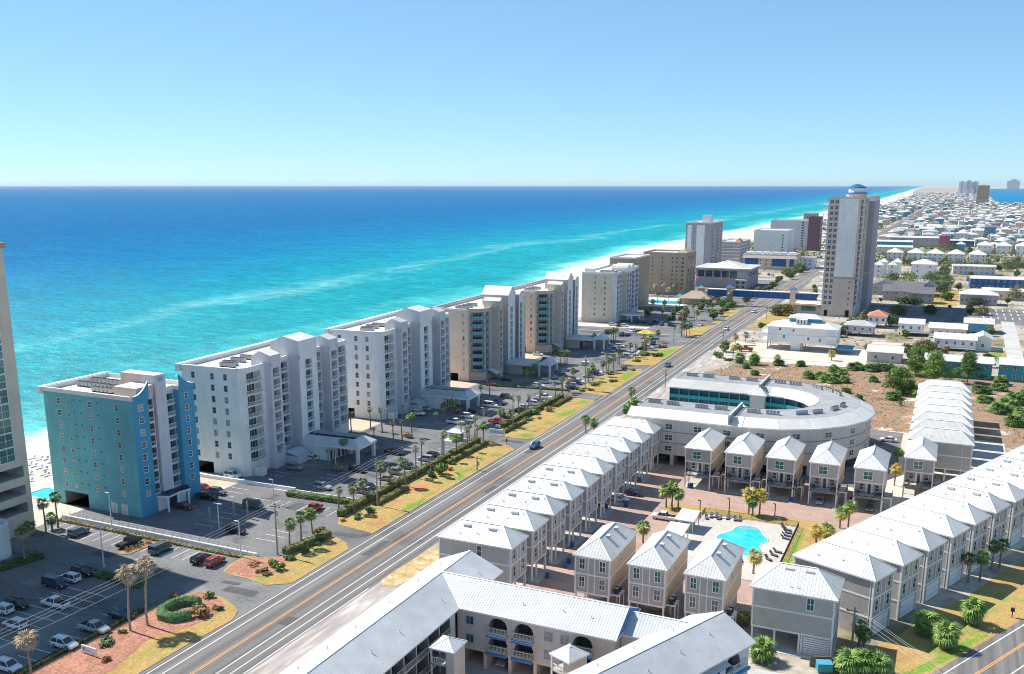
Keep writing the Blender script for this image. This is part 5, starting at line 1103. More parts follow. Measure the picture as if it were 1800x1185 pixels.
for i in range(len(Rw) - 1):
    p, q = Rw[i], Rw[i + 1]; L = math.hypot(q[0] - p[0], q[1] - p[1])
    op = []
    if i in (0, len(Rw) - 2): op = [(2 + k_ * 5.6, 6.6 + k_ * 5.6, [(.05, 2.7)]) for k_ in range(5)]
    elif L > 4: op = [(1.2, L - 1.2, [(.05, 2.7)])]
    an = facade(b, p, q, 0, 11.76, 'stucco_horse', op, 'dark_recess', 5.0, 'recess_wall')
    m = int(L / 6.3) or 1
    for j in range(m):
        x, y = along(p, q, L * (j + .5) / m)
        for z in (3.7, 6.5, 9.3): window(hs, x, y, z, an, 1.9, 1.25, 'white_paint', rnd.choice(('glass_dark', 'glass_blue', 'glass_dark')), 2, 2, t=.08)
    for z in (5.7, 8.55):
        b.at(p[0], p[1], 0, an).box(0, -.06, z, L, .0, z + .16, 'teal_band'); b.T = None
for i in range(len(Rg) - 1):
    p, q = Rg[i + 1], Rg[i]; L = math.hypot(q[0] - p[0], q[1] - p[1]); m = max(1, int(L / 3.1)); s_ = L / m
    an = facade(cw, p, q, 0, 11.35, 'teal_paint', [(s_ * j + .15, s_ * (j + 1) - .15, [(.1, 2.7), (3.9, 5.7), (6.7, 8.5), (9.5, 11.1)]) for j in range(m)], 'gallery_wall', 1.6, 'teal_band')
for sgn in (-1, 1):
    p, q = (U0 + .4, sgn * 29.3), (U0 + .4, sgn * 13.2)
    if sgn > 0: p, q = p, q
    else: p, q = q, p
    facade(cw, p, q, 0, 11.7, 'teal_paint', [(1.5, 5, [(.1, 2.7), (3.7, 5.8), (6.6, 8.6), (9.4, 11.2)]), (6.5, 9.5, [(.1, 2.7), (3.7, 5.8), (6.6, 8.6), (9.4, 11.2)]), (11, 14.6, [(.1, 2.7), (3.7, 5.8), (6.6, 8.6), (9.4, 11.2)])], 'dark_recess', 1.6, 'teal_band')
    e = MB(); e.poly([(U0, sgn * 30.2, 12), (U0, sgn * 12.8, 11.6), (U0 + 1.6, sgn * 15.3, 13.7), (U0 + 1.6, sgn * 26.4, 13.7)][::-sgn], 'roof_white'); obj('roof_skirt', e, hs)
obj('wall', b, hs); obj('courtyard_wall', cw, hs)
for sgn in (-1, 1):
    f_ = MB(); y0_, y1_ = sgn * 13.0, sgn * 30.0
    f_.box(-3.6, min(y0_, y1_), 12.2, -3.2, max(y0_, y1_), 14.5, 'stucco_mauve', 'white_paint'); f_.poly([(-3.2, y0_, 12.4), (-3.2, y1_, 12.4), (-2.0, y1_ * .97, 13.75), (-2.0, y0_ * 1.05, 13.75)][::sgn], 'roof_dull'); obj('fire_wall', f_, hs)
    o = obj('stair_tower', MB().box(-5.6, -1.8, 0, -1.4, 1.2, 11.9, 'stucco_horse'), hs, (0, sgn * 12.4)); obj('roof', hip_roof(-6.2, -2.4, -.8, 2.6, 11.9, 13.8, 'roof_white', .6), o)
quad = cached('acq', lambda: MB().box(-1.6, -.45, .1, -.9, .35, .95, 'metal_grey', 'metal_dark').box(-.7, -.45, .1, 0, .35, .95, 'metal_grey', 'metal_dark').box(.2, -.45, .1, .9, .35, .95, 'metal_grey', 'metal_dark').box(1.1, -.45, .1, 1.8, .35, .95, 'metal_grey', 'metal_dark').box(-1.8, -.5, 0, 2, .4, .1, 'metal_grey').build('air_conditioner'))
for x, y in ((-26.3, -20), (-20.9, -20.6), (-12.8, -21), (-7.6, -20.6), (1.1, -20.6), (6, -20.3), (12.8, -17), (16.4, -14), (20.2, -8), (21.8, -3), (-26.2, 21.5), (-20.9, 21.5), (-12.8, 21.7), (-7.4, 21.5), (1.1, 21.8), (5.7, 21), (12.6, 18), (16.2, 16), (19, 12)): obj('air_conditioner', quad, hs, (x, y, 13.6 + .0), math.atan2(y, max(x, .01)) + R(90) if x > 8 else 0)
obj('courtyard_floor', MB().poly([(x, y, .06) for x, y in ring(13.1, 10)], 'concrete'), hs)

# ================================================================ INLAND HOUSES
FOOT = [(-84, -30, 397, 452), (24, 36, 420, 582), (-62, 64, 560, 642), (-68, -40, 560, 645), (-84, -62, 560, 585), (-30, 27, 469, 482)]
def wall_windows(r, W, L, zs, n, nl, w_=1.0, h=1.3, fm='white_paint', gm='glass_dark'):
    for z in zs:
        for i in range(n): window(r, -W / 2 + W * (i + .5) / n, -L / 2, z, 0, w_, h, fm, gm, t=.1)
        for i in range(nl): window(r, W / 2, -L / 2 + L * (i + .5) / nl, z, R(90), w_, h, fm, gm, t=.1)
def cottage(name, label, x, y, W, L, ze, zr, wallm, roofm, kind='hip', z0=0.0, rz=0.0, wins=3, side=2, storeys=1, porch=False, group=None, rib=.9, cat='house'):
    r = thing(name, label, cat, (x, y, 0), rz, group); FOOT.append((x - W / 2 - 2, x + W / 2 + 2, y - L / 2 - 2, y + L / 2 + 2))
    obj('wall', MB().box(-W / 2, -L / 2, z0, W / 2, L / 2, ze - .1, wallm), r)
    rr = hip_roof(-W / 2 - .6, -L / 2 - .6, W / 2 + .6, L / 2 + .6, ze, zr, roofm, rib, gable=None if kind == 'hip' else wallm); obj('roof', rr, r)
    fh = (ze - z0) / storeys
    wall_windows(r, W, L, [z0 + fh * (k_ + .35) for k_ in range(storeys)], wins, side)
    if z0 > 1:
        for px in (-W / 2 + .3, 0, W / 2 - .3):
            for py in (-L / 2 + .3, 0, L / 2 - .3): obj('post', cached(('ps', z0), lambda: MB().box(-.14, -.14, 0, .14, .14, z0, 'wood_pole').build('post')), r, (px, py))
    if porch:
        obj('porch', MB().box(-W / 2, -L / 2 - 2.2, max(z0 - .2, 0), W / 2, -L / 2 - .05, max(z0, .15), 'trim'), r); obj('railing', rail_mesh(W - .2, 1.0, 'white_paint', 2, 'bars', .5), r, (0, -L / 2 - 2.1, max(z0, .15)))
    return r
sh = cottage('stilt_house', 'large white three-storey house on stilts with roof lantern, at the sandy plot', -57.5, 443, 30, 15, 10.6, 13.2, 'stucco_white', 'roof_white', 'hip', 3.6, 0, 0, 2, 2)
for t, z in ((-9.5, 9), (-3.6, 8.6), (-7.6, 5.6), (3, 5.2), (8, 4.8)): window(sh, t, -7.5, z, 0, .8, 1.2, 'white_paint', 'glass_dark')
obj('floor_band', MB().box(-15.05, -7.56, 7.0, 15.05, -7.5, 7.2, 'stucco_lilac'), sh)
la = obj('roof_lantern', MB().box(-6.5, -2, 11, 7, 4, 14.2, 'stucco_sea').box(-3.2, -4.8, 11, 1.6, -2, 14, 'stucco_white'), sh); obj('roof', hip_roof(-7.2, -2.8, 7.8, 4.8, 14.2, 16, 'roof_white', .8), la)
for x in (-2.2, -.8, .6): window(sh, x, -4.82, 12.2, 0, .6, 1.4, 'white_paint', 'glass_dark')
for z in (3.6, 7.0):
    o = obj('balcony', MB().box(10.6, -9.2, z, 15.4, -7.52, z + .2, 'white_paint'), sh); obj('railing', rail_mesh(4.6, 1.0, 'white_paint', 1.4, 'bars', .3), o, (13, -9.1, z + .2))
    o = obj('balcony', MB().box(-18.5, -6, z, -15.02, 5, z + .2, 'white_paint'), sh); obj('railing', rail_mesh(10.6, 1.0, 'white_paint', 3, 'bars', .3), o, (-18.4, -.5, z + .2), -R(90))
obj('ground_store', MB().box(-4.6, -6.8, 0, .4, -2, 3.6, 'white_paint'), sh); obj('pool_deck', MB().box(15.1, -8, 2.2, 22, 2, 2.6, 'stucco_sea'), sh); obj('pad', MB().box(-15, -9, 0, 15, 8, .12, 'concrete'), sh)
cottage('shed', 'plain grey shed with broad white gable roof beside the sandy street', -21.6, 428, 13.5, 13, 4.4, 6.4, 'stucco_horse', 'roof_white', 'gable', 0, 0, 2, 0)
cottage('cottage', 'small cottage with pale blue metal roof behind the white stilt house', -38, 497, 14, 10, 5.4, 7.4, 'stucco_lilac', 'roof_dull', 'hip', 1.8, 0, 4, 2)
cottage('cottage', 'raised cottage with terracotta hipped roof near the tall tower', -32, 531, 9, 12, 6.4, 8.8, 'stucco_white', 'terracotta', 'hip', 2.4, 0, 3, 2)
cottage('motel', 'teal two-storey motel with long white roof behind the bright trees', 6.5, 404, 23.5, 10, 6.4, 8.2, 'teal_paint', 'roof_white', 'gable', 0, R(0), 7, 2, 2)
cottage('motel', 'teal two-storey motel cut by the right edge', 31, 405, 20, 10, 6.4, 8.2, 'teal_paint', 'roof_white', 'gable', 0, 0, 6, 2, 2)
cottage('cottage', 'long pale blue cottage with white gable roof and porch by the lawn', 5.2, 472, 17, 11, 5.2, 7.2, 'stucco_lilac', 'roof_white', 'gable', 1.4, 0, 5, 2, 1, True)
cottage('cottage', 'white crosswise cottage joined to the pale blue one by the lawn', 16.6, 477, 7, 14, 5.4, 7.4, 'stucco_white', 'roof_white', 'gable', 0, 0, 1, 3)
cottage('cottage', 'long cream cottage with white roof facing the sandy lane', 1.9, 508, 16.4, 11, 5, 7, 'stucco_cream', 'roof_white', 'gable', 0.8, 0, 5, 2, 1, True)
cottage('cottage', 'white raised cottage with deep porch facing the sandy lane', -14.6, 510, 11, 11, 6, 8, 'stucco_white', 'roof_white', 'gable', 2, 0, 3, 2, 1, True)
cottage('cottage', 'blue-grey cottage with pale roof at the end of the concrete back street', 16, 534, 13, 13, 5, 7, 'stucco_sea', 'flat_roof', 'gable', 0.5, 0, 3, 2)
cottage('villa', 'slate-blue villa with white hipped roof facing the car park', 18, 661, 21, 14, 6.6, 9.6, 'stucco_mauve', 'roof_white', 'hip', 0, 0, 8, 2, 1)
for k_, (x, y, W, L, n_) in enumerate(((-40, 700, 14, 22, 'left'), (-24, 690, 18, 14, 'centre'), (-12, 700, 9, 22, 'right'), (-30, 664, 16, 12, 'front'), (-14, 655, 13, 12, 'corner'))):
    cottage('apartment_lodge', 'dark shingled apartment lodge behind the car park, %s one of five' % n_, x, y, W, L, 6.4, 10, 'stucco_mauve', 'shingle_grey', 'gable', 0, 0, 3, 2, 2, rib=0, group='dark shingled lodges')
cottage('warehouse', 'long tan building with flat pale roof behind the slate-blue villa', 34, 700, 26, 18, 6, 7, 'stucco_tan', 'flat_roof', 'gable', 0, 0, 6, 2)
cottage('motel', 'long bright blue motel with white roof beyond the tan building', 34, 772, 40, 14, 7, 8.6, 'blue_paint', 'roof_white', 'gable', 0, R(4), 10, 2, 2)
cottage('motel', 'long blue-grey motel with tan roof beyond the bright blue one', 18, 885, 32, 12, 7, 8.2, 'stucco_lilac', 'flat_roof', 'gable', 0, R(3), 8, 2, 2)
cottage('villa', 'large white villa with hipped white roof behind the green trees', -18.8, 834, 18.5, 20, 11.5, 15, 'stucco_white', 'roof_white', 'hip', 0, 0, 2, 2, 3)
for k_, x in enumerate((-49.6, -31, -13.8, 4.4, 22.6)):
    cottage('villa', 'white villa, %s from the left in the row beyond the big white villa' % ORD[k_], x, 1000, 14, 18, 9.5, 13.5, 'stucco_white', 'roof_white', 'hip', 0, 0, 3, 2, 3, group='white villas in a row')
for k_, (x, y) in enumerate(((-52, 822), (-42, 824), (-50.5, 852), (-40, 856))):
    cottage('narrow_house', 'narrow white pyramid-roofed house right of the tall tower, %s of four' % ORD[k_], x, y, 6.2, 9, 10.5, 13.5, 'stucco_white', 'roof_white', 'hip', 0, 0, 1, 1, 3, group='narrow white houses by the tower')
for k_, x in enumerate((32.5, 51, 70)):
    cottage('villa', 'white hipped-roof house, %s of three at the right before the coloured houses' % ORD[k_], x, 1168, 15, 18, 9, 13, 'stucco_white', 'roof_white', 'hip', 0, 0, 3, 1, 2, group='white houses at the right')
cottage('apartment_block', 'long white-roofed apartment block right of the tall tower', -55, 1095, 34, 16, 9, 10.5, 'stucco_horse', 'roof_white', 'gable', 0, 0, 6, 2, 3)
cottage('apartment_block', 'long teal-ended apartment block with white roof behind it', -58, 1140, 36, 14, 12, 13.5, 'stucco_sea', 'roof_white', 'gable', 0, 0, 6, 2, 3)
cottage('shop_block', 'mauve shop block with white sawtooth roof', -42, 1262, 54, 20, 11, 12.4, 'stucco_mauve', 'roof_white', 'gable', 0, 0, 6, 2, 2)
cottage('shop_block', 'pink-walled end of the shop block', -9, 1262, 12, 20, 14, 14.5, 'pink_paint', 'pink_paint', 'gable', 0, 0, 0, 0)
cottage('house', 'bright blue house with white gable among the coloured houses', 9, 1210, 9, 9, 7, 10, 'stucco_sea', 'roof_white', 'hip', 0, 0, 2, 1, 2)
cottage('motel', 'low navy motel with long pale roof behind the bright blue house', 4, 1290, 40, 14, 7, 8, 'blue_paint', 'flat_roof', 'gable', 0, 0, 6, 1, 2)
# coloured houses of the far town: plots on a loose grid, white metal roofs
WALLS = [('stucco_white', 'white'), ('stucco_lilac', 'lavender grey'), ('stucco_sea', 'blue'), ('teal_paint', 'teal'), ('stucco_cream', 'cream'), ('stucco_tan', 'tan'), ('stucco_horse', 'stone grey'), ('stucco_mauve', 'slate grey')]
ROOFS = [('roof_white', 'white'), ('roof_white', 'white'), ('roof_white', 'white'), ('roof_dull', 'silver'), ('flat_roof', 'sand coloured'), ('shingle_grey', 'dark grey'), ('flat_grey', 'grey'), ('stucco_taupe', 'tan')]
far_mesh = {}
def far_house(x, y, W, L, st, wi, ri, kind, place):
    wm, wn = WALLS[wi]; rm, rn = ROOFS[ri]
    key = (round(W), round(L), st, wi, ri, kind)
    if key not in far_mesh:
        z = 2.2 + 3.0 * st
        far_mesh[key] = (MB().box(-W / 2, -L / 2, 0, W / 2, L / 2, z, wm).build('wall'), hip_roof(-W / 2 - .5, -L / 2 - .5, W / 2 + .5, L / 2 + .5, z + .1, z + 2.6, rm, 0, gable=None if kind == 'hip' else wm).build('roof'))
    r = thing('far_house', '%s house with %s %s roof, %d storeys, %s' % (wn, rn, 'hipped' if kind == 'hip' else 'gabled', st + 1, place), 'house', (x, y, 0), rnd.uniform(-.12, .12) if rnd.random() < .8 else rnd.uniform(.5, 1), 'houses of the far town')
    w_, rf = far_mesh[key]; obj('wall', w_, r); obj('roof', rf, r)
    if y < 2100:
        for k_ in range(st):
            for i in range(3):
                o = obj('window', cached(('fw', wi), lambda: MB().box(-.6, -.08, 0, .6, .02, 1.5, 'white_paint').box(-.48, -.1, .1, .48, -.08, 1.4, 'glass_dark').build('window')), r, (-W / 2 + W * (i + .5) / 3, -L / 2, 2.9 + 3 * k_))
fr = random.Random(5); plots = []
v_ = 1040
while v_ < 9000:
    st_ = 30 if v_ < 1700 else (38 if v_ < 2800 else 64 if v_ < 5600 else 120); uR = min(0.058 * v_ + 12, lerp_tab(LAND_R, v_) - 20); uc = lerp_tab(ROAD, v_)
    rows = []
    x = lerp_tab(BEACH_IN, v_) + 8
    while x < uc - 14: rows.append((x, 'between beach and highway')); x += fr.uniform(18, 30)
    x = uc + 22
    while x < uR: rows.append((x, 'inland of the highway')); x += fr.uniform(18, 30) if v_ < 3000 else fr.uniform(24, 38)
    for x, pl in rows:
        yy = v_ + fr.uniform(-9, 9)
        if pl[0] == 'i' and yy < 1330 and x < 75 and not (1190 < yy < 1330 and x > 32): continue
        if pl[0] == 'b' and yy < 1290 and x < -132: continue
        if fr.random() < .22: continue
        plots.append((x + fr.uniform(-3, 3), yy, fr.choice([8, 10, 12, 15, 20]), fr.choice([10, 13, 17]), fr.choice([1, 1, 2, 2, 3]), fr.choices(range(8), [6, 4, 3, 3, 3, 3, 3, 3])[0], fr.randrange(8), fr.choice(['hip', 'hip', 'gable']), pl + (', nearer town' if v_ < 1900 else ', far off')))
    v_ += st_
for p in plots[:290]: far_house(*p)
b = MB()                                    # the rest of the town is too far off to tell house from house
for (x, y, W, L, st, wi, ri, kind, pl) in plots[290:]:
    z = 2.2 + 3.0 * st; b.at(x, y, 0, fr.uniform(-.06, .06)); b.box(-W / 2, -L / 2, 0, W / 2, L / 2, z, WALLS[wi][0], bottom=False); ra = [(-W / 2 - .5, -L / 2 - .5, z), (W / 2 + .5, -L / 2 - .5, z), (W / 2 + .5, L / 2 + .5, z), (-W / 2 - .5, L / 2 + .5, z)]
    A, B = (0, -L / 5, z + 2.6), (0, L / 5, z + 2.6); m = ROOFS[ri][0]
    b.poly([ra[0], ra[1], A], m).poly([ra[1], ra[2], B, A], m).poly([ra[2], ra[3], B], m).poly([ra[3], ra[0], A, B], m)
b.T = None
tag(obj('distant_town', b), 'far rows of small white-roofed houses fading along the coast', 'houses', kind='stuff')
# far towers
for k_, (px, w_, z) in enumerate(((25, 44, 118), (72, 44, 124), (118, 44, 116), (80, 60, 50))):
    r = thing('far_tower', ['pale blue far tower, left one of the hazy cluster', 'tallest pale blue tower in the middle of the hazy cluster', 'pale blue far tower, right one of the hazy cluster', 'low front block of the hazy tower cluster'][k_], 'building', (px, 8300 + k_ * 30 - (400 if k_ == 3 else 0), 0))
    obj('wall', MB().box(-w_ / 2, -20, 0, w_ / 2, 20, z * .82, 'stucco_lilac', 'flat_roof').box(-w_ / 2 + 4, -23, 0, -w_ / 2 + 14, -20, z * .8, 'white_paint').box(w_ / 2 - 14, -23, 0, w_ / 2 - 4, -20, z * .8, 'white_paint'), r)
    obj('crown', MB().box(-w_ / 4, -12, z * .82, w_ / 4, 12, z * .88, 'stucco_lilac'), r)
r = thing('far_tower', 'brown tower with reddish top standing before the hazy cluster', 'building', (83, 3900, 0))
obj('wall', MB().box(-20, -16, 0, 20, 16, 22, 'stucco_mauve').box(-20, -16, 22, 20, 16, 71, 'stucco_brown', 'flat_roof'), r); obj('roof', hip_roof(-14, -10, 14, 10, 71, 75, 'stucco_brown', 0), r)
r = thing('far_tower', 'faint pale tower block on the far shore of the bay', 'building', (945, 20800, 0)); obj('wall', MB().box(-110, -40, 0, 110, 40, 150, 'stucco_lilac').box(-50, -40, 150, 60, 40, 175, 'stucco_lilac'), r)

# ================================================================ PLANTS
def frond_mesh(m, L=1.0, blades=9, droop=.55, seed=0):
    """one fan leaf along +x: stalk, then narrow blades spreading and drooping"""
    def mk():
        g = random.Random(seed); b = MB(); s = .75 * L
        b.tube((0, 0, 0), (s, 0, .10 * L), .035, .02, 3, m, False)
        for i in range(blades):
            a = R(-78 + 156 * i / (blades - 1)); ln = L * (1.0 - .25 * abs(a) / 1.4) * g.uniform(.85, 1.1)
            d = Vector((math.cos(a), math.sin(a), 0)); w_ = d.cross(Vector((0, 0, 1))) * .085 * L
            p0 = Vector((s, 0, .10 * L)); p1 = p0 + d * ln * .55 + Vector((0, 0, .02)); p2 = p0 + d * ln + Vector((0, 0, -droop * ln * g.uniform(.6, 1.1)))
            b.poly([tuple(p0), tuple(p1 - w_), tuple(p2), tuple(p1 + w_)], m)
        return b.build('frond')
    return cached(('fd', m, L, blades, droop, seed), mk)
def frond_angles(n, seed, lo=-55, hi=75):
    g = random.Random(seed); out = []
    for i in range(n):
        t = (i + .5) / n; out.append((i * 2.39996 + g.uniform(-.2, .2), R(hi + (lo - hi) * t ** .8 + g.uniform(-8, 8)), g.uniform(.85, 1.15)))
    return out
def crown_mesh(mats, n, seed, L=1.25, lo=-55, hi=75, droop=.55, blades=9):
    def mk():
        b = MB(); g = random.Random(seed)
        for az, el, s in frond_angles(n, seed, lo, hi):
            m = mats[0] if (len(mats) == 1 or el > R(-5) or g.random() < .35) else mats[-1]
            src = frond_mesh(m, L, blades, droop, g.randrange(3)); ce, se, ca, sa = math.cos(el), math.sin(el), math.cos(az), math.sin(az); off = len(b.v); k = b.mi(m)
            for v in src.vertices:
                x, y, z = v.co * s; x, z = x * ce - z * se, x * se + z * ce; b.v.append((x * ca - y * sa, x * sa + y * ca, z))
            for p in src.polygons: b.f.append([off + i for i in p.vertices]); b.k.append(k)
        return b.build('crown')
    return cached(('cr', tuple(mats), n, seed, L, lo, hi, droop, blades), mk)
def trunk_mesh(h, lean, seed, m='trunk', r=.2, skirt=0.0):
    def mk():
        b = MB(); n = 5; g = random.Random(seed); P_ = []
        for i in range(n + 1):
            t = i / n; P_.append((lean[0] * t * t * h + g.uniform(-.04, .04), lean[1] * t * t * h + g.uniform(-.04, .04), h * t))
        for i in range(n): b.tube(P_[i], P_[i + 1], r * (1.25 - .45 * i / n), r * (1.25 - .45 * (i + 1) / n), 7, m, i == n - 1)
        if skirt: b.tube((P_[-1][0], P_[-1][1], h - skirt), P_[-1], r * 1.1, r * 2.6, 9, 'frond_dry', True)
        return b.build('trunk')
    return cached(('tk', round(h, 1), lean, seed, m, r, skirt), mk)
KINDS = {'green': (['frond', 'frond_dry'], 26, 1.0), 'lush': (['frond_bright', 'frond'], 30, 1.0), 'sparse': (['frond', 'frond_dry'], 18, .72), 'dry': (['frond_dry', 'frond_dry'], 26, 1.1), 'yellow': (['frond_yellow', 'frond_yellow'], 28, 1.1), 'mixed': (['frond_bright', 'frond_yellow'], 28, 1.15), 'big': (['frond_bright', 'frond'], 46, 1.5), 'tuft': (['frond_bright', 'frond_bright'], 12, .62)}
pn = 0
def palm(label, loc, h, kind='green', near=False, sc=1.0, group=None, z=0.0, skirt=0.0, tm='trunk'):
    global pn; pn += 1
    g = random.Random(pn); lean = (round(g.uniform(-.06, .06), 2), round(g.uniform(-.05, .05), 2)); ms, n, L = KINDS[kind]
    r = thing('palm_tree', label, 'palm', (loc[0], loc[1], z), g.uniform(0, 6.28), group)
    obj('trunk', trunk_mesh(h + (.5 if kind == 'sparse' else 0), lean, pn % 4, tm, .17 if kind != 'big' else .34, skirt), r)
    h += .5 if kind == 'sparse' else 0
    top = (lean[0] * h, lean[1] * h, h)
    if near:
        for az, el, s in frond_angles(n, pn, -60 if kind != 'tuft' else 0, 75):
            m = ms[0] if el > R(-8) or g.random() < .3 else ms[-1]
            f_ = obj('frond', frond_mesh(m, round(L * sc, 2), 9, .55, g.randrange(3)), r, top, 0, s); f_.rotation_euler = (g.uniform(-.2, .2), -el, az)
    else: obj('crown', crown_mesh(ms, n, pn % 3, L, -60 if kind != 'tuft' else 0, 75), r, top, 0, sc)
    return r
def leaf_cloud(b, c, rad, n, size, ms, g, flat=.25):
    """leaf-sized faces scattered through a lumpy ellipsoid"""
    for _ in range(n):
        d = Vector((g.gauss(0, 1), g.gauss(0, 1), g.gauss(0, 1)));
        if d.length < .01: continue
        d.normalize(); q = g.uniform(.55, 1.05); p = Vector((c[0] + d.x * rad[0] * q, c[1] + d.y * rad[1] * q, c[2] + d.z * rad[2] * q))
        nn = (d + Vector((g.uniform(-.8, .8), g.uniform(-.8, .8), g.uniform(-.3, .9)))).normalized(); u = nn.orthogonal().normalized(); v = nn.cross(u); a = g.uniform(0, 6.28)
        u, v = u * math.cos(a) + v * math.sin(a), v * math.cos(a) - u * math.sin(a); s = size * g.uniform(.6, 1.3)
        b.poly([tuple(p - u * s), tuple(p - v * s * .55), tuple(p + u * s), tuple(p + v * s * .55)], ms[0] if g.random() < .6 else ms[-1])
def bush_mesh(ms, seed, n=260, size=.22, lumps=5):
    def mk():
        g = random.Random(seed); b = MB()
        for _ in range(lumps):
            a = g.uniform(0, 6.28); r_ = g.uniform(.1, .6); leaf_cloud(b, (r_ * math.cos(a), r_ * math.sin(a), g.uniform(.35, .7)), (g.uniform(.35, .6), g.uniform(.35, .6), g.uniform(.3, .5)), n // lumps, size, ms, g)
        return b.build('foliage')
    return cached(('bs', tuple(ms), seed, n, size, lumps), mk)
bn = 0
def bush(label, loc, sc, ms=('leaf',), name='shrub', group=None, n=260, size=.2, z=0.0):
    global bn; bn += 1
    r = thing(name, label, 'shrub', (loc[0], loc[1], z), bn * 1.7, group); s = sc if hasattr(sc, '__len__') else (sc, sc, sc * .9)
    obj('foliage', bush_mesh(list(ms), bn % 4, n, size), r, (0, 0, 0), 0, s); obj('stem', cached('stm', lambda: MB().tube((0, 0, 0), (.1, 0, .6), .06, .03, 5, 'bark').tube((0, 0, 0), (-.12, .1, .55), .05, .02, 5, 'bark').build('stem')), r, (0, 0, 0), 0, s)
    return r
def hedge(label, p, q, w_, h, ms, z=0.0, cat='hedge', seed=0, inner='leaf'):
    L = math.hypot(q[0] - p[0], q[1] - p[1]); an = math.atan2(q[1] - p[1], q[0] - p[0]); r = thing('hedge', label, cat, (p[0], p[1], z), an)
    g = random.Random(seed + int(L * 10)); b = MB(); n = int(L * (2 * h + w_) * 22)
    for _ in range(n):
        x = g.uniform(-.1, L + .1); t = g.uniform(0, 2 * h + w_)
        wob = .12 * math.sin(x * .9 + seed) + .08 * math.sin(x * 2.3)
        if t < h: y, zz, nn = -w_ / 2 - wob * .5, t, Vector((0, -1, .3))
        elif t < h + w_: y, zz, nn = t - h - w_ / 2, h + wob, Vector((0, 0, 1))
        else: y, zz, nn = w_ / 2 + wob * .5, t - h - w_, Vector((0, 1, .3))
        pnt = Vector((x, y + g.uniform(-.08, .08), zz + g.uniform(-.1, .1))); nn = (nn + Vector((g.uniform(-.7, .7), g.uniform(-.7, .7), g.uniform(-.4, .7)))).normalized(); u = nn.orthogonal().normalized(); v = nn.cross(u); a = g.uniform(0, 6.28)
        u, v = u * math.cos(a) + v * math.sin(a), v * math.cos(a) - u * math.sin(a); s = g.uniform(.12, .24)
        b.poly([tuple(pnt - u * s), tuple(pnt - v * s * .6), tuple(pnt + u * s), tuple(pnt + v * s * .6)], ms[0] if g.random() < .65 else ms[-1])
    obj('foliage', b, r); obj('branches', MB().box(0, -w_ / 2 + .12, 0, L, w_ / 2 - .12, h - .12, inner), r)
    return r
def tree(label, loc, h, rad, ms, seed, n=2600, size=.26, pine=False):
    r = thing('tree', label, 'tree', (loc[0], loc[1], 0)); g = random.Random(seed); b = MB(); t = MB()
    t.tube((0, 0, 0), (.1, .1, h * .8), .26, .08, 8, 'bark')
    k_ = 26
    for i in range(k_):
        f_ = i / k_; zz = h * (.22 + .74 * f_); rr = rad * ((1.15 - f_) if pine else math.sin(math.pi * (.18 + .78 * f_))) ; a = i * 2.4 + g.uniform(-.4, .4); d = rr * g.uniform(.35, .8)
        c = (d * math.cos(a), d * math.sin(a), zz); t.tube((.05, .05, zz - .5), c, .07, .03, 4, 'bark', False)
        leaf_cloud(b, c, (rad * g.uniform(.26, .42), rad * g.uniform(.26, .42), rad * g.uniform(.16, .26)), n // k_, size, ms, g)
    obj('trunk', t, r); obj('crown', b, r); return r

VZ = .13
# palms along the highway verge and in the condominium lots
near_palms = [((-119.0, 105.5), 10.2, 'dry', 1.5, 'tall dried palm with hanging skirt on the red mulch, left of the pair'), ((-117.9, 108.2), 10.6, 'dry', 1.4, 'tall palm with green top and dry skirt on the red mulch, right of the pair'),
              ((-118.9, 86.5), 7.2, 'dry', 0, 'bleached dry palm at the bottom left beside the rail'),
              ((-117.2, 145.9), 5.6, 'green', 0, 'first of three palms in a line behind the sign hedge'), ((-116.5, 148.9), 6.2, 'green', 0, 'second of three palms in a line behind the sign hedge'), ((-116.8, 153.2), 5.4, 'lush', 0, 'third, bright green palm in a line behind the sign hedge'),
              ((-118.1, 170.4), 5.6, 'green', 0, 'palm at the near end of the long hedge by the white condominium'), ((-120.5, 178.2), 4.6, 'green', 0, 'palm just behind the near end of the long hedge'),
              ((-171.3, 132.2), 6.6, 'green', 0, 'palm by the corner of the beige tower, left of the pair'), ((-171.4, 135.4), 6.9, 'green', 0, 'palm by the corner of the beige tower, right of the pair'), ((-171.6, 134.0), 2.6, 'lush', 0, 'short palm between the pair at the beige tower'),
              ((-160.6, 118.5), 6.4, 'green', 0, 'shaded palm before the white annex, nearer one'), ((-162.6, 121.4), 6.2, 'green', 0, 'shaded palm before the white annex, farther one')]
for p, h_, k_, sk, lb in near_palms:
    o_ = palm(lb, p, h_, k_, True, 1.15 if sk else 1.0, 'palms of the near lots', VZ if p[0] > -124 else 0, sk, 'trunk_grey' if sk else 'trunk')
o_ = None
for i, (p, h_, k_) in enumerate([((-119.5, 188.1), 4.6, 'sparse'), ((-117.5, 192.2), 6.3, 'green'), ((-118.3, 198.7), 7.3, 'sparse'), ((-119.5, 215.6), 6.8, 'sparse'), ((-119.2, 222.3), 4.6, 'lush'), ((-118.2, 227.0), 5.6, 'sparse'), ((-120.7, 232.9), 5.2, 'sparse'), ((-119.1, 234.6), 4.4, 'sparse'), ((-118.2, 236.9), 5.0, 'lush')]):
    palm('palm beside the hedge of the white condominium, %s from its near end' % ORD[i], p, h_, k_, i < 5, 1.0, 'palms along the first long hedge', VZ)
for i in range(16):
    v_ = 170 + i * 16.7 + (i % 3) * 2.1
    palm('slim palm on the lot side of the frontage hedges, %s from the near end' % ORD[i], (-121.9 - (i % 2) * .7, v_), 4.6 + (i * 7 % 5) * .5, ('sparse', 'green', 'sparse', 'sparse')[i % 4], False, .95, 'slim palms of the frontage', .02)
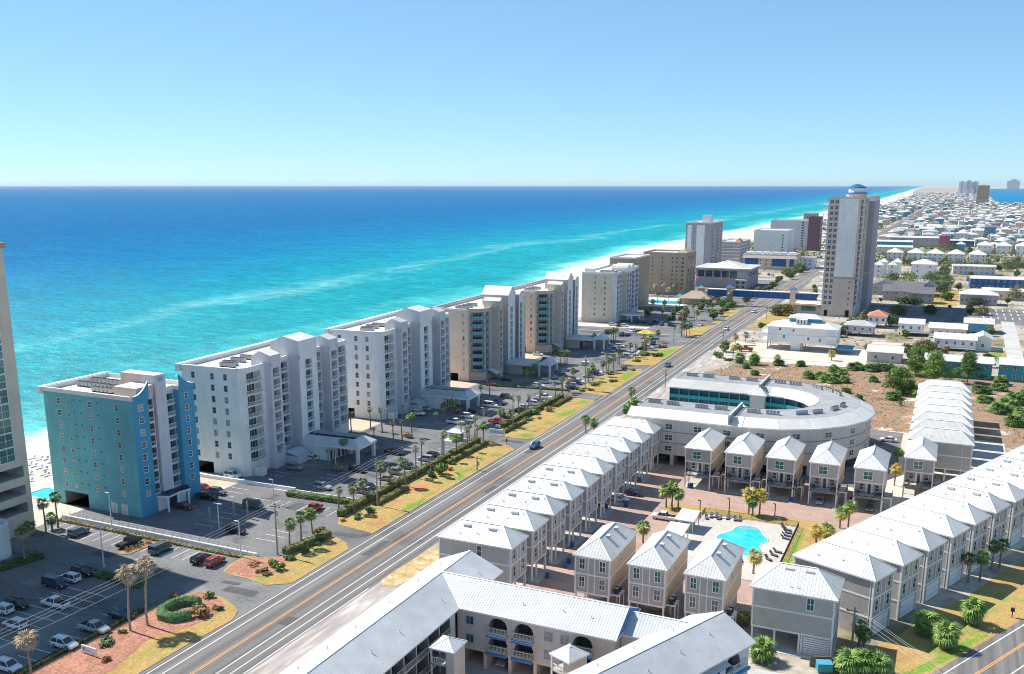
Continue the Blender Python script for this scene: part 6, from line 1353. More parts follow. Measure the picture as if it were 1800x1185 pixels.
for i, (p, h_, k_) in enumerate([((-120.4, 253.4), 4.6, 'sparse'), ((-118.5, 256.4), 4.2, 'green'), ((-123.5, 281.7), 3.4, 'sparse'), ((-120.6, 284.6), 4.4, 'sparse'), ((-120.2, 297.4), 5.4, 'sparse'), ((-120.5, 304.0), 5.2, 'sparse'), ((-120.6, 310.8), 4.0, 'dry')]):
    palm('palm beside the second white condominium hedge, %s from its near end' % ORD[i], p, h_, k_, False, 1.0, 'palms along the second long hedge', VZ)
for i, (p, h_, k_) in enumerate([((-143.3, 203.9), 5.4, 'lush'), ((-144.2, 197.2), 4.4, 'tuft'), ((-144.0, 191.2), 3.6, 'tuft'), ((-144.9, 220.8), 4.8, 'tuft'), ((-160.1, 231.3), 5.2, 'green'), ((-155.9, 235.6), 6, 'sparse'), ((-151.6, 235.3), 6.2, 'sparse'), ((-140.5, 223.9), 6, 'sparse'), ((-140.5, 228.6), 5.2, 'sparse'), ((-140.2, 233.7), 6, 'lush'), ((-159.7, 192.6), 3.6, 'green'), ((-160.3, 223.4), 3.0, 'green')]):
    palm('palm in the lot of the white condominium, %s counted from the near side' % ORD[i], p, h_, k_, False, .95, 'palms in the first condominium lot')
for i, (p, h_, k_) in enumerate([((-124.7, 235.7), 5.2, 'sparse'), ((-151.5, 247.4), 5, 'tuft'), ((-138.8, 245.9), 4.2, 'tuft'), ((-141.0, 254.5), 4.8, 'green'), ((-141.5, 261.0), 4.8, 'lush'), ((-145.0, 289.2), 3.6, 'sparse'), ((-142.9, 291.8), 4.6, 'sparse')]):
    palm('palm in the lot of the second white condominium, %s counted from the near side' % ORD[i], p, h_, k_, False, .95, 'palms in the second condominium lot')
for i, (p, h_, k_) in enumerate([((-139.8, 316.5), 4.8, 'lush'), ((-142.7, 330.9), 4.2, 'lush'), ((-142.7, 334.0), 4.2, 'lush'), ((-141.5, 335.6), 5.2, 'green'), ((-141.1, 323.6), 4, 'green')]):
    palm('palm at the entrance of the nearer tan condominium, %s from the left' % ORD[i], p, h_, k_, False, 1, 'palms at the first tan entrance')
for i, (p, h_, k_) in enumerate([((-144.7, 356.1), 4.8, 'green'), ((-142.4, 357.2), 5.2, 'green'), ((-141.4, 360.0), 5, 'green'), ((-141.4, 362.3), 4.8, 'lush'), ((-146.5, 401.2), 4, 'lush'), ((-145.8, 404.3), 4.4, 'lush'), ((-145.5, 407.3), 5, 'lush')]):
    palm('palm in the clump before the farther tan condominium, %s from the left' % ORD[i], p, h_, k_, False, 1, 'palms before the second tan condominium')
for i, (p, h_, k_) in enumerate([((-119.9, 329.5), 4.4, 'green'), ((-119.6, 333.6), 5, 'green'), ((-119.1, 343.9), 5.2, 'green'), ((-119.6, 352.1), 5, 'green'), ((-119.8, 358.6), 4.8, 'green'), ((-121.0, 369.4), 4.2, 'green'), ((-119.3, 386.7), 5, 'sparse'), ((-120.3, 400.9), 4, 'green'), ((-121.3, 409.7), 4.6, 'yellow'), ((-122.0, 419.0), 4.2, 'lush'), ((-122.5, 432.3), 4.6, 'green')]):
    palm('palm on the verge before the tan condominiums, %s from the near end' % ORD[i], p, h_, k_, False, 1.05, 'verge palms before the tan condominiums')
for i, (p, h_, k_) in enumerate([((-144.7, 422.0), 5, 'green'), ((-143.2, 420.9), 5.2, 'green'), ((-143.3, 424.4), 5, 'green'), ((-142.8, 426.4), 5.4, 'lush'), ((-142.8, 429.9), 5, 'green')]):
    palm('tall palm of the tight row before the cream condominium lot, %s from the left' % ORD[i], p, h_, k_, False, 1, 'tight palm row')
for i, (p, h_, k_) in enumerate(sorted([((-116.8, 452.8), 5.4, 'green'), ((-116.4, 456.7), 5.6, 'green'), ((-114.4, 454.0), 5.2, 'green'), ((-114.7, 461.4), 5, 'lush'), ((-144.4, 516.5), 4.4, 'green'), ((-136.3, 510.7), 4, 'green'), ((-130.6, 513.3), 4.8, 'green'), ((-134.5, 546.5), 4.4, 'green'), ((-150.5, 513.7), 4.6, 'green'), ((-125.9, 545.2), 5, 'green'), ((-116.3, 520.0), 4, 'big'), ((-152.3, 549.0), 4.6, 'green'), ((-124.7, 516.1), 4, 'green'), ((-161.6, 555.8), 4, 'green'), ((-146.8, 562.7), 4, 'green'),
     ((-176.6, 584.7), 6, 'dry'), ((-174.3, 588.9), 6, 'green'), ((-166.5, 583.1), 6, 'green'), ((-163.5, 597.2), 7, 'dry'), ((-151.0, 590.3), 5, 'green'), ((-121.2, 586.1), 8, 'dry'), ((-178.2, 617.0), 7, 'dry'), ((-173.0, 619.4), 7, 'dry'), ((-167.8, 628.8), 7, 'dry')], key=lambda q: q[0][0] / q[0][1])):
    palm('palm in the resort lot beyond the cream condominium, %s from the left' % ORD[i], p, h_, k_, False, 1.15, 'palms of the resort lot')
for i, (p, h_, k_) in enumerate([((-85.1, 402.5), 4.4, 'green'), ((-80.7, 401.7), 5.2, 'yellow'), ((-76.5, 395.4), 2.2, 'big'), ((-70.2, 393.0), 1.8, 'big'), ((-86.8, 435.3), 4.6, 'green'), ((-82.1, 418.6), 3, 'lush'), ((-85.0, 449.7), 3.6, 'green'), ((-61.4, 395.6), 3.2, 'green'), ((-70.1, 393.6), 2.6, 'big'), ((-42.1, 417.0), 3, 'yellow')]):
    palm('palm at the sandy plot inland of the highway, %s counted from the highway' % ORD[i], p, h_, k_, False, 1.1, 'palms at the sandy plot')
for i, (p, h_, k_) in enumerate([((-95.9, 307.0), 3.6, 'green'), ((-94.9, 259.5), 4.2, 'green'), ((-93.8, 263.7), 2.4, 'lush'), ((-91.9, 288.9), 1.4, 'lush'), ((-92.4, 294.6), 1.4, 'lush'), ((-92.7, 300.6), 1.6, 'lush')]):
    palm('palm between the highway and the horseshoe building, %s from the left' % ORD[i], p, h_, k_, False, 1.1, 'palms by the horseshoe building')
for i, (p, h_, k_) in enumerate([((-54.5, 203.9), 4.0, 'mixed'), ((-53.2, 204.3), 4.8, 'lush'), ((-51.6, 203.8), 3.8, 'lush')]): palm('palm of the green trio beside the white pickup, %s from the left' % ORD[i], p, h_, k_, True, 1.1, 'green palm trio', .06)
for i, (p, h_, k_) in enumerate([((-36.3, 207.6), 4.6, 'yellow'), ((-35.2, 206.6), 3.6, 'lush'), ((-33.9, 207.8), 4.6, 'yellow')]): palm('palm of the yellow trio on the pool lawn, %s from the left' % ORD[i], p, h_, k_, True, 1.1, 'yellow palm trio', .06)
for p, h_, k_, lb in (((-16.5, 206.8), 3.4, 'mixed', 'yellow-green palm left of the pair where the paver road turns'), ((-14.9, 208.2), 4.6, 'mixed', 'yellow-green palm right of the pair where the paver road turns'), ((-20.0, 195.7), 2.6, 'yellow', 'golden palm on the lawn right of the pool fence'), ((-18.3, 200.2), 1.6, 'mixed', 'low golden palm beside the golden one by the first right-hand cottage'),
                      ((-28.8, 173.6), 3.6, 'yellow', 'golden palm at the near end of the pool deck'), ((-52.8, 180.3), 3.4, 'mixed', 'palm between the first and second narrow cottages'), ((-7.5, 244.1), 4.2, 'yellow', 'yellow palm left of the lone porch cottage'), ((-7.8, 263.0), 3.6, 'lush', 'green palm left of the lone porch cottage'),
                      ((9.2, 168.0), 2.4, 'big', 'largest bushy palm on the lawn by the side road'), ((5.1, 156.7), 2.2, 'big', 'bushy palm nearest the side road kerb'), ((2.0, 160.7), 2.0, 'big', 'bushy palm before the second right-hand cottage'), ((8.6, 186.5), 4.6, 'green', 'slim palm before the right-hand cottages, left of four'), ((10.6, 188.0), 4.8, 'lush', 'slim palm before the right-hand cottages, second of four'),
                      ((12.8, 195.5), 4.6, 'green', 'slim palm before the right-hand cottages, third of four'), ((14.2, 196.5), 4.8, 'green', 'slim palm before the right-hand cottages, right of four'), ((-21.2, 140.0), 1.8, 'big', 'bushy palm before the carport of the wide cottage'), ((-7.7, 151.6), 3.2, 'green', 'slim palm by the pole beside the wide cottage, left one'), ((-6.8, 149.8), 3.0, 'green', 'slim palm by the pole beside the wide cottage, right one'),
                      ((-8.3, 141.7), 1.6, 'big', 'bushy palm at the bottom edge, left of three'), ((-6.1, 142.4), 1.6, 'big', 'bushy palm at the bottom edge, middle of three'), ((-4.3, 143.2), 1.5, 'big', 'bushy palm at the bottom edge, right of three'), ((-26.2, 151.6), 1.2, 'lush', 'low palm between the narrow and wide cottages'), ((-50.5, 151.7), .9, 'lush', 'low palm under the first narrow cottage'), ((-40.7, 151.7), 1.0, 'mixed', 'low palm under the second narrow cottage')):
    palm(lb, p, h_, k_, p[1] < 200, 1.0, 'palms of the cottage complex', .05)

# hedges and shrubs
hedge('trimmed hedge with palms behind the small lawn of the blue condominium', (-116.4, 143.5), (-114.6, 156.0), 1.6, 1.3, ('leaf_olive', 'leaf_olive'), VZ, seed=1)
hedge('low dark hedge between the blue and white condominium lots', (-139.5, 174.2), (-121.2, 175.4), 1.8, 1.2, ('leaf', 'leaf_olive'), 0, seed=2)
hedge('long tall hedge along the lot of the white condominium', (-119.4, 166.8), (-119.6, 236.5), 1.7, 1.5, ('leaf_olive', 'leaf_olive'), VZ, seed=3)
hedge('low clipped hedge in front of the long hedge, near piece', (-116.2, 177), (-116.0, 190.5), 1.5, 1.0, ('leaf_olive', 'leaf_rust'), VZ, seed=4)
hedge('low rust-topped hedge in front of the long hedge, far piece', (-117.0, 213), (-116.6, 236), 1.5, 1.0, ('leaf_olive', 'leaf_rust'), VZ, seed=5)
hedge('long tall hedge along the lot of the second white condominium', (-120.2, 254), (-119.4, 301.5), 1.7, 1.5, ('leaf_olive', 'leaf_olive'), VZ, seed=6)
hedge('low rust-coloured hedge behind the white sign, near piece', (-117.4, 248.5), (-117.0, 264), 1.5, .9, ('leaf_rust', 'leaf_olive'), VZ, seed=7)
hedge('low rust-coloured hedge beside the far driveway', (-116.4, 287), (-116.6, 302), 1.5, .9, ('leaf_rust', 'leaf_olive'), VZ, seed=8)
hedge('tawny shrub border along the low wall of the near lot', (-175, 138.7), (-124, 138.6), .9, .5, ('leaf_olive', 'leaf_rust'), 0, seed=9, inner='leaf_olive')
hedge('dark hedge along the wooden rail of the near lot', (-122.9, 84), (-122.8, 112), .8, .6, ('leaf_dark', 'leaf'), VZ, seed=10)
hedge('dark hedge line between the second white and tan condominium lots', (-150, 309.5), (-121, 313), 1.2, .7, ('leaf_dark', 'leaf'), 0, seed=12)
hedge('low planting strip in the shaded near lot', (-148, 120.6), (-131, 119.8), 2.2, .5, ('leaf_dark', 'leaf'), .05, seed=13)
hedge('dark planting in front of the white annex', (-163.2, 110), (-160.4, 122), 2.6, .8, ('leaf_dark', 'leaf'), .1, seed=14)
def curl_hedge(label, path, w_, h):
    r = thing('hedge', label, 'hedge', (path[0][0], path[0][1], VZ)); g = random.Random(3); b = MB(); t_ = MB(); P_ = [(x - path[0][0], y - path[0][1]) for x, y in path]
    fine = []
    for (a, c) in zip(P_, P_[1:]):
        n = max(2, int(math.hypot(c[0] - a[0], c[1] - a[1]) / .5))
        fine += [(a[0] + (c[0] - a[0]) * i / n, a[1] + (c[1] - a[1]) * i / n) for i in range(n)]
    fine.append(P_[-1])
    for x, y in fine:
        ww = w_ * g.uniform(.92, 1.06); t_.tube((x, y, 0), (x, y, h * .62), ww * .46, ww * .44, 9, 'leaf_hedge'); t_.tube((x, y, h * .62), (x, y, h * .9), ww * .44, ww * .2, 9, 'leaf_hedge')
        leaf_cloud(b, (x, y, h * .48), (ww * .52, ww * .52, h * .52), 300, .09, ('leaf_hedge', 'leaf_light'), g)
    obj('foliage', b, r); obj('branches', t_, r)
curl_hedge('bright green clipped hedge curled round the near entrance bed', [(-116.0, 118.0), (-118.0, 117.3), (-119.0, 115.6), (-118.9, 112.7), (-117.3, 111.1), (-115.2, 111.2), (-113.6, 112.9)], 2.0, 1.7)
for p, s, ms, lb in (((-112.7, 115.1), (2.2, 2.0, 1.6), ('leaf_rust', 'leaf_olive'), 'tawny shrub beside the curled hedge'), ((-111.4, 118.1), (1.3, 1.2, .8), ('leaf_dark', 'leaf_rust'), 'dark spiky shrub on the mulch tip'), ((-116.1, 121.3), (1.2, 1.2, 1.2), ('leaf', 'leaf_light'), 'green spiky shrub at the entrance bed corner'), ((-122.3, 119.0), (1.4, 1.0, .8), ('flower_red', 'leaf_light'), 'red-flowered shrub behind the curled hedge'),
                 ((-119.2, 100.6), (2.4, 1.3, .8), ('leaf', 'leaf_dark'), 'low green plant along the rail by the sign'), ((-119.6, 104.4), (.9, .8, .7), ('leaf_light', 'leaf'), 'small green plant at the foot of the dried palms'), ((-114.5, 96.3), (.9, .9, .8), ('leaf_rust', 'bark'), 'bare brown shrub beside the near sign'),
                 ((-115.0, 137.8), (1.4, 1.4, 1.5), ('leaf_light', 'leaf'), 'yucca clump on the mulch corner, left one'), ((-112.6, 136.6), (1.3, 1.3, 1.5), ('leaf_light', 'leaf'), 'yucca clump on the mulch corner, right one'), ((-115.2, 134.6), (1.5, 1.0, .8), ('leaf_light', 'leaf_rust'), 'low yellow-green shrub on the mulch corner'), ((-119.2, 136.7), (1.8, 1.6, .5), ('leaf_rust', 'mulch'), 'tawny ground shrub on the mulch corner'), ((-113.2, 133.7), (1.4, 1.0, .6), ('bark', 'leaf_rust'), 'dark bare shrub on the mulch corner'),
                 ((-114.2, 141.8), (1.3, 1.0, .9), ('leaf_hedge', 'leaf_dark'), 'round green shrub before the sign hedge, left of four'), ((-113.5, 146.3), (1.2, 1.0, .9), ('leaf_hedge', 'leaf_dark'), 'round green shrub before the sign hedge, second of four'), ((-113.9, 150.5), (1.2, .9, .8), ('leaf_hedge', 'leaf_dark'), 'round green shrub before the sign hedge, third of four'), ((-114.0, 152.7), (1.2, .9, .8), ('leaf_hedge', 'leaf_dark'), 'round green shrub before the sign hedge, right of four'), ((-116.9, 155.9), (1.6, 1.3, 1.6), ('leaf_rust', 'leaf_olive'), 'golden box shrub at the end of the sign hedge'),
                 ((-115.2, 167.6), (1.5, 1.3, 1.2), ('leaf_hedge', 'leaf'), 'spiky green shrub at the tip of the long verge'), ((-115.0, 171.9), (1.5, 1.2, 1.4), ('leaf_dark', 'leaf_hedge'), 'dark green shrub behind the tip of the long verge'), ((-117.1, 164.7), (1.0, .8, .6), ('leaf_rust', 'flower_red'), 'rusty shrub at the driveway corner'),
                 ((-114.1, 204.3), (2.2, 2.0, 3.0), ('leaf_light', 'leaf'), 'tall green shrub in the middle of the long verge'), ((-115.5, 201.5), (1.8, 1.5, 2.0), ('leaf_dark', 'leaf'), 'dark shrub left of the tall green one'), ((-118.6, 206.6), (1.4, 1.2, 2.0), ('leaf_pink', 'leaf_rust'), 'bare pinkish shrub behind the tall green one'), ((-114.4, 198.4), (2.2, .9, .6), ('leaf_hedge', 'leaf_olive'), 'low spreading shrub before the dark one'), ((-113.9, 208.8), (1.2, .9, .8), ('flower_red', 'leaf_rust'), 'red-flowered shrub on the long verge'), ((-110.1, 201.8), (1.4, .9, .5), ('leaf_dark', 'leaf'), 'dark low shrub right of the tall green one'), ((-115.4, 213.5), (1.2, .8, .8), ('leaf_hedge', 'leaf'), 'green shrub at the start of the rust-topped hedge'),
                 ((-118.4, 275.2), (2.6, 2.0, 1.8), ('leaf_light', 'leaf'), 'big green shrub in the second verge'), ((-115.8, 280.8), (1.8, 1.5, 1.6), ('frond_dry', 'leaf_olive'), 'straw-coloured grass clump in the second verge'), ((-116.8, 266.1), (1.8, 1.5, 1.2), ('leaf_olive', 'leaf_light'), 'olive grass clump in the second verge'), ((-114.5, 269.9), (1.6, .9, .6), ('flower_red', 'leaf_rust'), 'red-flowered shrub in the second verge'), ((-124.3, 278.3), (1.6, 1.4, 1.5), ('leaf_dark', 'leaf'), 'dark shrub behind the second hedge'),
                 ((-116.0, 325.6), (2.4, 1.6, 1.3), ('leaf_hedge', 'leaf_dark'), 'green mound on the third verge, left one'), ((-111.9, 335.2), (2.2, 1.6, 1.0), ('leaf_hedge', 'leaf_dark'), 'flat green mound on the third verge, right one'), ((-117.6, 348.8), (3.0, 2.2, 1.6), ('leaf_olive', 'leaf'), 'broad olive shrub on the third verge'), ((-116.7, 314.4), (1.6, 1.3, 1.0), ('leaf_rust', 'leaf_olive'), 'orange shrub by the tall pole, left one'), ((-114.4, 317.2), (1.4, 1.0, .7), ('leaf_dark', 'leaf_rust'), 'dark orange shrub by the tall pole, right one'), ((-116.6, 362.3), (2.6, 1.8, 1.4), ('leaf_rust', 'leaf_pink'), 'orange-brown shrub at the far driveway'), ((-111.9, 360.1), (1.8, 1.2, .8), ('leaf_hedge', 'leaf'), 'green disc shrub at the far driveway'),
                 ((-118.3, 395.8), (4.5, 3.0, 1.8), ('leaf', 'leaf_olive'), 'long grey-green shrub before the bright lawn'), ((-112.4, 395.6), (3.6, 2.4, 1.4), ('leaf_dark', 'leaf'), 'dark shrub beside the bright lawn'), ((-117.3, 421.2), (4.0, 3.0, 1.8), ('leaf_pink', 'bark'), 'brown shrub behind the bright lawn'), ((-116.2, 379.7), (2.4, 1.8, 1.2), ('leaf', 'leaf_olive'), 'green shrub at the near end of the bright lawn'),
                 ((-140.5, 196.3), (3.2, 1.6, 1.6), ('leaf_pink', 'leaf_rust'), 'pinkish ornamental grass by the canopy of the white condominium'), ((-141.6, 215.3), (2.0, 1.4, 1.9), ('leaf_pink', 'frond_dry'), 'pale grass clump at the canopy end of the white condominium'), ((-141.5, 233.1), (2.6, 1.6, 1.8), ('leaf_pink', 'leaf_rust'), 'pinkish grass clump by the sandy pad'), ((-142.1, 266.5), (2.6, 1.5, 1.9), ('leaf_pink', 'leaf_rust'), 'pinkish ornamental grass by the second canopy'), ((-142.5, 283.1), (1.8, 1.3, 1.8), ('leaf_pink', 'frond_dry'), 'pale grass clump at the second canopy end'),
                 ((-87.8, 404.2), (3.2, 2.6, 2.6), ('leaf_light', 'leaf'), 'bright yellow-green shrub at the sandy plot'), ((-82.1, 398.3), (2.2, 1.8, 1.4), ('leaf_light', 'leaf'), 'smaller yellow-green shrub at the sandy plot'), ((-113.5, 142.0), (1.0, .8, .7), ('leaf_hedge', 'leaf'), 'small round shrub at the sign post')):
    bush(lb, p, s, ms, 'shrub', None, 300, .17, VZ if -122 < p[0] < -106 else 0)
# scrub field: palmetto thickets, pines, bushes
for i, (p, s) in enumerate(sorted([((-44.9, 374.2), 3.4), ((-41.9, 373.9), 3.6), ((-38.6, 370.5), 3.6), ((-35.5, 373.6), 3.4), ((-31.9, 372.0), 3.2), ((-36.6, 368.2), 3), ((-38.6, 391.1), 3.2), ((-35.2, 387.3), 2.4), ((-30.6, 398.5), 4.2), ((-26.7, 398.4), 3.4), ((-24.0, 401.5), 3.6), ((-20.8, 403.0), 3.6), ((-18.6, 405.9), 3.2), ((-22.8, 377.8), 2.6), ((18.1, 341.7), 4.6), ((22.1, 349.8), 4.6), ((24.7, 358.7), 5), ((15.6, 354.5), 3.6), ((20.7, 391.6), 4.2), ((-7.5, 357.5), 5.2), ((-13.6, 349.1), 3.4)] + [((q[0], q[1]), q[2]) for q in ((22, 324, 4.4), (27, 336, 4.8), (33, 350, 5), (25, 362, 4), (30, 374, 4.4), (20, 380, 3.4), (-60, 396, 3.0), (-52, 398, 2.6), (-66, 372, 2.0), (-72, 384, 2.2), (-30, 352, 2.2), (-14, 348, 3.2), (-24, 342, 2.0), (-10, 368, 3.8), (-4, 356, 4.2), (2, 366, 3.6), (14, 372, 3.6), (8, 352, 3.0))], key=lambda q: q[0][0] / q[0][1])):
    r = thing('palmetto', 'palmetto thicket in the brown scrub field, %s from the left' % ORD[i], 'palmetto', (p[0], p[1], 0), i * 1.3, 'palmetto thickets'); g = random.Random(i)
    for j in range(4):
        obj('fan_leaves', crown_mesh(['frond_bright', 'frond'] if (i + j) % 3 else ['frond', 'leaf_olive'], 40, (i + j) % 3, 1.5, -35, 80), r, (g.uniform(-.5, .5) * s, g.uniform(-.4, .4) * s, .5 + g.uniform(0, .6)), g.uniform(0, 6), s * .26)
    obj('stem', cached('pst', lambda: MB().tube((0, 0, 0), (.2, 0, .9), .18, .12, 6, 'bark').build('stem')), r)
tree('broad green tree left of the stacked white roofs', (-12.6, 359.0), 9.5, 6.4, ('leaf', 'leaf_light'), 3, 7000, .26)
tree('second green tree behind it, nearer the white shed', (-8.3, 397.4), 8, 5.6, ('leaf', 'leaf_light'), 4, 5000, .26)
tree('bright green pine before the teal motel, left one', (-1.5, 384.8), 12, 6.4, ('leaf_light', 'leaf_light'), 5, 7000, .26, True)
tree('bright green pine before the teal motel, right one', (10.0, 390.2), 12, 5.6, ('leaf', 'leaf_light'), 6, 7000, .26, True)
tree('low tree behind the white shed', (-9.1, 428.1), 6.5, 5.2, ('leaf_light', 'leaf'), 7, 3600, .28)
tree('spreading low tree by the pale blue cottage', (-6.5, 458.2), 5, 6, ('leaf_olive', 'leaf'), 8, 3000, .3)
bush('small vivid green bush alone in the scrub', (-11.1, 339.3), (1.0, 1.0, 1.8), ('leaf_light', 'frond_bright'), 'shrub', None, 260, .14)
vt = random.Random(9)
for i, (p, h_, r_, ms) in enumerate(sorted([((-45.1, 495.6), 5.5, 6, 'leaf_olive'), ((-42.6, 518.2), 5.5, 6, 'leaf_olive'), ((-38.8, 546.6), 6, 6, 'leaf_olive'), ((-86.9, 553.7), 6, 6, 'leaf_olive'), ((-83.9, 566.9), 5, 5, 'leaf_rust'), ((-25.6, 535.8), 6, 6, 'leaf'), ((-47.2, 486.0), 5, 4, 'leaf_dark'), ((-85.5, 554.7), 6, 6, 'leaf_rust'), ((-116.7, 840.1), 8, 8, 'leaf'), ((-118.9, 899.9), 8, 9, 'leaf'), ((-120.5, 801.8), 6, 6, 'leaf_olive'), ((-122.1, 578.9), 5, 7, 'leaf'), ((-139.0, 612.6), 6, 6, 'leaf'),
     ((-38.9, 783.3), 7, 7, 'leaf'), ((-27.0, 774.7), 9, 9, 'leaf_light'), ((-12.6, 788.4), 8, 9, 'leaf'), ((-6.8, 798.2), 9, 9, 'leaf'), ((-0.6, 766.7), 8, 7, 'leaf'), ((-2.2, 716.6), 7, 6, 'leaf_dark'), ((-7.2, 726.0), 7, 5, 'leaf'), ((45.0, 927.4), 8, 10, 'leaf'), ((53.6, 969.3), 10, 10, 'leaf'), ((43.5, 704.7), 9, 8, 'leaf_olive'), ((39.5, 692.5), 8, 6, 'leaf_olive'), ((-3.3, 853.3), 8, 6, 'leaf'), ((-23.8, 643.2), 4, 6, 'leaf_dark'), ((-17.8, 641.2), 4, 6, 'leaf_dark'), ((0.3, 674.3), 5, 5, 'leaf'), ((17.4, 652.8), 4, 6, 'leaf_dark'), ((-7.8, 1159.3), 9, 10, 'leaf_olive'), ((0.7, 1178.4), 8, 10, 'leaf'), ((12.7, 602.7), 6, 3, 'leaf_dark'), ((18.9, 605.6), 5, 6, 'leaf_pink'), ((-24.5, 589.5), 5, 7, 'leaf_olive'), ((-7.9, 597.2), 5, 5, 'leaf_dark')], key=lambda q: q[0][0] / q[0][1])):
    tree('%s tree among the inland buildings, %s from the left ' % (('olive brown' if ms in ('leaf_olive', 'leaf_rust', 'leaf_pink') else 'green'), ORD[i]), p, h_, r_, (ms, 'leaf'), 20 + i, 1300, .42)['group'] = 'trees among inland buildings'
# more small trees between the inland houses, sharing a few crowns
def small_tree_meshes(k_):
    g = random.Random(60 + k_); b = MB(); ms = [('leaf', 'leaf_olive'), ('leaf', 'leaf_light'), ('leaf_dark', 'leaf'), ('leaf_olive', 'leaf_rust')][k_]
    for i in range(9): a = i * 2.4; leaf_cloud(b, (1.6 * math.cos(a) * g.random(), 1.6 * math.sin(a) * g.random(), 1.6 + 2.6 * g.random()), (1.2, 1.2, .9), 110, .34, ms, g)
    return b.build('crown')
def free(x, y):
    return not any(a < x < c and d < y < e for a, c, d, e in FOOT) and abs(x - lerp_tab(ROAD, y)) > 13
gt = random.Random(31); spots = []
while len(spots) < 75:
    y = gt.uniform(415, 1250); x = gt.uniform(-88, .058 * y + 8)
    if free(x, y) and all((x - a) ** 2 + (y - c) ** 2 > 80 for a, c in spots): spots.append((x, y))
spots += [(-116 + gt.uniform(-3, 3), y) for y in range(520, 900, 16)] + [(-140 + gt.uniform(-14, 14), y) for y in range(498, 600, 9)]
spots.sort(key=lambda q: q[0] / q[1])
for i, (x, y) in enumerate(spots):
    r = thing('small_tree', 'small leafy tree or shrub in the middle distance, %s from the left' % (ORD[i] if i < len(ORD) else str(i + 1) + 'th'), 'tree', (x, y, 0), gt.uniform(0, 6), 'small trees of the middle distance'); k_ = gt.randrange(4); s_ = gt.uniform(.6, 1.35)
    obj('crown', cached(('stc', k_), lambda: small_tree_meshes(k_)), r, (0, 0, 0), 0, s_); obj('trunk', cached('stt', lambda: MB().tube((0, 0, 0), (.1, 0, 2.4), .2, .1, 6, 'bark').build('trunk')), r, (0, 0, 0), 0, s_)
# brushwood: dry tufts and low scrub nobody could count
b = MB(); g = random.Random(77)
def tuft(b, x, y, s_, m):
    for _ in range(6):
        a = g.uniform(0, 6.28); d = (math.cos(a), math.sin(a)); l = s_ * g.uniform(.5, 1); t_ = g.uniform(.25, .6) * s_
        b.poly([(x - d[1] * .22 * s_, y + d[0] * .22 * s_, 0), (x + d[1] * .22 * s_, y - d[0] * .22 * s_, 0), (x + d[0] * l, y + d[1] * l, t_)], m)
n = 0
while n < 5200:
    x, y = g.uniform(-82, 58), g.uniform(301, 403)
    if (x + 44.5) ** 2 + (y - 267) ** 2 < 34 ** 2 or (-8 < x < 20 and y < 340) or (-10 < x < 60 and y > 394): continue
    tuft(b, x, y, g.uniform(.25, .75), g.choice(('leaf_rust', 'frond_dry', 'leaf_olive', 'bark', 'leaf_rust', 'mulch'))); n += 1
n = 0
while n < 4200:
    y = g.uniform(410, 1300); x = g.uniform(-90, .058 * y + 8)
    if free(x, y): tuft(b, x, y, g.uniform(.4, 1.5), g.choice(('leaf_olive', 'leaf', 'leaf_rust', 'frond_dry'))); n += 1
tag(obj('brushwood', b), 'dry tufts and low scrub covering the open field', 'scrub', kind='stuff')
b = MB(); g = random.Random(21)
for _ in range(4800):
    v_ = 950 + (3600 if _ < 3600 else 8000) * g.random() ** 1.6; x = g.uniform(lerp_tab(BEACH_IN, v_) + 6, .062 * v_ + 40)
    if abs(x - lerp_tab(ROAD, v_)) < 12 or x > lerp_tab(LAND_R, v_) - 10: continue
    s_ = g.uniform(1.6, 5.2); leaf_cloud(b, (x, v_, s_ * .6), (s_, s_, s_ * .8), 24, .9, ('leaf', 'leaf_olive'), g)
o_ = obj('distant_shrubbery', b); tag(o_, 'scattered green shrubs and trees between the far houses', 'shrubs', kind='stuff')

# light sea haze: one closed box of thin even air round everything, the sky outside it
hz = obj('haze', MB().box(-64000, -7000, -3.0, 12000, 64000, 175.0, 'roof_white')); tag(hz, 'thin pale sea haze that softens the far coast', 'haze', kind='stuff')
hm = bpy.data.materials.new('haze'); hm.use_nodes = True; ht = hm.node_tree; ht.nodes.clear()
ho = ht.nodes.new('ShaderNodeOutputMaterial'); hv = ht.nodes.new('ShaderNodeVolumePrincipled'); hv.inputs['Color'].default_value = (0.82, 0.91, 1.0, 1); hv.inputs['Density'].default_value = 1.7e-5; hv.inputs['Anisotropy'].default_value = 0.2
ht.links.new(hv.outputs[0], ho.inputs['Volume']); hz.data.materials.clear(); hz.data.materials.append(hm)

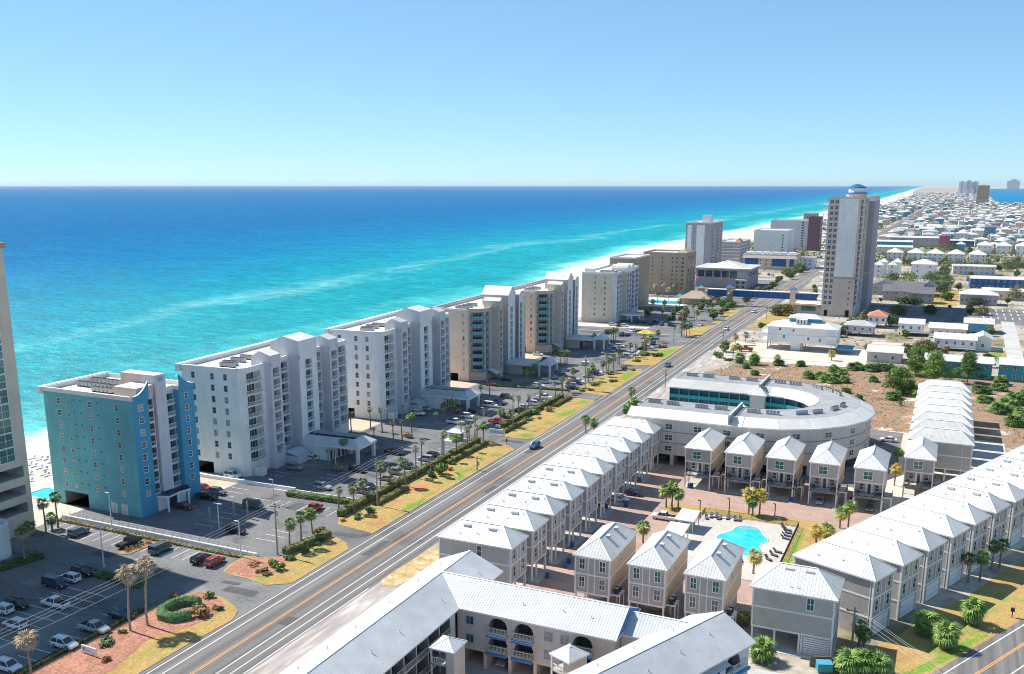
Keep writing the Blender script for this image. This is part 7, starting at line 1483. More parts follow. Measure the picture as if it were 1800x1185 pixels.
# ================================================================ VEHICLES
def loft(b, secs, m):
    rows = []
    for (x, w_, z0, z1) in secs:
        c_ = min(.14, w_ * .2); rows.append([b.pt(p) for p in ((x, -w_ + .05, z0), (x, w_ - .05, z0), (x, w_, z0 + .15), (x, w_, z1 - c_), (x, w_ - c_, z1), (x, -w_ + c_, z1), (x, -w_, z1 - c_), (x, -w_, z0 + .15))])
    k = b.mi(m)
    for r0, r1 in zip(rows, rows[1:]):
        for i in range(8): j = (i + 1) % 8; b.f.append([r0[j], r0[i], r1[i], r1[j]]); b.k.append(k)
    b.f.append(rows[0]); b.k.append(k); b.f.append(rows[-1][::-1]); b.k.append(k)
CAR = {  # sections, cabin (rear bottom, front bottom, rear top, front top, z0, z1, bottom half width, top half width), wheel x, wheel radius
    'suv': ([(-2.32, .76, .48, .96), (-2.24, .90, .36, 1.06), (-1.2, .93, .30, 1.08), (1.0, .93, .30, 1.06), (1.9, .90, .34, .98), (2.28, .80, .42, .80)], (-2.22, 1.12, -1.92, .28, 1.05, 1.70, .88, .70), 1.42, .36),
    'sedan': ([(-2.36, .74, .42, .86), (-2.28, .86, .32, .94), (-1.2, .90, .26, .94), (1.0, .90, .26, .92), (1.9, .86, .30, .84), (2.36, .76, .38, .68)], (-1.85, 1.15, -1.05, .30, .92, 1.44, .85, .66), 1.42, .33),
    'pickup': ([(-2.85, .88, .52, 1.10), (-2.80, .95, .44, 1.14), (-.6, .97, .40, 1.14), (1.3, .97, .40, 1.12), (2.4, .94, .44, 1.04), (2.85, .84, .50, .86)], (-.75, 1.45, -.60, .72, 1.12, 1.82, .90, .74), 1.75, .40),
    'van': ([(-2.55, .86, .44, 1.08), (-2.5, .94, .36, 1.12), (-1.2, .96, .32, 1.12), (1.5, .96, .32, 1.08), (2.1, .92, .36, .98), (2.5, .82, .42, .80)], (-2.48, 1.75, -2.36, .85, 1.10, 1.92, .92, .78), 1.60, .36)}
def car_parts(kind, col):
    secs, (rb, fb_, rt, ft, z0, z1, wb, wt), wx, wr = CAR[kind]; m = 'car_' + col; L0, L1 = secs[0][0], secs[-1][0]
    b = MB(); loft(b, secs, m)
    b.box(rt + .02, -wt, z1 - .05, ft - .02, wt, z1 + .02, m)
    for (xb_, xt) in ((rb, rt), (fb_, ft), ((rb + fb_) / 2 - .1, (rt + ft) / 2 - .05)):
        for s in (-1, 1): b.tube((xb_, s * (wb - .01), z0 - .02), (xt, s * (wt - .01), z1), .055, .05, 4, m, False)
    if kind == 'pickup': b.poly([(-2.68, -.74, 1.15), (-.85, -.74, 1.15), (-.85, .74, 1.15), (-2.68, .74, 1.15)], 'tyre')
    if kind in ('suv', 'van'):
        for s in (-1, 1): b.box(rt + .2, s * (wt - .12) - .03, z1 + .02, ft - .3, s * (wt - .12) + .03, z1 + .07, 'metal_grey')
    body = b.build('body')
    g = 'glass_dark'
    ws = MB().poly([(fb_, -wb, z0), (fb_, wb, z0), (ft, wt, z1 - .04), (ft, -wt, z1 - .04)], g).build('windshield')
    rw = MB().poly([(rb, wb, z0), (rb, -wb, z0), (rt, -wt, z1 - .04), (rt, wt, z1 - .04)], g).build('rear_window')
    sw = [MB().poly([(rb, s * wb, z0), (fb_, s * wb, z0), (ft, s * wt, z1 - .04), (rt, s * wt, z1 - .04)][::-s], g).build('side_window') for s in (-1, 1)]
    zl = secs[-1][3] - .12; wl = secs[-1][1]
    hl = MB().box(L1 - .12, -.17, -.08, L1 + .03, .17, .08, 'lamp_glass').build('headlight'); tl = MB().box(L0 - .03, -.14, -.12, L0 + .1, .14, .12, 'tail_red').build('taillight')
    return dict(body=body, ws=ws, rw=rw, sw=sw, hl=hl, tl=tl, zl=zl, wl=wl, wx=wx, wr=wr, zt=secs[1][3] - .2, wt=secs[1][1])
def wheel_mesh(r):
    def mk():
        b = MB().tube((0, -.11, 0), (0, .11, 0), r, r, 14, 'tyre'); b.tube((0, -.125, 0), (0, .125, 0), r * .62, r * .62, 10, 'rim'); return b.build('wheel')
    return cached(('wh', r), mk)
DIR = {'u+': 0, 'u-': math.pi, 'v+': math.pi / 2, 'v-': -math.pi / 2}
def car(label, loc, d, kind, col, group=None, detail=True, rz=0.0, z=0.045):
    p = cached(('car', kind, col), lambda: car_parts(kind, col))
    r = thing({'suv': 'sport_utility_car', 'sedan': 'car', 'pickup': 'pickup_truck', 'van': 'van'}[kind], label, {'pickup': 'pickup', 'van': 'van'}.get(kind, 'car'), (loc[0], loc[1], z), DIR[d] + rz, group)
    obj('body', p['body'], r); obj('windshield', p['ws'], r); obj('rear_window', p['rw'], r)
    for s in p['sw']: obj('side_window', s, r)
    for x in (-1, 1):
        for y in (-1, 1): obj('wheel', wheel_mesh(p['wr']), r, (x * p['wx'], y * .84, p['wr']))
    if detail:
        for y in (-1, 1): obj('headlight', p['hl'], r, (0, y * (p['wl'] - .22), p['zl'])); obj('taillight', p['tl'], r, (0, y * (p['wt'] - .2), p['zt']))
    return r
for p, d, k_, c_, lb in [
    ((-125.9, 88.0), 'u+', 'suv', 'white', 'white SUV by the dry palm in the near lot corner'), ((-124.2, 96.9), 'u+', 'suv', 'white', 'white SUV with dark sunroof facing the wooden rail, half in sun'), ((-124.4, 103.0), 'u+', 'pickup', 'silver', 'silver pickup facing the wooden rail'),
    ((-124.3, 108.6), 'u+', 'sedan', 'navy', 'dark blue car behind the two dried palms'), ((-138.4, 107.0), 'u-', 'pickup', 'white', 'white pickup alone in the middle of the shaded near lot'), ((-144.1, 103.9), 'u+', 'suv', 'black', 'black SUV at the left in the shaded near lot'), ((-144.9, 101.4), 'u-', 'suv', 'white', 'white SUV cut by the left edge in the shaded lot'),
    ((-137.7, 98.4), 'u-', 'suv', 'white', 'white SUV seen from behind near the left edge'), ((-145.6, 113.0), 'u+', 'van', 'navy', 'dark blue minivan in the back row of the shaded lot'), ((-145.3, 116.0), 'u-', 'suv', 'white', 'white SUV between two dark ones in the back row'), ((-145.4, 119.1), 'u+', 'suv', 'black', 'black SUV at the end of the back row by the lamp post'),
    ((-163.7, 134.2), 'v+', 'suv', 'grey', 'grey SUV parked under the palms by the beige tower'), ((-149.1, 134.2), 'v+', 'pickup', 'black', 'black pickup beside the planted island'), ((-140.7, 134.3), 'v+', 'van', 'teal', 'teal-grey van beside the planted island'), ((-129.4, 133.7), 'v+', 'suv', 'black', 'black SUV next to the red one'), ((-126.0, 133.8), 'v+', 'suv', 'red', 'bright red SUV at the end of the sunlit row'),
    ((-134.0, 149.3), 'u+', 'suv', 'black', 'black SUV by the thin tree stakes in the blue condominium lot'), ((-155.4, 156.4), 'u+', 'sedan', 'maroon', 'dark red car in shade at the blue condominium entrance'), ((-155.4, 164.1), 'u+', 'pickup', 'black', 'black pickup beside the blue condominium corner'), ((-155.5, 167.8), 'u+', 'suv', 'grey', 'dark grey SUV beside the black pickup'), ((-161.1, 169.0), 'u+', 'sedan', 'red', 'red car tucked behind the blue condominium corner'),
    ((-141.3, 163.8), 'u+', 'van', 'grey', 'grey minivan in the sun beside the blue condominium'), ((-127.2, 167.5), 'v+', 'pickup', 'red', 'red pickup before the low dark hedge'),
    ((-161.4, 180.0), 'u+', 'suv', 'white', 'white SUV on the sandy pad beside the white condominium'), ((-151.4, 192.2), 'u+', 'suv', 'tan', 'tan SUV in the shade of the white condominium'), ((-153.0, 201.5), 'u-', 'sedan', 'white', 'white car at the lobby of the white condominium'), ((-134.8, 181.8), 'u+', 'suv', 'silver', 'silver SUV in the sun before the white condominium'), ((-135.2, 197.5), 'u+', 'suv', 'black', 'black SUV beside the pinkish grass'), ((-135.3, 215.7), 'u+', 'pickup', 'black', 'black pickup beyond the canopy of the white condominium'),
    ((-123.1, 217.0), 'u+', 'suv', 'black', 'black SUV facing the long hedge'), ((-152.4, 258.3), 'u+', 'suv', 'white', 'white SUV in the shade of the second white condominium'), ((-153.7, 264.7), 'u+', 'sedan', 'silver', 'silver car behind the shaded white SUV'), ((-135.8, 252.9), 'u+', 'pickup', 'white', 'white pickup behind the guard booth'), ((-135.8, 261.4), 'u+', 'suv', 'white', 'white SUV beside the pinkish grass of the second canopy'), ((-136.5, 267.8), 'u+', 'suv', 'navy', 'dark SUV under the second canopy column'), ((-136.1, 278.4), 'u+', 'van', 'white', 'white van past the second canopy'), ((-135.7, 283.0), 'u+', 'pickup', 'blue', 'blue pickup past the second canopy'), ((-151.9, 279.4), 'u-', 'sedan', 'white', 'white car at the second lobby'),
    ((-123.1, 252.7), 'u+', 'sedan', 'blue', 'blue car behind the white sign'), ((-124.2, 258.8), 'u+', 'pickup', 'red', 'red pickup facing the second hedge'), ((-124.0, 266.5), 'u+', 'suv', 'black', 'black SUV beyond the red pickup'), ((-136.6, 292.5), 'u+', 'suv', 'green', 'dark green SUV at the far end of the second lot'), ((-123.1, 287.1), 'u+', 'suv', 'white', 'white SUV facing the second hedge'), ((-123.7, 280.9), 'u+', 'sedan', 'silver', 'silver car beside the white one at the second hedge'),
    ((-151.2, 309.8), 'u+', 'suv', 'red', 'red SUV at the side of the nearer tan condominium'), ((-149.8, 320.3), 'u+', 'sedan', 'black', 'black car in shade before the nearer tan condominium'), ((-133.8, 314.7), 'u+', 'suv', 'white', 'white SUV in the first tan lot, nearer one'), ((-134.4, 322.5), 'u+', 'suv', 'white', 'white SUV in the first tan lot, farther one'), ((-133.4, 329.9), 'u+', 'sedan', 'blue', 'blue car in the first tan lot'), ((-135.2, 339.3), 'u+', 'suv', 'green', 'grey-green SUV in the first tan lot'), ((-121.0, 316.4), 'u+', 'sedan', 'navy', 'dark blue car by the tall pole'),
    ((-160.5, 376.0), 'u+', 'sedan', 'white', 'white car beside the farther tan condominium'), ((-151.1, 363.9), 'u+', 'suv', 'grey', 'grey SUV near the palm clump of the farther tan condominium'), ((-134.7, 396.0), 'u+', 'pickup', 'blue', 'blue pickup in the second tan lot'), ((-137.3, 408.2), 'u+', 'suv', 'white', 'white SUV in the second tan lot, left one'), ((-134.6, 411.5), 'u+', 'suv', 'white', 'white SUV in the second tan lot, right one'), ((-123.4, 393.7), 'u+', 'pickup', 'white', 'white pickup at the far verge'),
    ((-102.4, 238.0), 'v-', 'suv', 'blue', 'blue-grey SUV driving towards the camera on the highway'), ((-101.6, 374.2), 'v-', 'suv', 'grey', 'grey SUV on the highway beyond the horseshoe building'), ((-101.7, 485.4), 'v-', 'suv', 'white', 'white SUV on the highway, nearer of the far pair'), ((-101.9, 560.2), 'v-', 'suv', 'white', 'white SUV on the highway under the footbridge'),
    ((-52.8, 196.0), 'u-', 'pickup', 'white', 'white pickup beside the pool bath house'), ((-65.9, 204.0), 'u+', 'sedan', 'white', 'white car half under a row cottage'), ((-22.6, 222.6), 'v-', 'sedan', 'silver', 'silver car under the fourth porch cottage'), ((-11.5, 222.2), 'v-', 'suv', 'grey', 'grey SUV under the fifth porch cottage'), ((-11.6, 287.7), 'u-', 'sedan', 'white', 'white car in the bay beside the horseshoe building'), ((-57.4, 122.6), 'v-', 'sedan', 'silver', 'silver car in the carport of the peach apartments'), ((-64.2, 209.4), 'u+', 'sedan', 'navy', 'dark blue car under a row cottage'), ((-66.2, 244.7), 'v-', 'sedan', 'silver', 'silver car in the dark carport of the horseshoe building'), ((19.0, 454.5), 'u+', 'sedan', 'navy', 'dark car by the lawn of the pale blue cottage'), ((20.0, 428.7), 'v-', 'van', 'white', 'white van between the two teal motels')]:
    car(lb, p, d, k_, c_, None)
for i, (x, y, c_) in enumerate([(-159.7, 475.5, 'white'), (-156.1, 474.5, 'black'), (-144.5, 443.8, 'navy'), (-152.8, 474.3, 'white'), (-141.8, 445.0, 'black'), (-143.7, 458.6, 'white'), (-123.3, 394.5, 'white'), (-140.5, 451.4, 'blue'), (-151.0, 493.0, 'blue'), (-138.7, 456.2, 'tan'), (-155.1, 516.5, 'white'), (-147.4, 492.3, 'navy'), (-121.6, 413.3, 'white'), (-143.3, 489.7, 'blue'), (-123.0, 425.0, 'navy'), (-141.8, 495.0, 'navy'), (-154.8, 543.7, 'blue'), (-136.9, 488.3, 'blue'), (-130.4, 485.6, 'navy'), (-147.3, 547.2, 'white'), (-137.2, 512.5, 'blue'), (-131.2, 510.5, 'navy'), (-117.2, 494.3, 'white')]):
    car('%s car in the lot of the cream condominium, %s from the left of all' % ({'navy': 'dark blue', 'tan': 'beige'}.get(c_, c_), ORD[i]), (x, y), 'v-' if i % 3 else 'u+', ('suv', 'sedan', 'suv')[i % 3], c_, 'cars in the cream condominium lot', False)
for i, (p, c_) in enumerate([((2.1, 634.0), 'black'), ((-149.2, 854.4), 'white'), ((-135.5, 803.1), 'blue'), ((-131.4, 796.1), 'white'), ((-122.0, 685.4), 'blue'), ((-117.8, 694.0), 'white')]):
    car('%s car far off beyond the footbridge' % c_, p, 'v+', 'suv', c_, 'cars beyond the footbridge', False)

cr_ = random.Random(12)
for lot, (u0, v0, dv, idx) in {'the first white lot': (-124.4, 183.4, 2.75, (0, 1, 4, 6, 8, 11)), 'the second white lot': (-124.4, 253.4, 2.75, (5, 8, 10, 13, 14, 16)), 'the first tan lot': (-123.4, 317.4, 2.75, (1, 3, 4, 8, 10, 11)), 'the second tan lot': (-123.4, 383.4, 2.75, (1, 2, 5, 6, 9))}.items():
    for n_, k_ in enumerate(idx):
        c_ = cr_.choice(('white', 'silver', 'black', 'grey', 'blue', 'white', 'navy', 'tan')); kd = cr_.choice(('suv', 'sedan', 'suv', 'pickup'))
        car('%s %s by the hedge of %s, %s from the near end' % (c_, {'suv': 'SUV', 'sedan': 'car', 'pickup': 'pickup'}[kd], lot, ORD[n_]), (u0 + cr_.uniform(-.3, .3), v0 + dv * k_), cr_.choice(('u+', 'u+', 'u-')), kd, c_, None, True, cr_.uniform(-.03, .03))

# ================================================================ POLES, FENCES, SMALL THINGS
def utility_pole(label, loc, h, z=0.0, rz=0.0):
    r = thing('utility_pole', label, 'utility pole', (loc[0], loc[1], z), rz); obj('pole', MB().tube((0, 0, 0), (0, 0, h), .19, .13, 8, 'trunk_grey'), r)
    obj('crossarm', MB().box(-1.3, -.07, h - .8, 1.3, .07, h - .65, 'wood_pole'), r); obj('transformer', MB().tube((.35, .1, h - 2.6), (.35, .1, h - 1.6), .26, .26, 8, 'metal_grey'), r)
    for x in (-1.15, 0, 1.15): obj('insulator', MB().tube((0, 0, h - .65), (0, 0, h - .4), .06, .05, 6, 'metal_dark'), r, (x, 0))
    return r
PO = [(-117.6, 92.0, 11.0), (-118.0, 143.0, 11.0), (-115.9, 176.9, 11.5), (-117.2, 255.4, 11.0), (-116.3, 316.3, 13.0), (-116.5, 390, 12), (-117, 455, 12)]
for i, (x, y, h_) in enumerate(PO[1:]): utility_pole('grey utility pole on the ocean side of the highway, %s from the near end' % ORD[i], (x, y), h_, 0)
def wires(label, a, c, offs, sag=.9, n=10):
    r = thing('power_lines', label, 'power line', (0, 0, 0))
    for dx, dz in offs:
        pts = []
        for i in range(n + 1): t = i / n; pts.append((a[0] + (c[0] - a[0]) * t + dx, a[1] + (c[1] - a[1]) * t, a[2] + (c[2] - a[2]) * t + dz - sag * 4 * t * (1 - t)))
        obj('wire', MB().path(pts, .02, 4, 'wire'), r)
PO[0] = (-119.6, 40.0, 11.5)
for i in range(4): wires('power lines in the %s span from the near end, ocean side of the highway' % ORD[i], PO[i], PO[i + 1], ((-1.1, -.4), (0, -.4), (1.1, -.4), (0, -2.4)))
for p, h_, lb in (((-91.3, 333.7), 7, 'dark utility pole by the horseshoe building at the highway'), ((-93.3, 439.0), 6.5, 'dark utility pole at the sandy plot by the highway'), ((-115.8, 435.4), 9, 'slim pole at the far verge, nearer one'), ((-120.5, 493.2), 9, 'slim pole at the far verge, farther one'), ((-8.6, 149.4), 7.5, 'utility pole beside the wide cottage'), ((-90.6, 536.9), 8, 'pole at the highway past the sandy plot'), ((-107.5, 211.8), 4, 'short post on the long verge')):
    utility_pole(lb, p, h_)
q0 = (-8.6, 149.4); wires('power lines over the lawn at lower right', (q0[0], q0[1], 7.2), (24, 112, 9), ((-1, -.2), (0, 0), (1, -.2), (0, -1.4)))
def lamp_post(label, loc, h, arm=1.2, double=False, m='metal_pale'):
    r = thing('lamp_post', label, 'street lamp', (loc[0], loc[1], 0)); obj('pole', MB().tube((0, 0, 0), (0, 0, h), .13, .09, 8, m), r); obj('base', MB().tube((0, 0, 0), (0, 0, .5), .3, .28, 8, 'concrete'), r)
    for s in ((-1, 1) if double else (-1,)): obj('lamp_head', MB().box(min(0, s * arm), -.14, h - .05, max(0, s * arm), .14, h + .12, m), r)
for p, h_, db, lb in (((-144.8, 123.6), 8.3, False, 'tall lamp post in the shaded near lot'), ((-159.0, 138.8), 8.6, False, 'tall lamp post before the blue condominium garage'), ((-138.4, 149.0), 6, True, 'double lamp post in the blue condominium lot'), ((-123.8, 138.8), 7.6, False, 'tall lamp post at the end of the low wall'), ((-138.5, 167.6), 6, False, 'lamp post at the low dark hedge'), ((-144.3, 200.7), 6.5, False, 'lamp post before the white condominium canopy'), ((-126.3, 253.8), 6, False, 'lamp post behind the white sign'), ((-144.6, 269.0), 5.5, False, 'lamp post before the second canopy'), ((-154.9, 378.3), 4.5, False, 'lamp post beside the farther tan condominium'), ((-155.5, 390.1), 6, False, 'lamp post at the farther tan canopy'), ((-130.2, 289.5), 5.5, False, 'lamp post in the second lot'), ((-123.3, 551.7), 7, True, 'white double lamp post by the resort lot'), ((-40.0, 204.0), 4.2, False, 'dark lamp post on the pool lawn, middle one'), ((-30.5, 207.7), 3.2, False, 'dark lamp post on the pool lawn, right one'), ((-46.5, 203.6), 3, False, 'dark lamp post by the bath house')):
    lamp_post(lb, p, h_, .5 if 'dark' in lb[:5] else 1.1, db, 'metal_dark' if lb.startswith('dark') else 'metal_pale')
bb = thing('tall_floodlight', 'tall pole with a pale box on top at the near end of the third verge', 'floodlight', (*(-116.6, 317.1), 0)); obj('pole', MB().tube((0, 0, 0), (0, 0, 9), .2, .16, 8, 'trunk_grey'), bb); obj('box', MB().box(-1.3, -.8, 9, 1.3, .8, 10.6, 'metal_grey', 'white_paint'), bb)
# low wall with rail fence between the near lots
wl = thing('low_wall', 'long low white wall with a thin rail fence between the near and blue lots', 'wall', (-176, 140.2, 0)); obj('wall', MB().box(0, 0, 0, 55, .5, .7, 'white_paint'), wl)
for i in range(23): obj('post', cached('wp', lambda: MB().box(-.04, -.04, .7, .04, .04, 1.8, 'metal_pale').build('post')), wl, (i * 2.5, .25))
for z in (1.25, 1.76): obj('rail', MB().box(0, .22, z, 55, .28, z + .05, 'metal_pale'), wl)
wl = thing('low_wall', 'white kerb wall between the blue and white condominium lots', 'wall', (-176, 176.6, 0), R(1.2)); obj('wall', MB().box(0, 0, 0, 36, .6, .9, 'white_paint'), wl); obj('coping', MB().box(36, 0, 0, 55, .4, .5, 'pale_concrete'), wl)
wl = thing('low_wall', 'white wall at the side of the second tan condominium lot', 'wall', (-168, 447, 0), R(3)); obj('wall', MB().box(0, 0, 0, 46, .5, 1.2, 'white_paint'), wl)
rf = thing('wooden_rail', 'brown wooden rail edging the near parking lot', 'fence', (-122.6, 84, 0), R(90))
for i in range(13): obj('post', cached('wrp', lambda: MB().box(-.1, -.1, 0, .1, .1, .8, 'wood_rail').build('post')), rf, (i * 2.2, 0)); 
for i in range(12): obj('rail', cached('wrr', lambda: MB().box(0, -.06, .45, 2.2, .06, .72, 'wood_rail').build('rail')), rf, (i * 2.2, 0))
isl = thing('planted_island', 'kerbed island with an olive hedge between black pickup and teal van', 'planter', (*(-146.5, 134.1), 0)); obj('kerb', MB().prism([(-1.6, -4), (0, -4.4), (1.2, -3.6), (1.6, 3.6), (-1.2, 3.8)], 0, .16, 'kerb_yellow', 'mulch'), isl)
g = random.Random(4); b = MB(); [leaf_cloud(b, (g.uniform(-.5, .5), y, .5), (.8, .7, .5), 120, .14, ('leaf_olive', 'leaf'), g) for y in (-2.6, -1.4, -.2, 1, 2.2)]; obj('foliage', b, isl)
for i, (u_, v_, rz) in enumerate(((-140.6, 156.2, 0), (-137.9, 157.6, .1), (-142.6, 150.8, 0))):
    r = thing('wrapped_palm_stake', 'bare wrapped young palm trunk in the blue condominium lot, %s of three' % ORD[i], 'tree', (u_, v_, 0)); obj('trunk', MB().tube((0, 0, 0), (.1, 0, 3.6), .22, .26, 7, 'trunk_grey'), r); obj('stub', MB().tube((.1, 0, 3.6), (.1, 0, 4.1), .26, .08, 7, 'frond_dry'), r)
# signs
def sign(label, loc, rz, w_, h, z0, marks, cat='sign'):
    r = thing('sign_board', label, cat, (loc[0], loc[1], VZ), rz); obj('panel', MB().box(-w_ / 2, -.12, z0, w_ / 2, .12, z0 + h, 'sign_white'), r)
    for x in (-w_ / 2 + .3, w_ / 2 - .3): obj('post', MB().box(-.1, -.1, 0, .1, .1, z0, 'trim'), r, (x, 0))
    b = MB()
    for (x, z, ww, hh) in marks: b.poly([(x, -.125, z), (x + ww, -.125, z), (x + ww, -.125, z + hh), (x, -.125, z + hh)], 'sign_blue')
    obj('lettering', b, r); return r
mk1 = []
xx = -1.9
for ww, hh, dz in ((.5, .75, 0), (.3, .35, .05), (.3, .5, .05), (.25, .7, .05), (0, 0, 0), (.55, .7, 0), (.3, .35, .05), (.3, .35, .05), (.25, .35, .05), (.3, .35, .05)):
    if ww:
        mk1 += [(xx, .75 + dz, .09, hh), (xx + ww - .12, .75 + dz, .09, hh * .8), (xx, .75 + dz + hh * .45, ww - .05, .09)]
    xx += (ww or .25) + .1
sign('long white sign with blue script by the guard booth driveway', (-117.9, 245.5), R(0), 5.2, 1.5, .45, mk1)
mk2 = [(-1.35, .75, .55, .16), (-1.25, .95, .4, .16), (-1.3, .55, .45, .12), (-.5, .5, .09, .55), (-.2, .5, .5, .08), (-.2, .75, .4, .08), (.5, .45, .08, .5), (.8, .45, .4, .08)]
sign('white sign with blue emblem on the red mulch by the near lot', (-118.4, 96.6), R(-3), 3.4, 1.15, .25, mk2)
sign('small dark sign in the hedge of the blue condominium lawn', (-116.2, 150.3), R(60), 1.6, 1.1, .3, [(-.6, .6, 1.2, .12), (-.6, .9, 1.0, .12)])
# guard booth, bath houses, shed by the lots
gb = thing('guard_booth', 'small grey guard booth with white shed roof at the lot entrance', 'booth', (-126.6, 236.2, 0)); obj('wall', MB().box(-1.7, -1.3, 0, 1.7, 1.3, 2.7, 'siding').box(1.7, -.7, 1, 1.74, .7, 2, 'glass_dark').box(-.8, -1.34, 1, .8, -1.3, 2, 'glass_dark'), gb); obj('roof', hip_roof(-2.4, -2.0, 2.4, 2.0, 2.7, 3.5, 'roof_white', .5), gb); obj('base', MB().prism([(-3.4, -2.4), (4, -2.6), (5, 0), (3.6, 2.2), (-3, 2.2)], 0, .12, 'pale_concrete'), gb)
for (x, y, lb) in ((-46.6, 192.6, 'small white bath house beside the pool, farther one'), (-46.6, 183.4, 'small white bath house beside the pool, nearer one')):
    r = thing('bath_house', lb, 'hut', (x, y, .16)); obj('wall', MB().box(-1.5, -2.0, 0, 1.2, 2.0, 2.6, 'siding'), r); obj('roof', MB().poly([(-2.1, -3.0, 2.7), (2.1, -3.0, 2.7), (2.1, 3.0, 3.3), (-2.1, 3.0, 3.3)], 'roof_white').poly([(-2.1, -3.0, 2.5), (-2.1, 3.0, 3.1), (2.1, 3.0, 3.1), (2.1, -3.0, 2.5)], 'trim').poly([(-2.1, -3, 2.5), (2.1, -3, 2.5), (2.1, -3, 2.7), (-2.1, -3, 2.7)], 'trim').poly([(2.1, -3, 2.5), (2.1, 3, 3.1), (2.1, 3, 3.3), (2.1, -3, 2.7)], 'trim'), r); obj('door', MB().box(-.5, -2.06, .05, .5, -2.0, 2.1, 'awning_blue'), r)
    for y_ in (-2.7, 2.7): obj('post', MB().box(1.7, y_ - .08, 0, 1.86, y_ + .08, 2.55 if y_ < 0 else 3.1, 'trim'), r)
# pool fence and loungers
fc = thing('pool_fence', 'black metal fence round the swimming pool deck', 'fence', (0, 0, 0))
for p, q in (((-45.4, 203.9), (-24.7, 203.6)), ((-24.7, 203.6), (-24.7, 178)), ((-45.4, 203.9), (-45.6, 197))):
    L = math.hypot(q[0] - p[0], q[1] - p[1]); n = int(L / 2.4); a = math.atan2(q[1] - p[1], q[0] - p[0])
    for i in range(n): obj('fence_panel', cached('fpn', lambda: (lambda b: [b.box(i_ * .15, -.012, .1, i_ * .15 + .025, .012, 1.3, 'metal_dark', bottom=False) for i_ in range(17)] and b.box(0, -.02, 1.22, 2.4, .02, 1.27, 'metal_dark').box(0, -.02, .15, 2.4, .02, .2, 'metal_dark').box(0, -.04, 0, .08, .04, 1.4, 'metal_dark').build('fence_panel'))(MB())), fc, (p[0] + math.cos(a) * L * i / n, p[1] + math.sin(a) * L * i / n, .1), a)
lm = MB().box(-.32, -.95, .26, .32, .35, .33, 'lounge_grey').poly([(-.32, .35, .3), (.32, .35, .3), (.32, .95, .85), (-.32, .95, .85)], 'lounge_grey').poly([(-.32, .35, .24), (-.32, .95, .79), (.32, .95, .79), (.32, .35, .24)], 'lounge_grey').build('bed')
lg = MB().box(-.3, -.9, 0, -.25, .5, .26, 'metal_dark').box(.25, -.9, 0, .3, .5, .26, 'metal_dark').build('frame')
for i, (x, y, rz) in enumerate([(-44.2, 200.4, .4), (-43.4, 201.6, .1), (-42.4, 202.2, 0), (-41.4, 201.2, -.3), (-39.8, 202.2, 0), (-38.2, 202.0, .2), (-37.2, 202.2, 0), (-27.6, 201.6, .6), (-26.6, 200.2, 1.2), (-26.2, 198.4, 1.4), (-26.2, 196.6, 1.4), (-26.2, 194.8, 1.3), (-26.4, 186.4, 1.3), (-26.8, 184.4, 1.1), (-27.4, 181.8, .8), (-33.6, 178.6, 2.9), (-32.2, 178.2, 3.1)]):
    r = thing('sun_lounger', 'dark grey sun lounger, %s' % ('%s from the left along the far pool edge' % ORD[i] if i < 7 else '%s from the far end of the right pool edge' % ORD[i - 7] if i < 15 else '%s from the left at the near pool edge' % ORD[i - 15]), 'sun lounger', (x, y, .16), rz, 'loungers round the pool'); obj('bed', lm, r); obj('frame', lg, r)
for i, (x, y, rz) in enumerate([(-55.6, 109.6, 0), (-53.8, 109.9, .3), (-52.2, 109.2, -.2), (-54.4, 107.6, 2.8)]):
    r = thing('sun_lounger', 'blue-grey lounger inside the courtyard fence of the peach apartments', 'sun lounger', (x, y, .04), rz, 'loungers in the courtyard'); obj('bed', lm, r); obj('frame', lg, r)
# wheeled bins
bm_ = MB().prism([(-.3, -.35), (.3, -.35), (.3, .35), (-.3, .35)], .1, 1.0, 'bin_blue').build('body'); bl_ = MB().box(-.34, -.4, 1.0, .34, .42, 1.08, 'bin_blue').build('lid')
bw_ = MB().tube((-.32, .3, .12), (.32, .3, .12), .12, .12, 8, 'tyre').build('wheel')
for i, p in enumerate(sorted([(-65.4, 171.9), (-62.8, 163.5), (-62.7, 161.2), (-64.0, 155.2), (-67.0, 197.9), (-63.2, 200.9), (-68.9, 198.3), (-66.0, 220.1), (-63.2, 201.2), (-53.4, 220.6), (-52.9, 221.2), (-28.9, 220.7), (-16.0, 226.7)], key=lambda q: q[1])):
    r = thing('wheeled_bin', 'blue wheeled bin beside the cottage stilts, %s from the camera' % ORD[i], 'bin', (p[0], p[1], .05), i * .7, 'blue wheeled bins'); obj('body', bm_, r); obj('lid', bl_, r); obj('wheel', bw_, r)
r = thing('dumpster', 'teal dumpster behind a wooden screen at the bottom right', 'dumpster', (-11.8, 140.6, .03), R(20)); obj('body', MB().box(-1.1, -.8, .15, 1.1, .8, 1.4, 'teal_paint'), r); obj('lid', MB().box(-1.15, -.85, 1.4, 1.15, .85, 1.5, 'stucco_sea'), r)
sc_ = obj('screen', MB().box(-1.9, 1.3, 0, 1.9, 1.4, 1.7, 'wood_pole'), r)
for i in range(16): obj('board', cached('bdd', lambda: MB().box(-.1, 1.22, 0, .1, 1.3, 1.75, 'wood_pole').build('board')), sc_, (-1.8 + i * .24, 0))
r = thing('mailbox', 'dark mailbox cluster on the verge of the side road', 'mailbox', (15.4, 173.6, .05)); obj('post', MB().box(-.07, -.07, 0, .07, .07, 1.1, 'metal_dark'), r); obj('box', MB().box(-.3, -.25, 1.1, .3, .25, 1.7, 'metal_dark'), r)
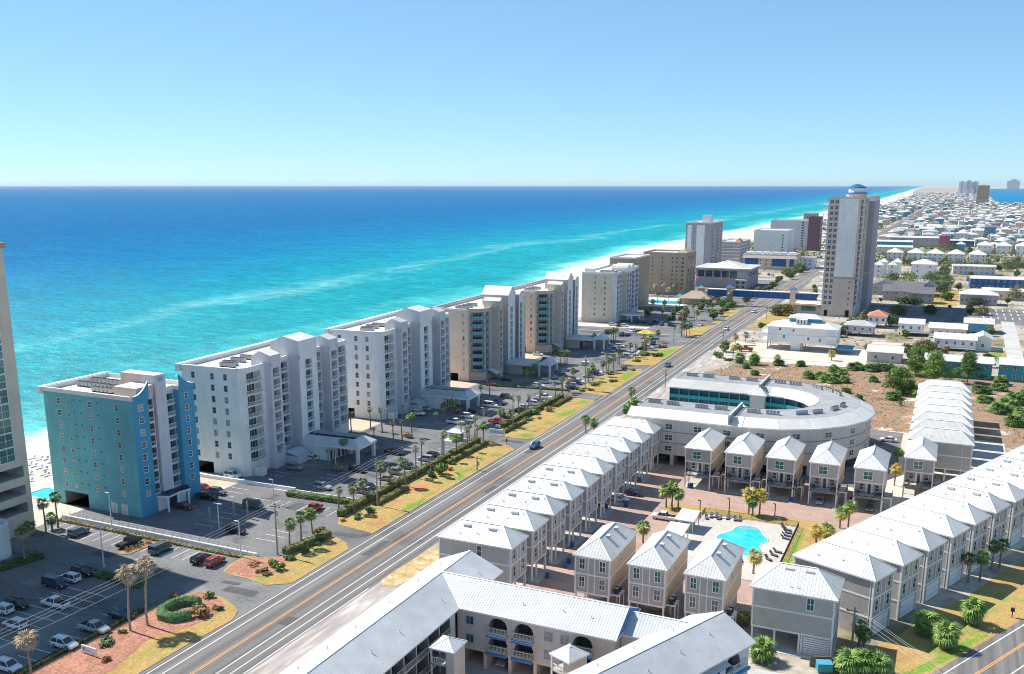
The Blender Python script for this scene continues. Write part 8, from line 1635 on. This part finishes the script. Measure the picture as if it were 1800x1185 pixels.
# construction machine at the sandy plot
r = thing('telehandler', 'orange-red construction machine on the sandy plot', 'machine', (*(-79.9, 424.2), .04), R(10)); obj('body', MB().prism([(-3, -1.1), (3.2, -1.1), (3.4, 1.1), (-3, 1.1)], .8, 1.9, 'flower_red'), r); obj('cab', MB().box(-.6, -1.0, 1.9, 1.0, .2, 3.0, 'glass_dark', 'flower_red'), r); obj('boom', MB().tube((-3, .6, 2.2), (4.6, .6, 2.9), .28, .22, 6, 'flower_red'), r)
for x in (-2, 2.2):
    for y in (-1.15, 1.15): obj('wheel', wheel_mesh(.7), r, (x, y, .7), 0, (1, 2, 1))
r = thing('canopy_tent', 'yellow canopy over a parked trailer in the second tan lot', 'canopy', (*(-131.5, 442.3), .04)); obj('roof', hip_roof(-4.2, -3, 4.2, 3, 2.6, 4, 'yellow_paint', 0), r)
for x in (-3.9, 3.9):
    for y in (-2.7, 2.7): obj('post', MB().tube((0, 0, 0), (0, 0, 2.6), .08, .08, 6, 'metal_grey'), r, (x, y))
# person walking at the driveway
def person(label, loc, rz, top, legs):
    r = thing('person', label, 'person', (loc[0], loc[1], .05), rz)
    vs = [(0, 0, .95), (0, 0, 1.18), (0, 0, 1.42), (0, 0, 1.52), (0, .02, 1.66), (.10, .12, .5), (.11, .16, .07), (.12, .26, .04), (-.10, -.1, .5), (-.11, -.24, .08), (-.12, -.14, .04), (.2, 0, 1.40), (.25, -.06, 1.14), (.23, .06, .90), (-.2, 0, 1.40), (-.25, .06, 1.14), (-.23, .16, .92), (.09, 0, .93), (-.09, 0, .93)]
    es = [(0, 1), (1, 2), (2, 3), (3, 4), (0, 17), (17, 5), (5, 6), (6, 7), (0, 18), (18, 8), (8, 9), (9, 10), (2, 11), (11, 12), (12, 13), (2, 14), (14, 15), (15, 16)]
    rad = [.15, .14, .15, .06, .10, .075, .05, .045, .075, .05, .045, .065, .05, .035, .065, .05, .035, .1, .1]
    me = bpy.data.meshes.new('body'); me.from_pydata(vs, es, []); me.update()
    o = obj('body', me, r); me.materials.append(mat(top)); md_ = o.modifiers.new('skin', 'SKIN'); sv = me.skin_vertices[0].data
    for i, q in enumerate(rad): sv[i].radius = (q, q)
    sv[0].use_root = True; o.modifiers.new('sub', 'SUBSURF').levels = 1
    obj('hair', MB().tube((0, .02, 1.66), (0, 0, 1.78), .11, .07, 8, 'tyre'), r); obj('hand', MB().tube((.23, .06, .9), (.22, .1, .78), .045, .03, 6, 'skin'), r)
person('person in dark clothes walking across the guard booth driveway', (-111.2, 238.1), R(60), 'cloth_dark', 'cloth_dark')
# beach things behind the blue condominium
g = random.Random(8); cm = MB().box(-.35, -.8, .2, .35, .8, .3, 'white_paint').poly([(-.35, .8, .25), (.35, .8, .25), (.35, 1.3, .8), (-.35, 1.3, .8)], 'awning_blue').build('beach_chair')
for i in range(40):
    o = obj('beach_chair', cm, None, (-205 - (i % 8) * 2.6 + g.uniform(-.5, .5), 150 + (i // 8) * 5 + g.uniform(-1, 1), .06), g.uniform(-.4, .4)); tag(o, 'beach chair in rows on the sand behind the blue condominium', 'beach chair', 'beach chairs')

# patio furniture on the porch decks
def patio_chair_meshes():
    return MB().box(-.28, -.28, .4, .28, .28, .46, 'lounge_grey').build('seat'), MB().box(-.28, .22, .46, .28, .28, 1.0, 'lounge_grey').build('backrest'), MB().box(-.03, -.03, 0, .03, .03, .4, 'metal_dark').build('leg')
pse, pba, ple = patio_chair_meshes()
for i, hx in enumerate((-52.5, -42.47, -32.44, -22.41, -12.38, -2.15)):
    hy = 232.6 if i < 5 else 246.4
    for j, (dx, dy, rz) in enumerate(((-2.2, -6.0, .4), (1.7, -6.3, -.5), (2.6, -5.7, 2.6))):
        r = thing('patio_chair', 'dark patio chair on the deck of the %s porch cottage, %s from the left' % (('first', 'second', 'third', 'fourth', 'fifth', 'lone')[i], ORD[j]), 'chair', ((hx + dx) * HS, (hy + dy) * HS, 3.02 * HZ_), rz, 'patio chairs'); obj('seat', pse, r); obj('backrest', pba, r)
        for x in (-.24, .24):
            for y in (-.24, .24): obj('leg', ple, r, (x, y))
for i, (x, y) in enumerate(((-27.9, 219.6), (-27.2, 220.4))):
    r = thing('closed_umbrella', 'dark closed umbrella between the third and fourth porch cottages, %s one' % ('left', 'right')[i], 'umbrella', (x, y, 3.4)); obj('pole', MB().tube((0, 0, 0), (0, 0, 2.6), .04, .03, 6, 'metal_dark'), r); obj('canopy', MB().tube((0, 0, .8), (0, 0, 2.5), .26, .05, 8, 'metal_dark'), r); obj('base', MB().tube((0, 0, 0), (0, 0, .1), .3, .3, 8, 'metal_dark'), r)
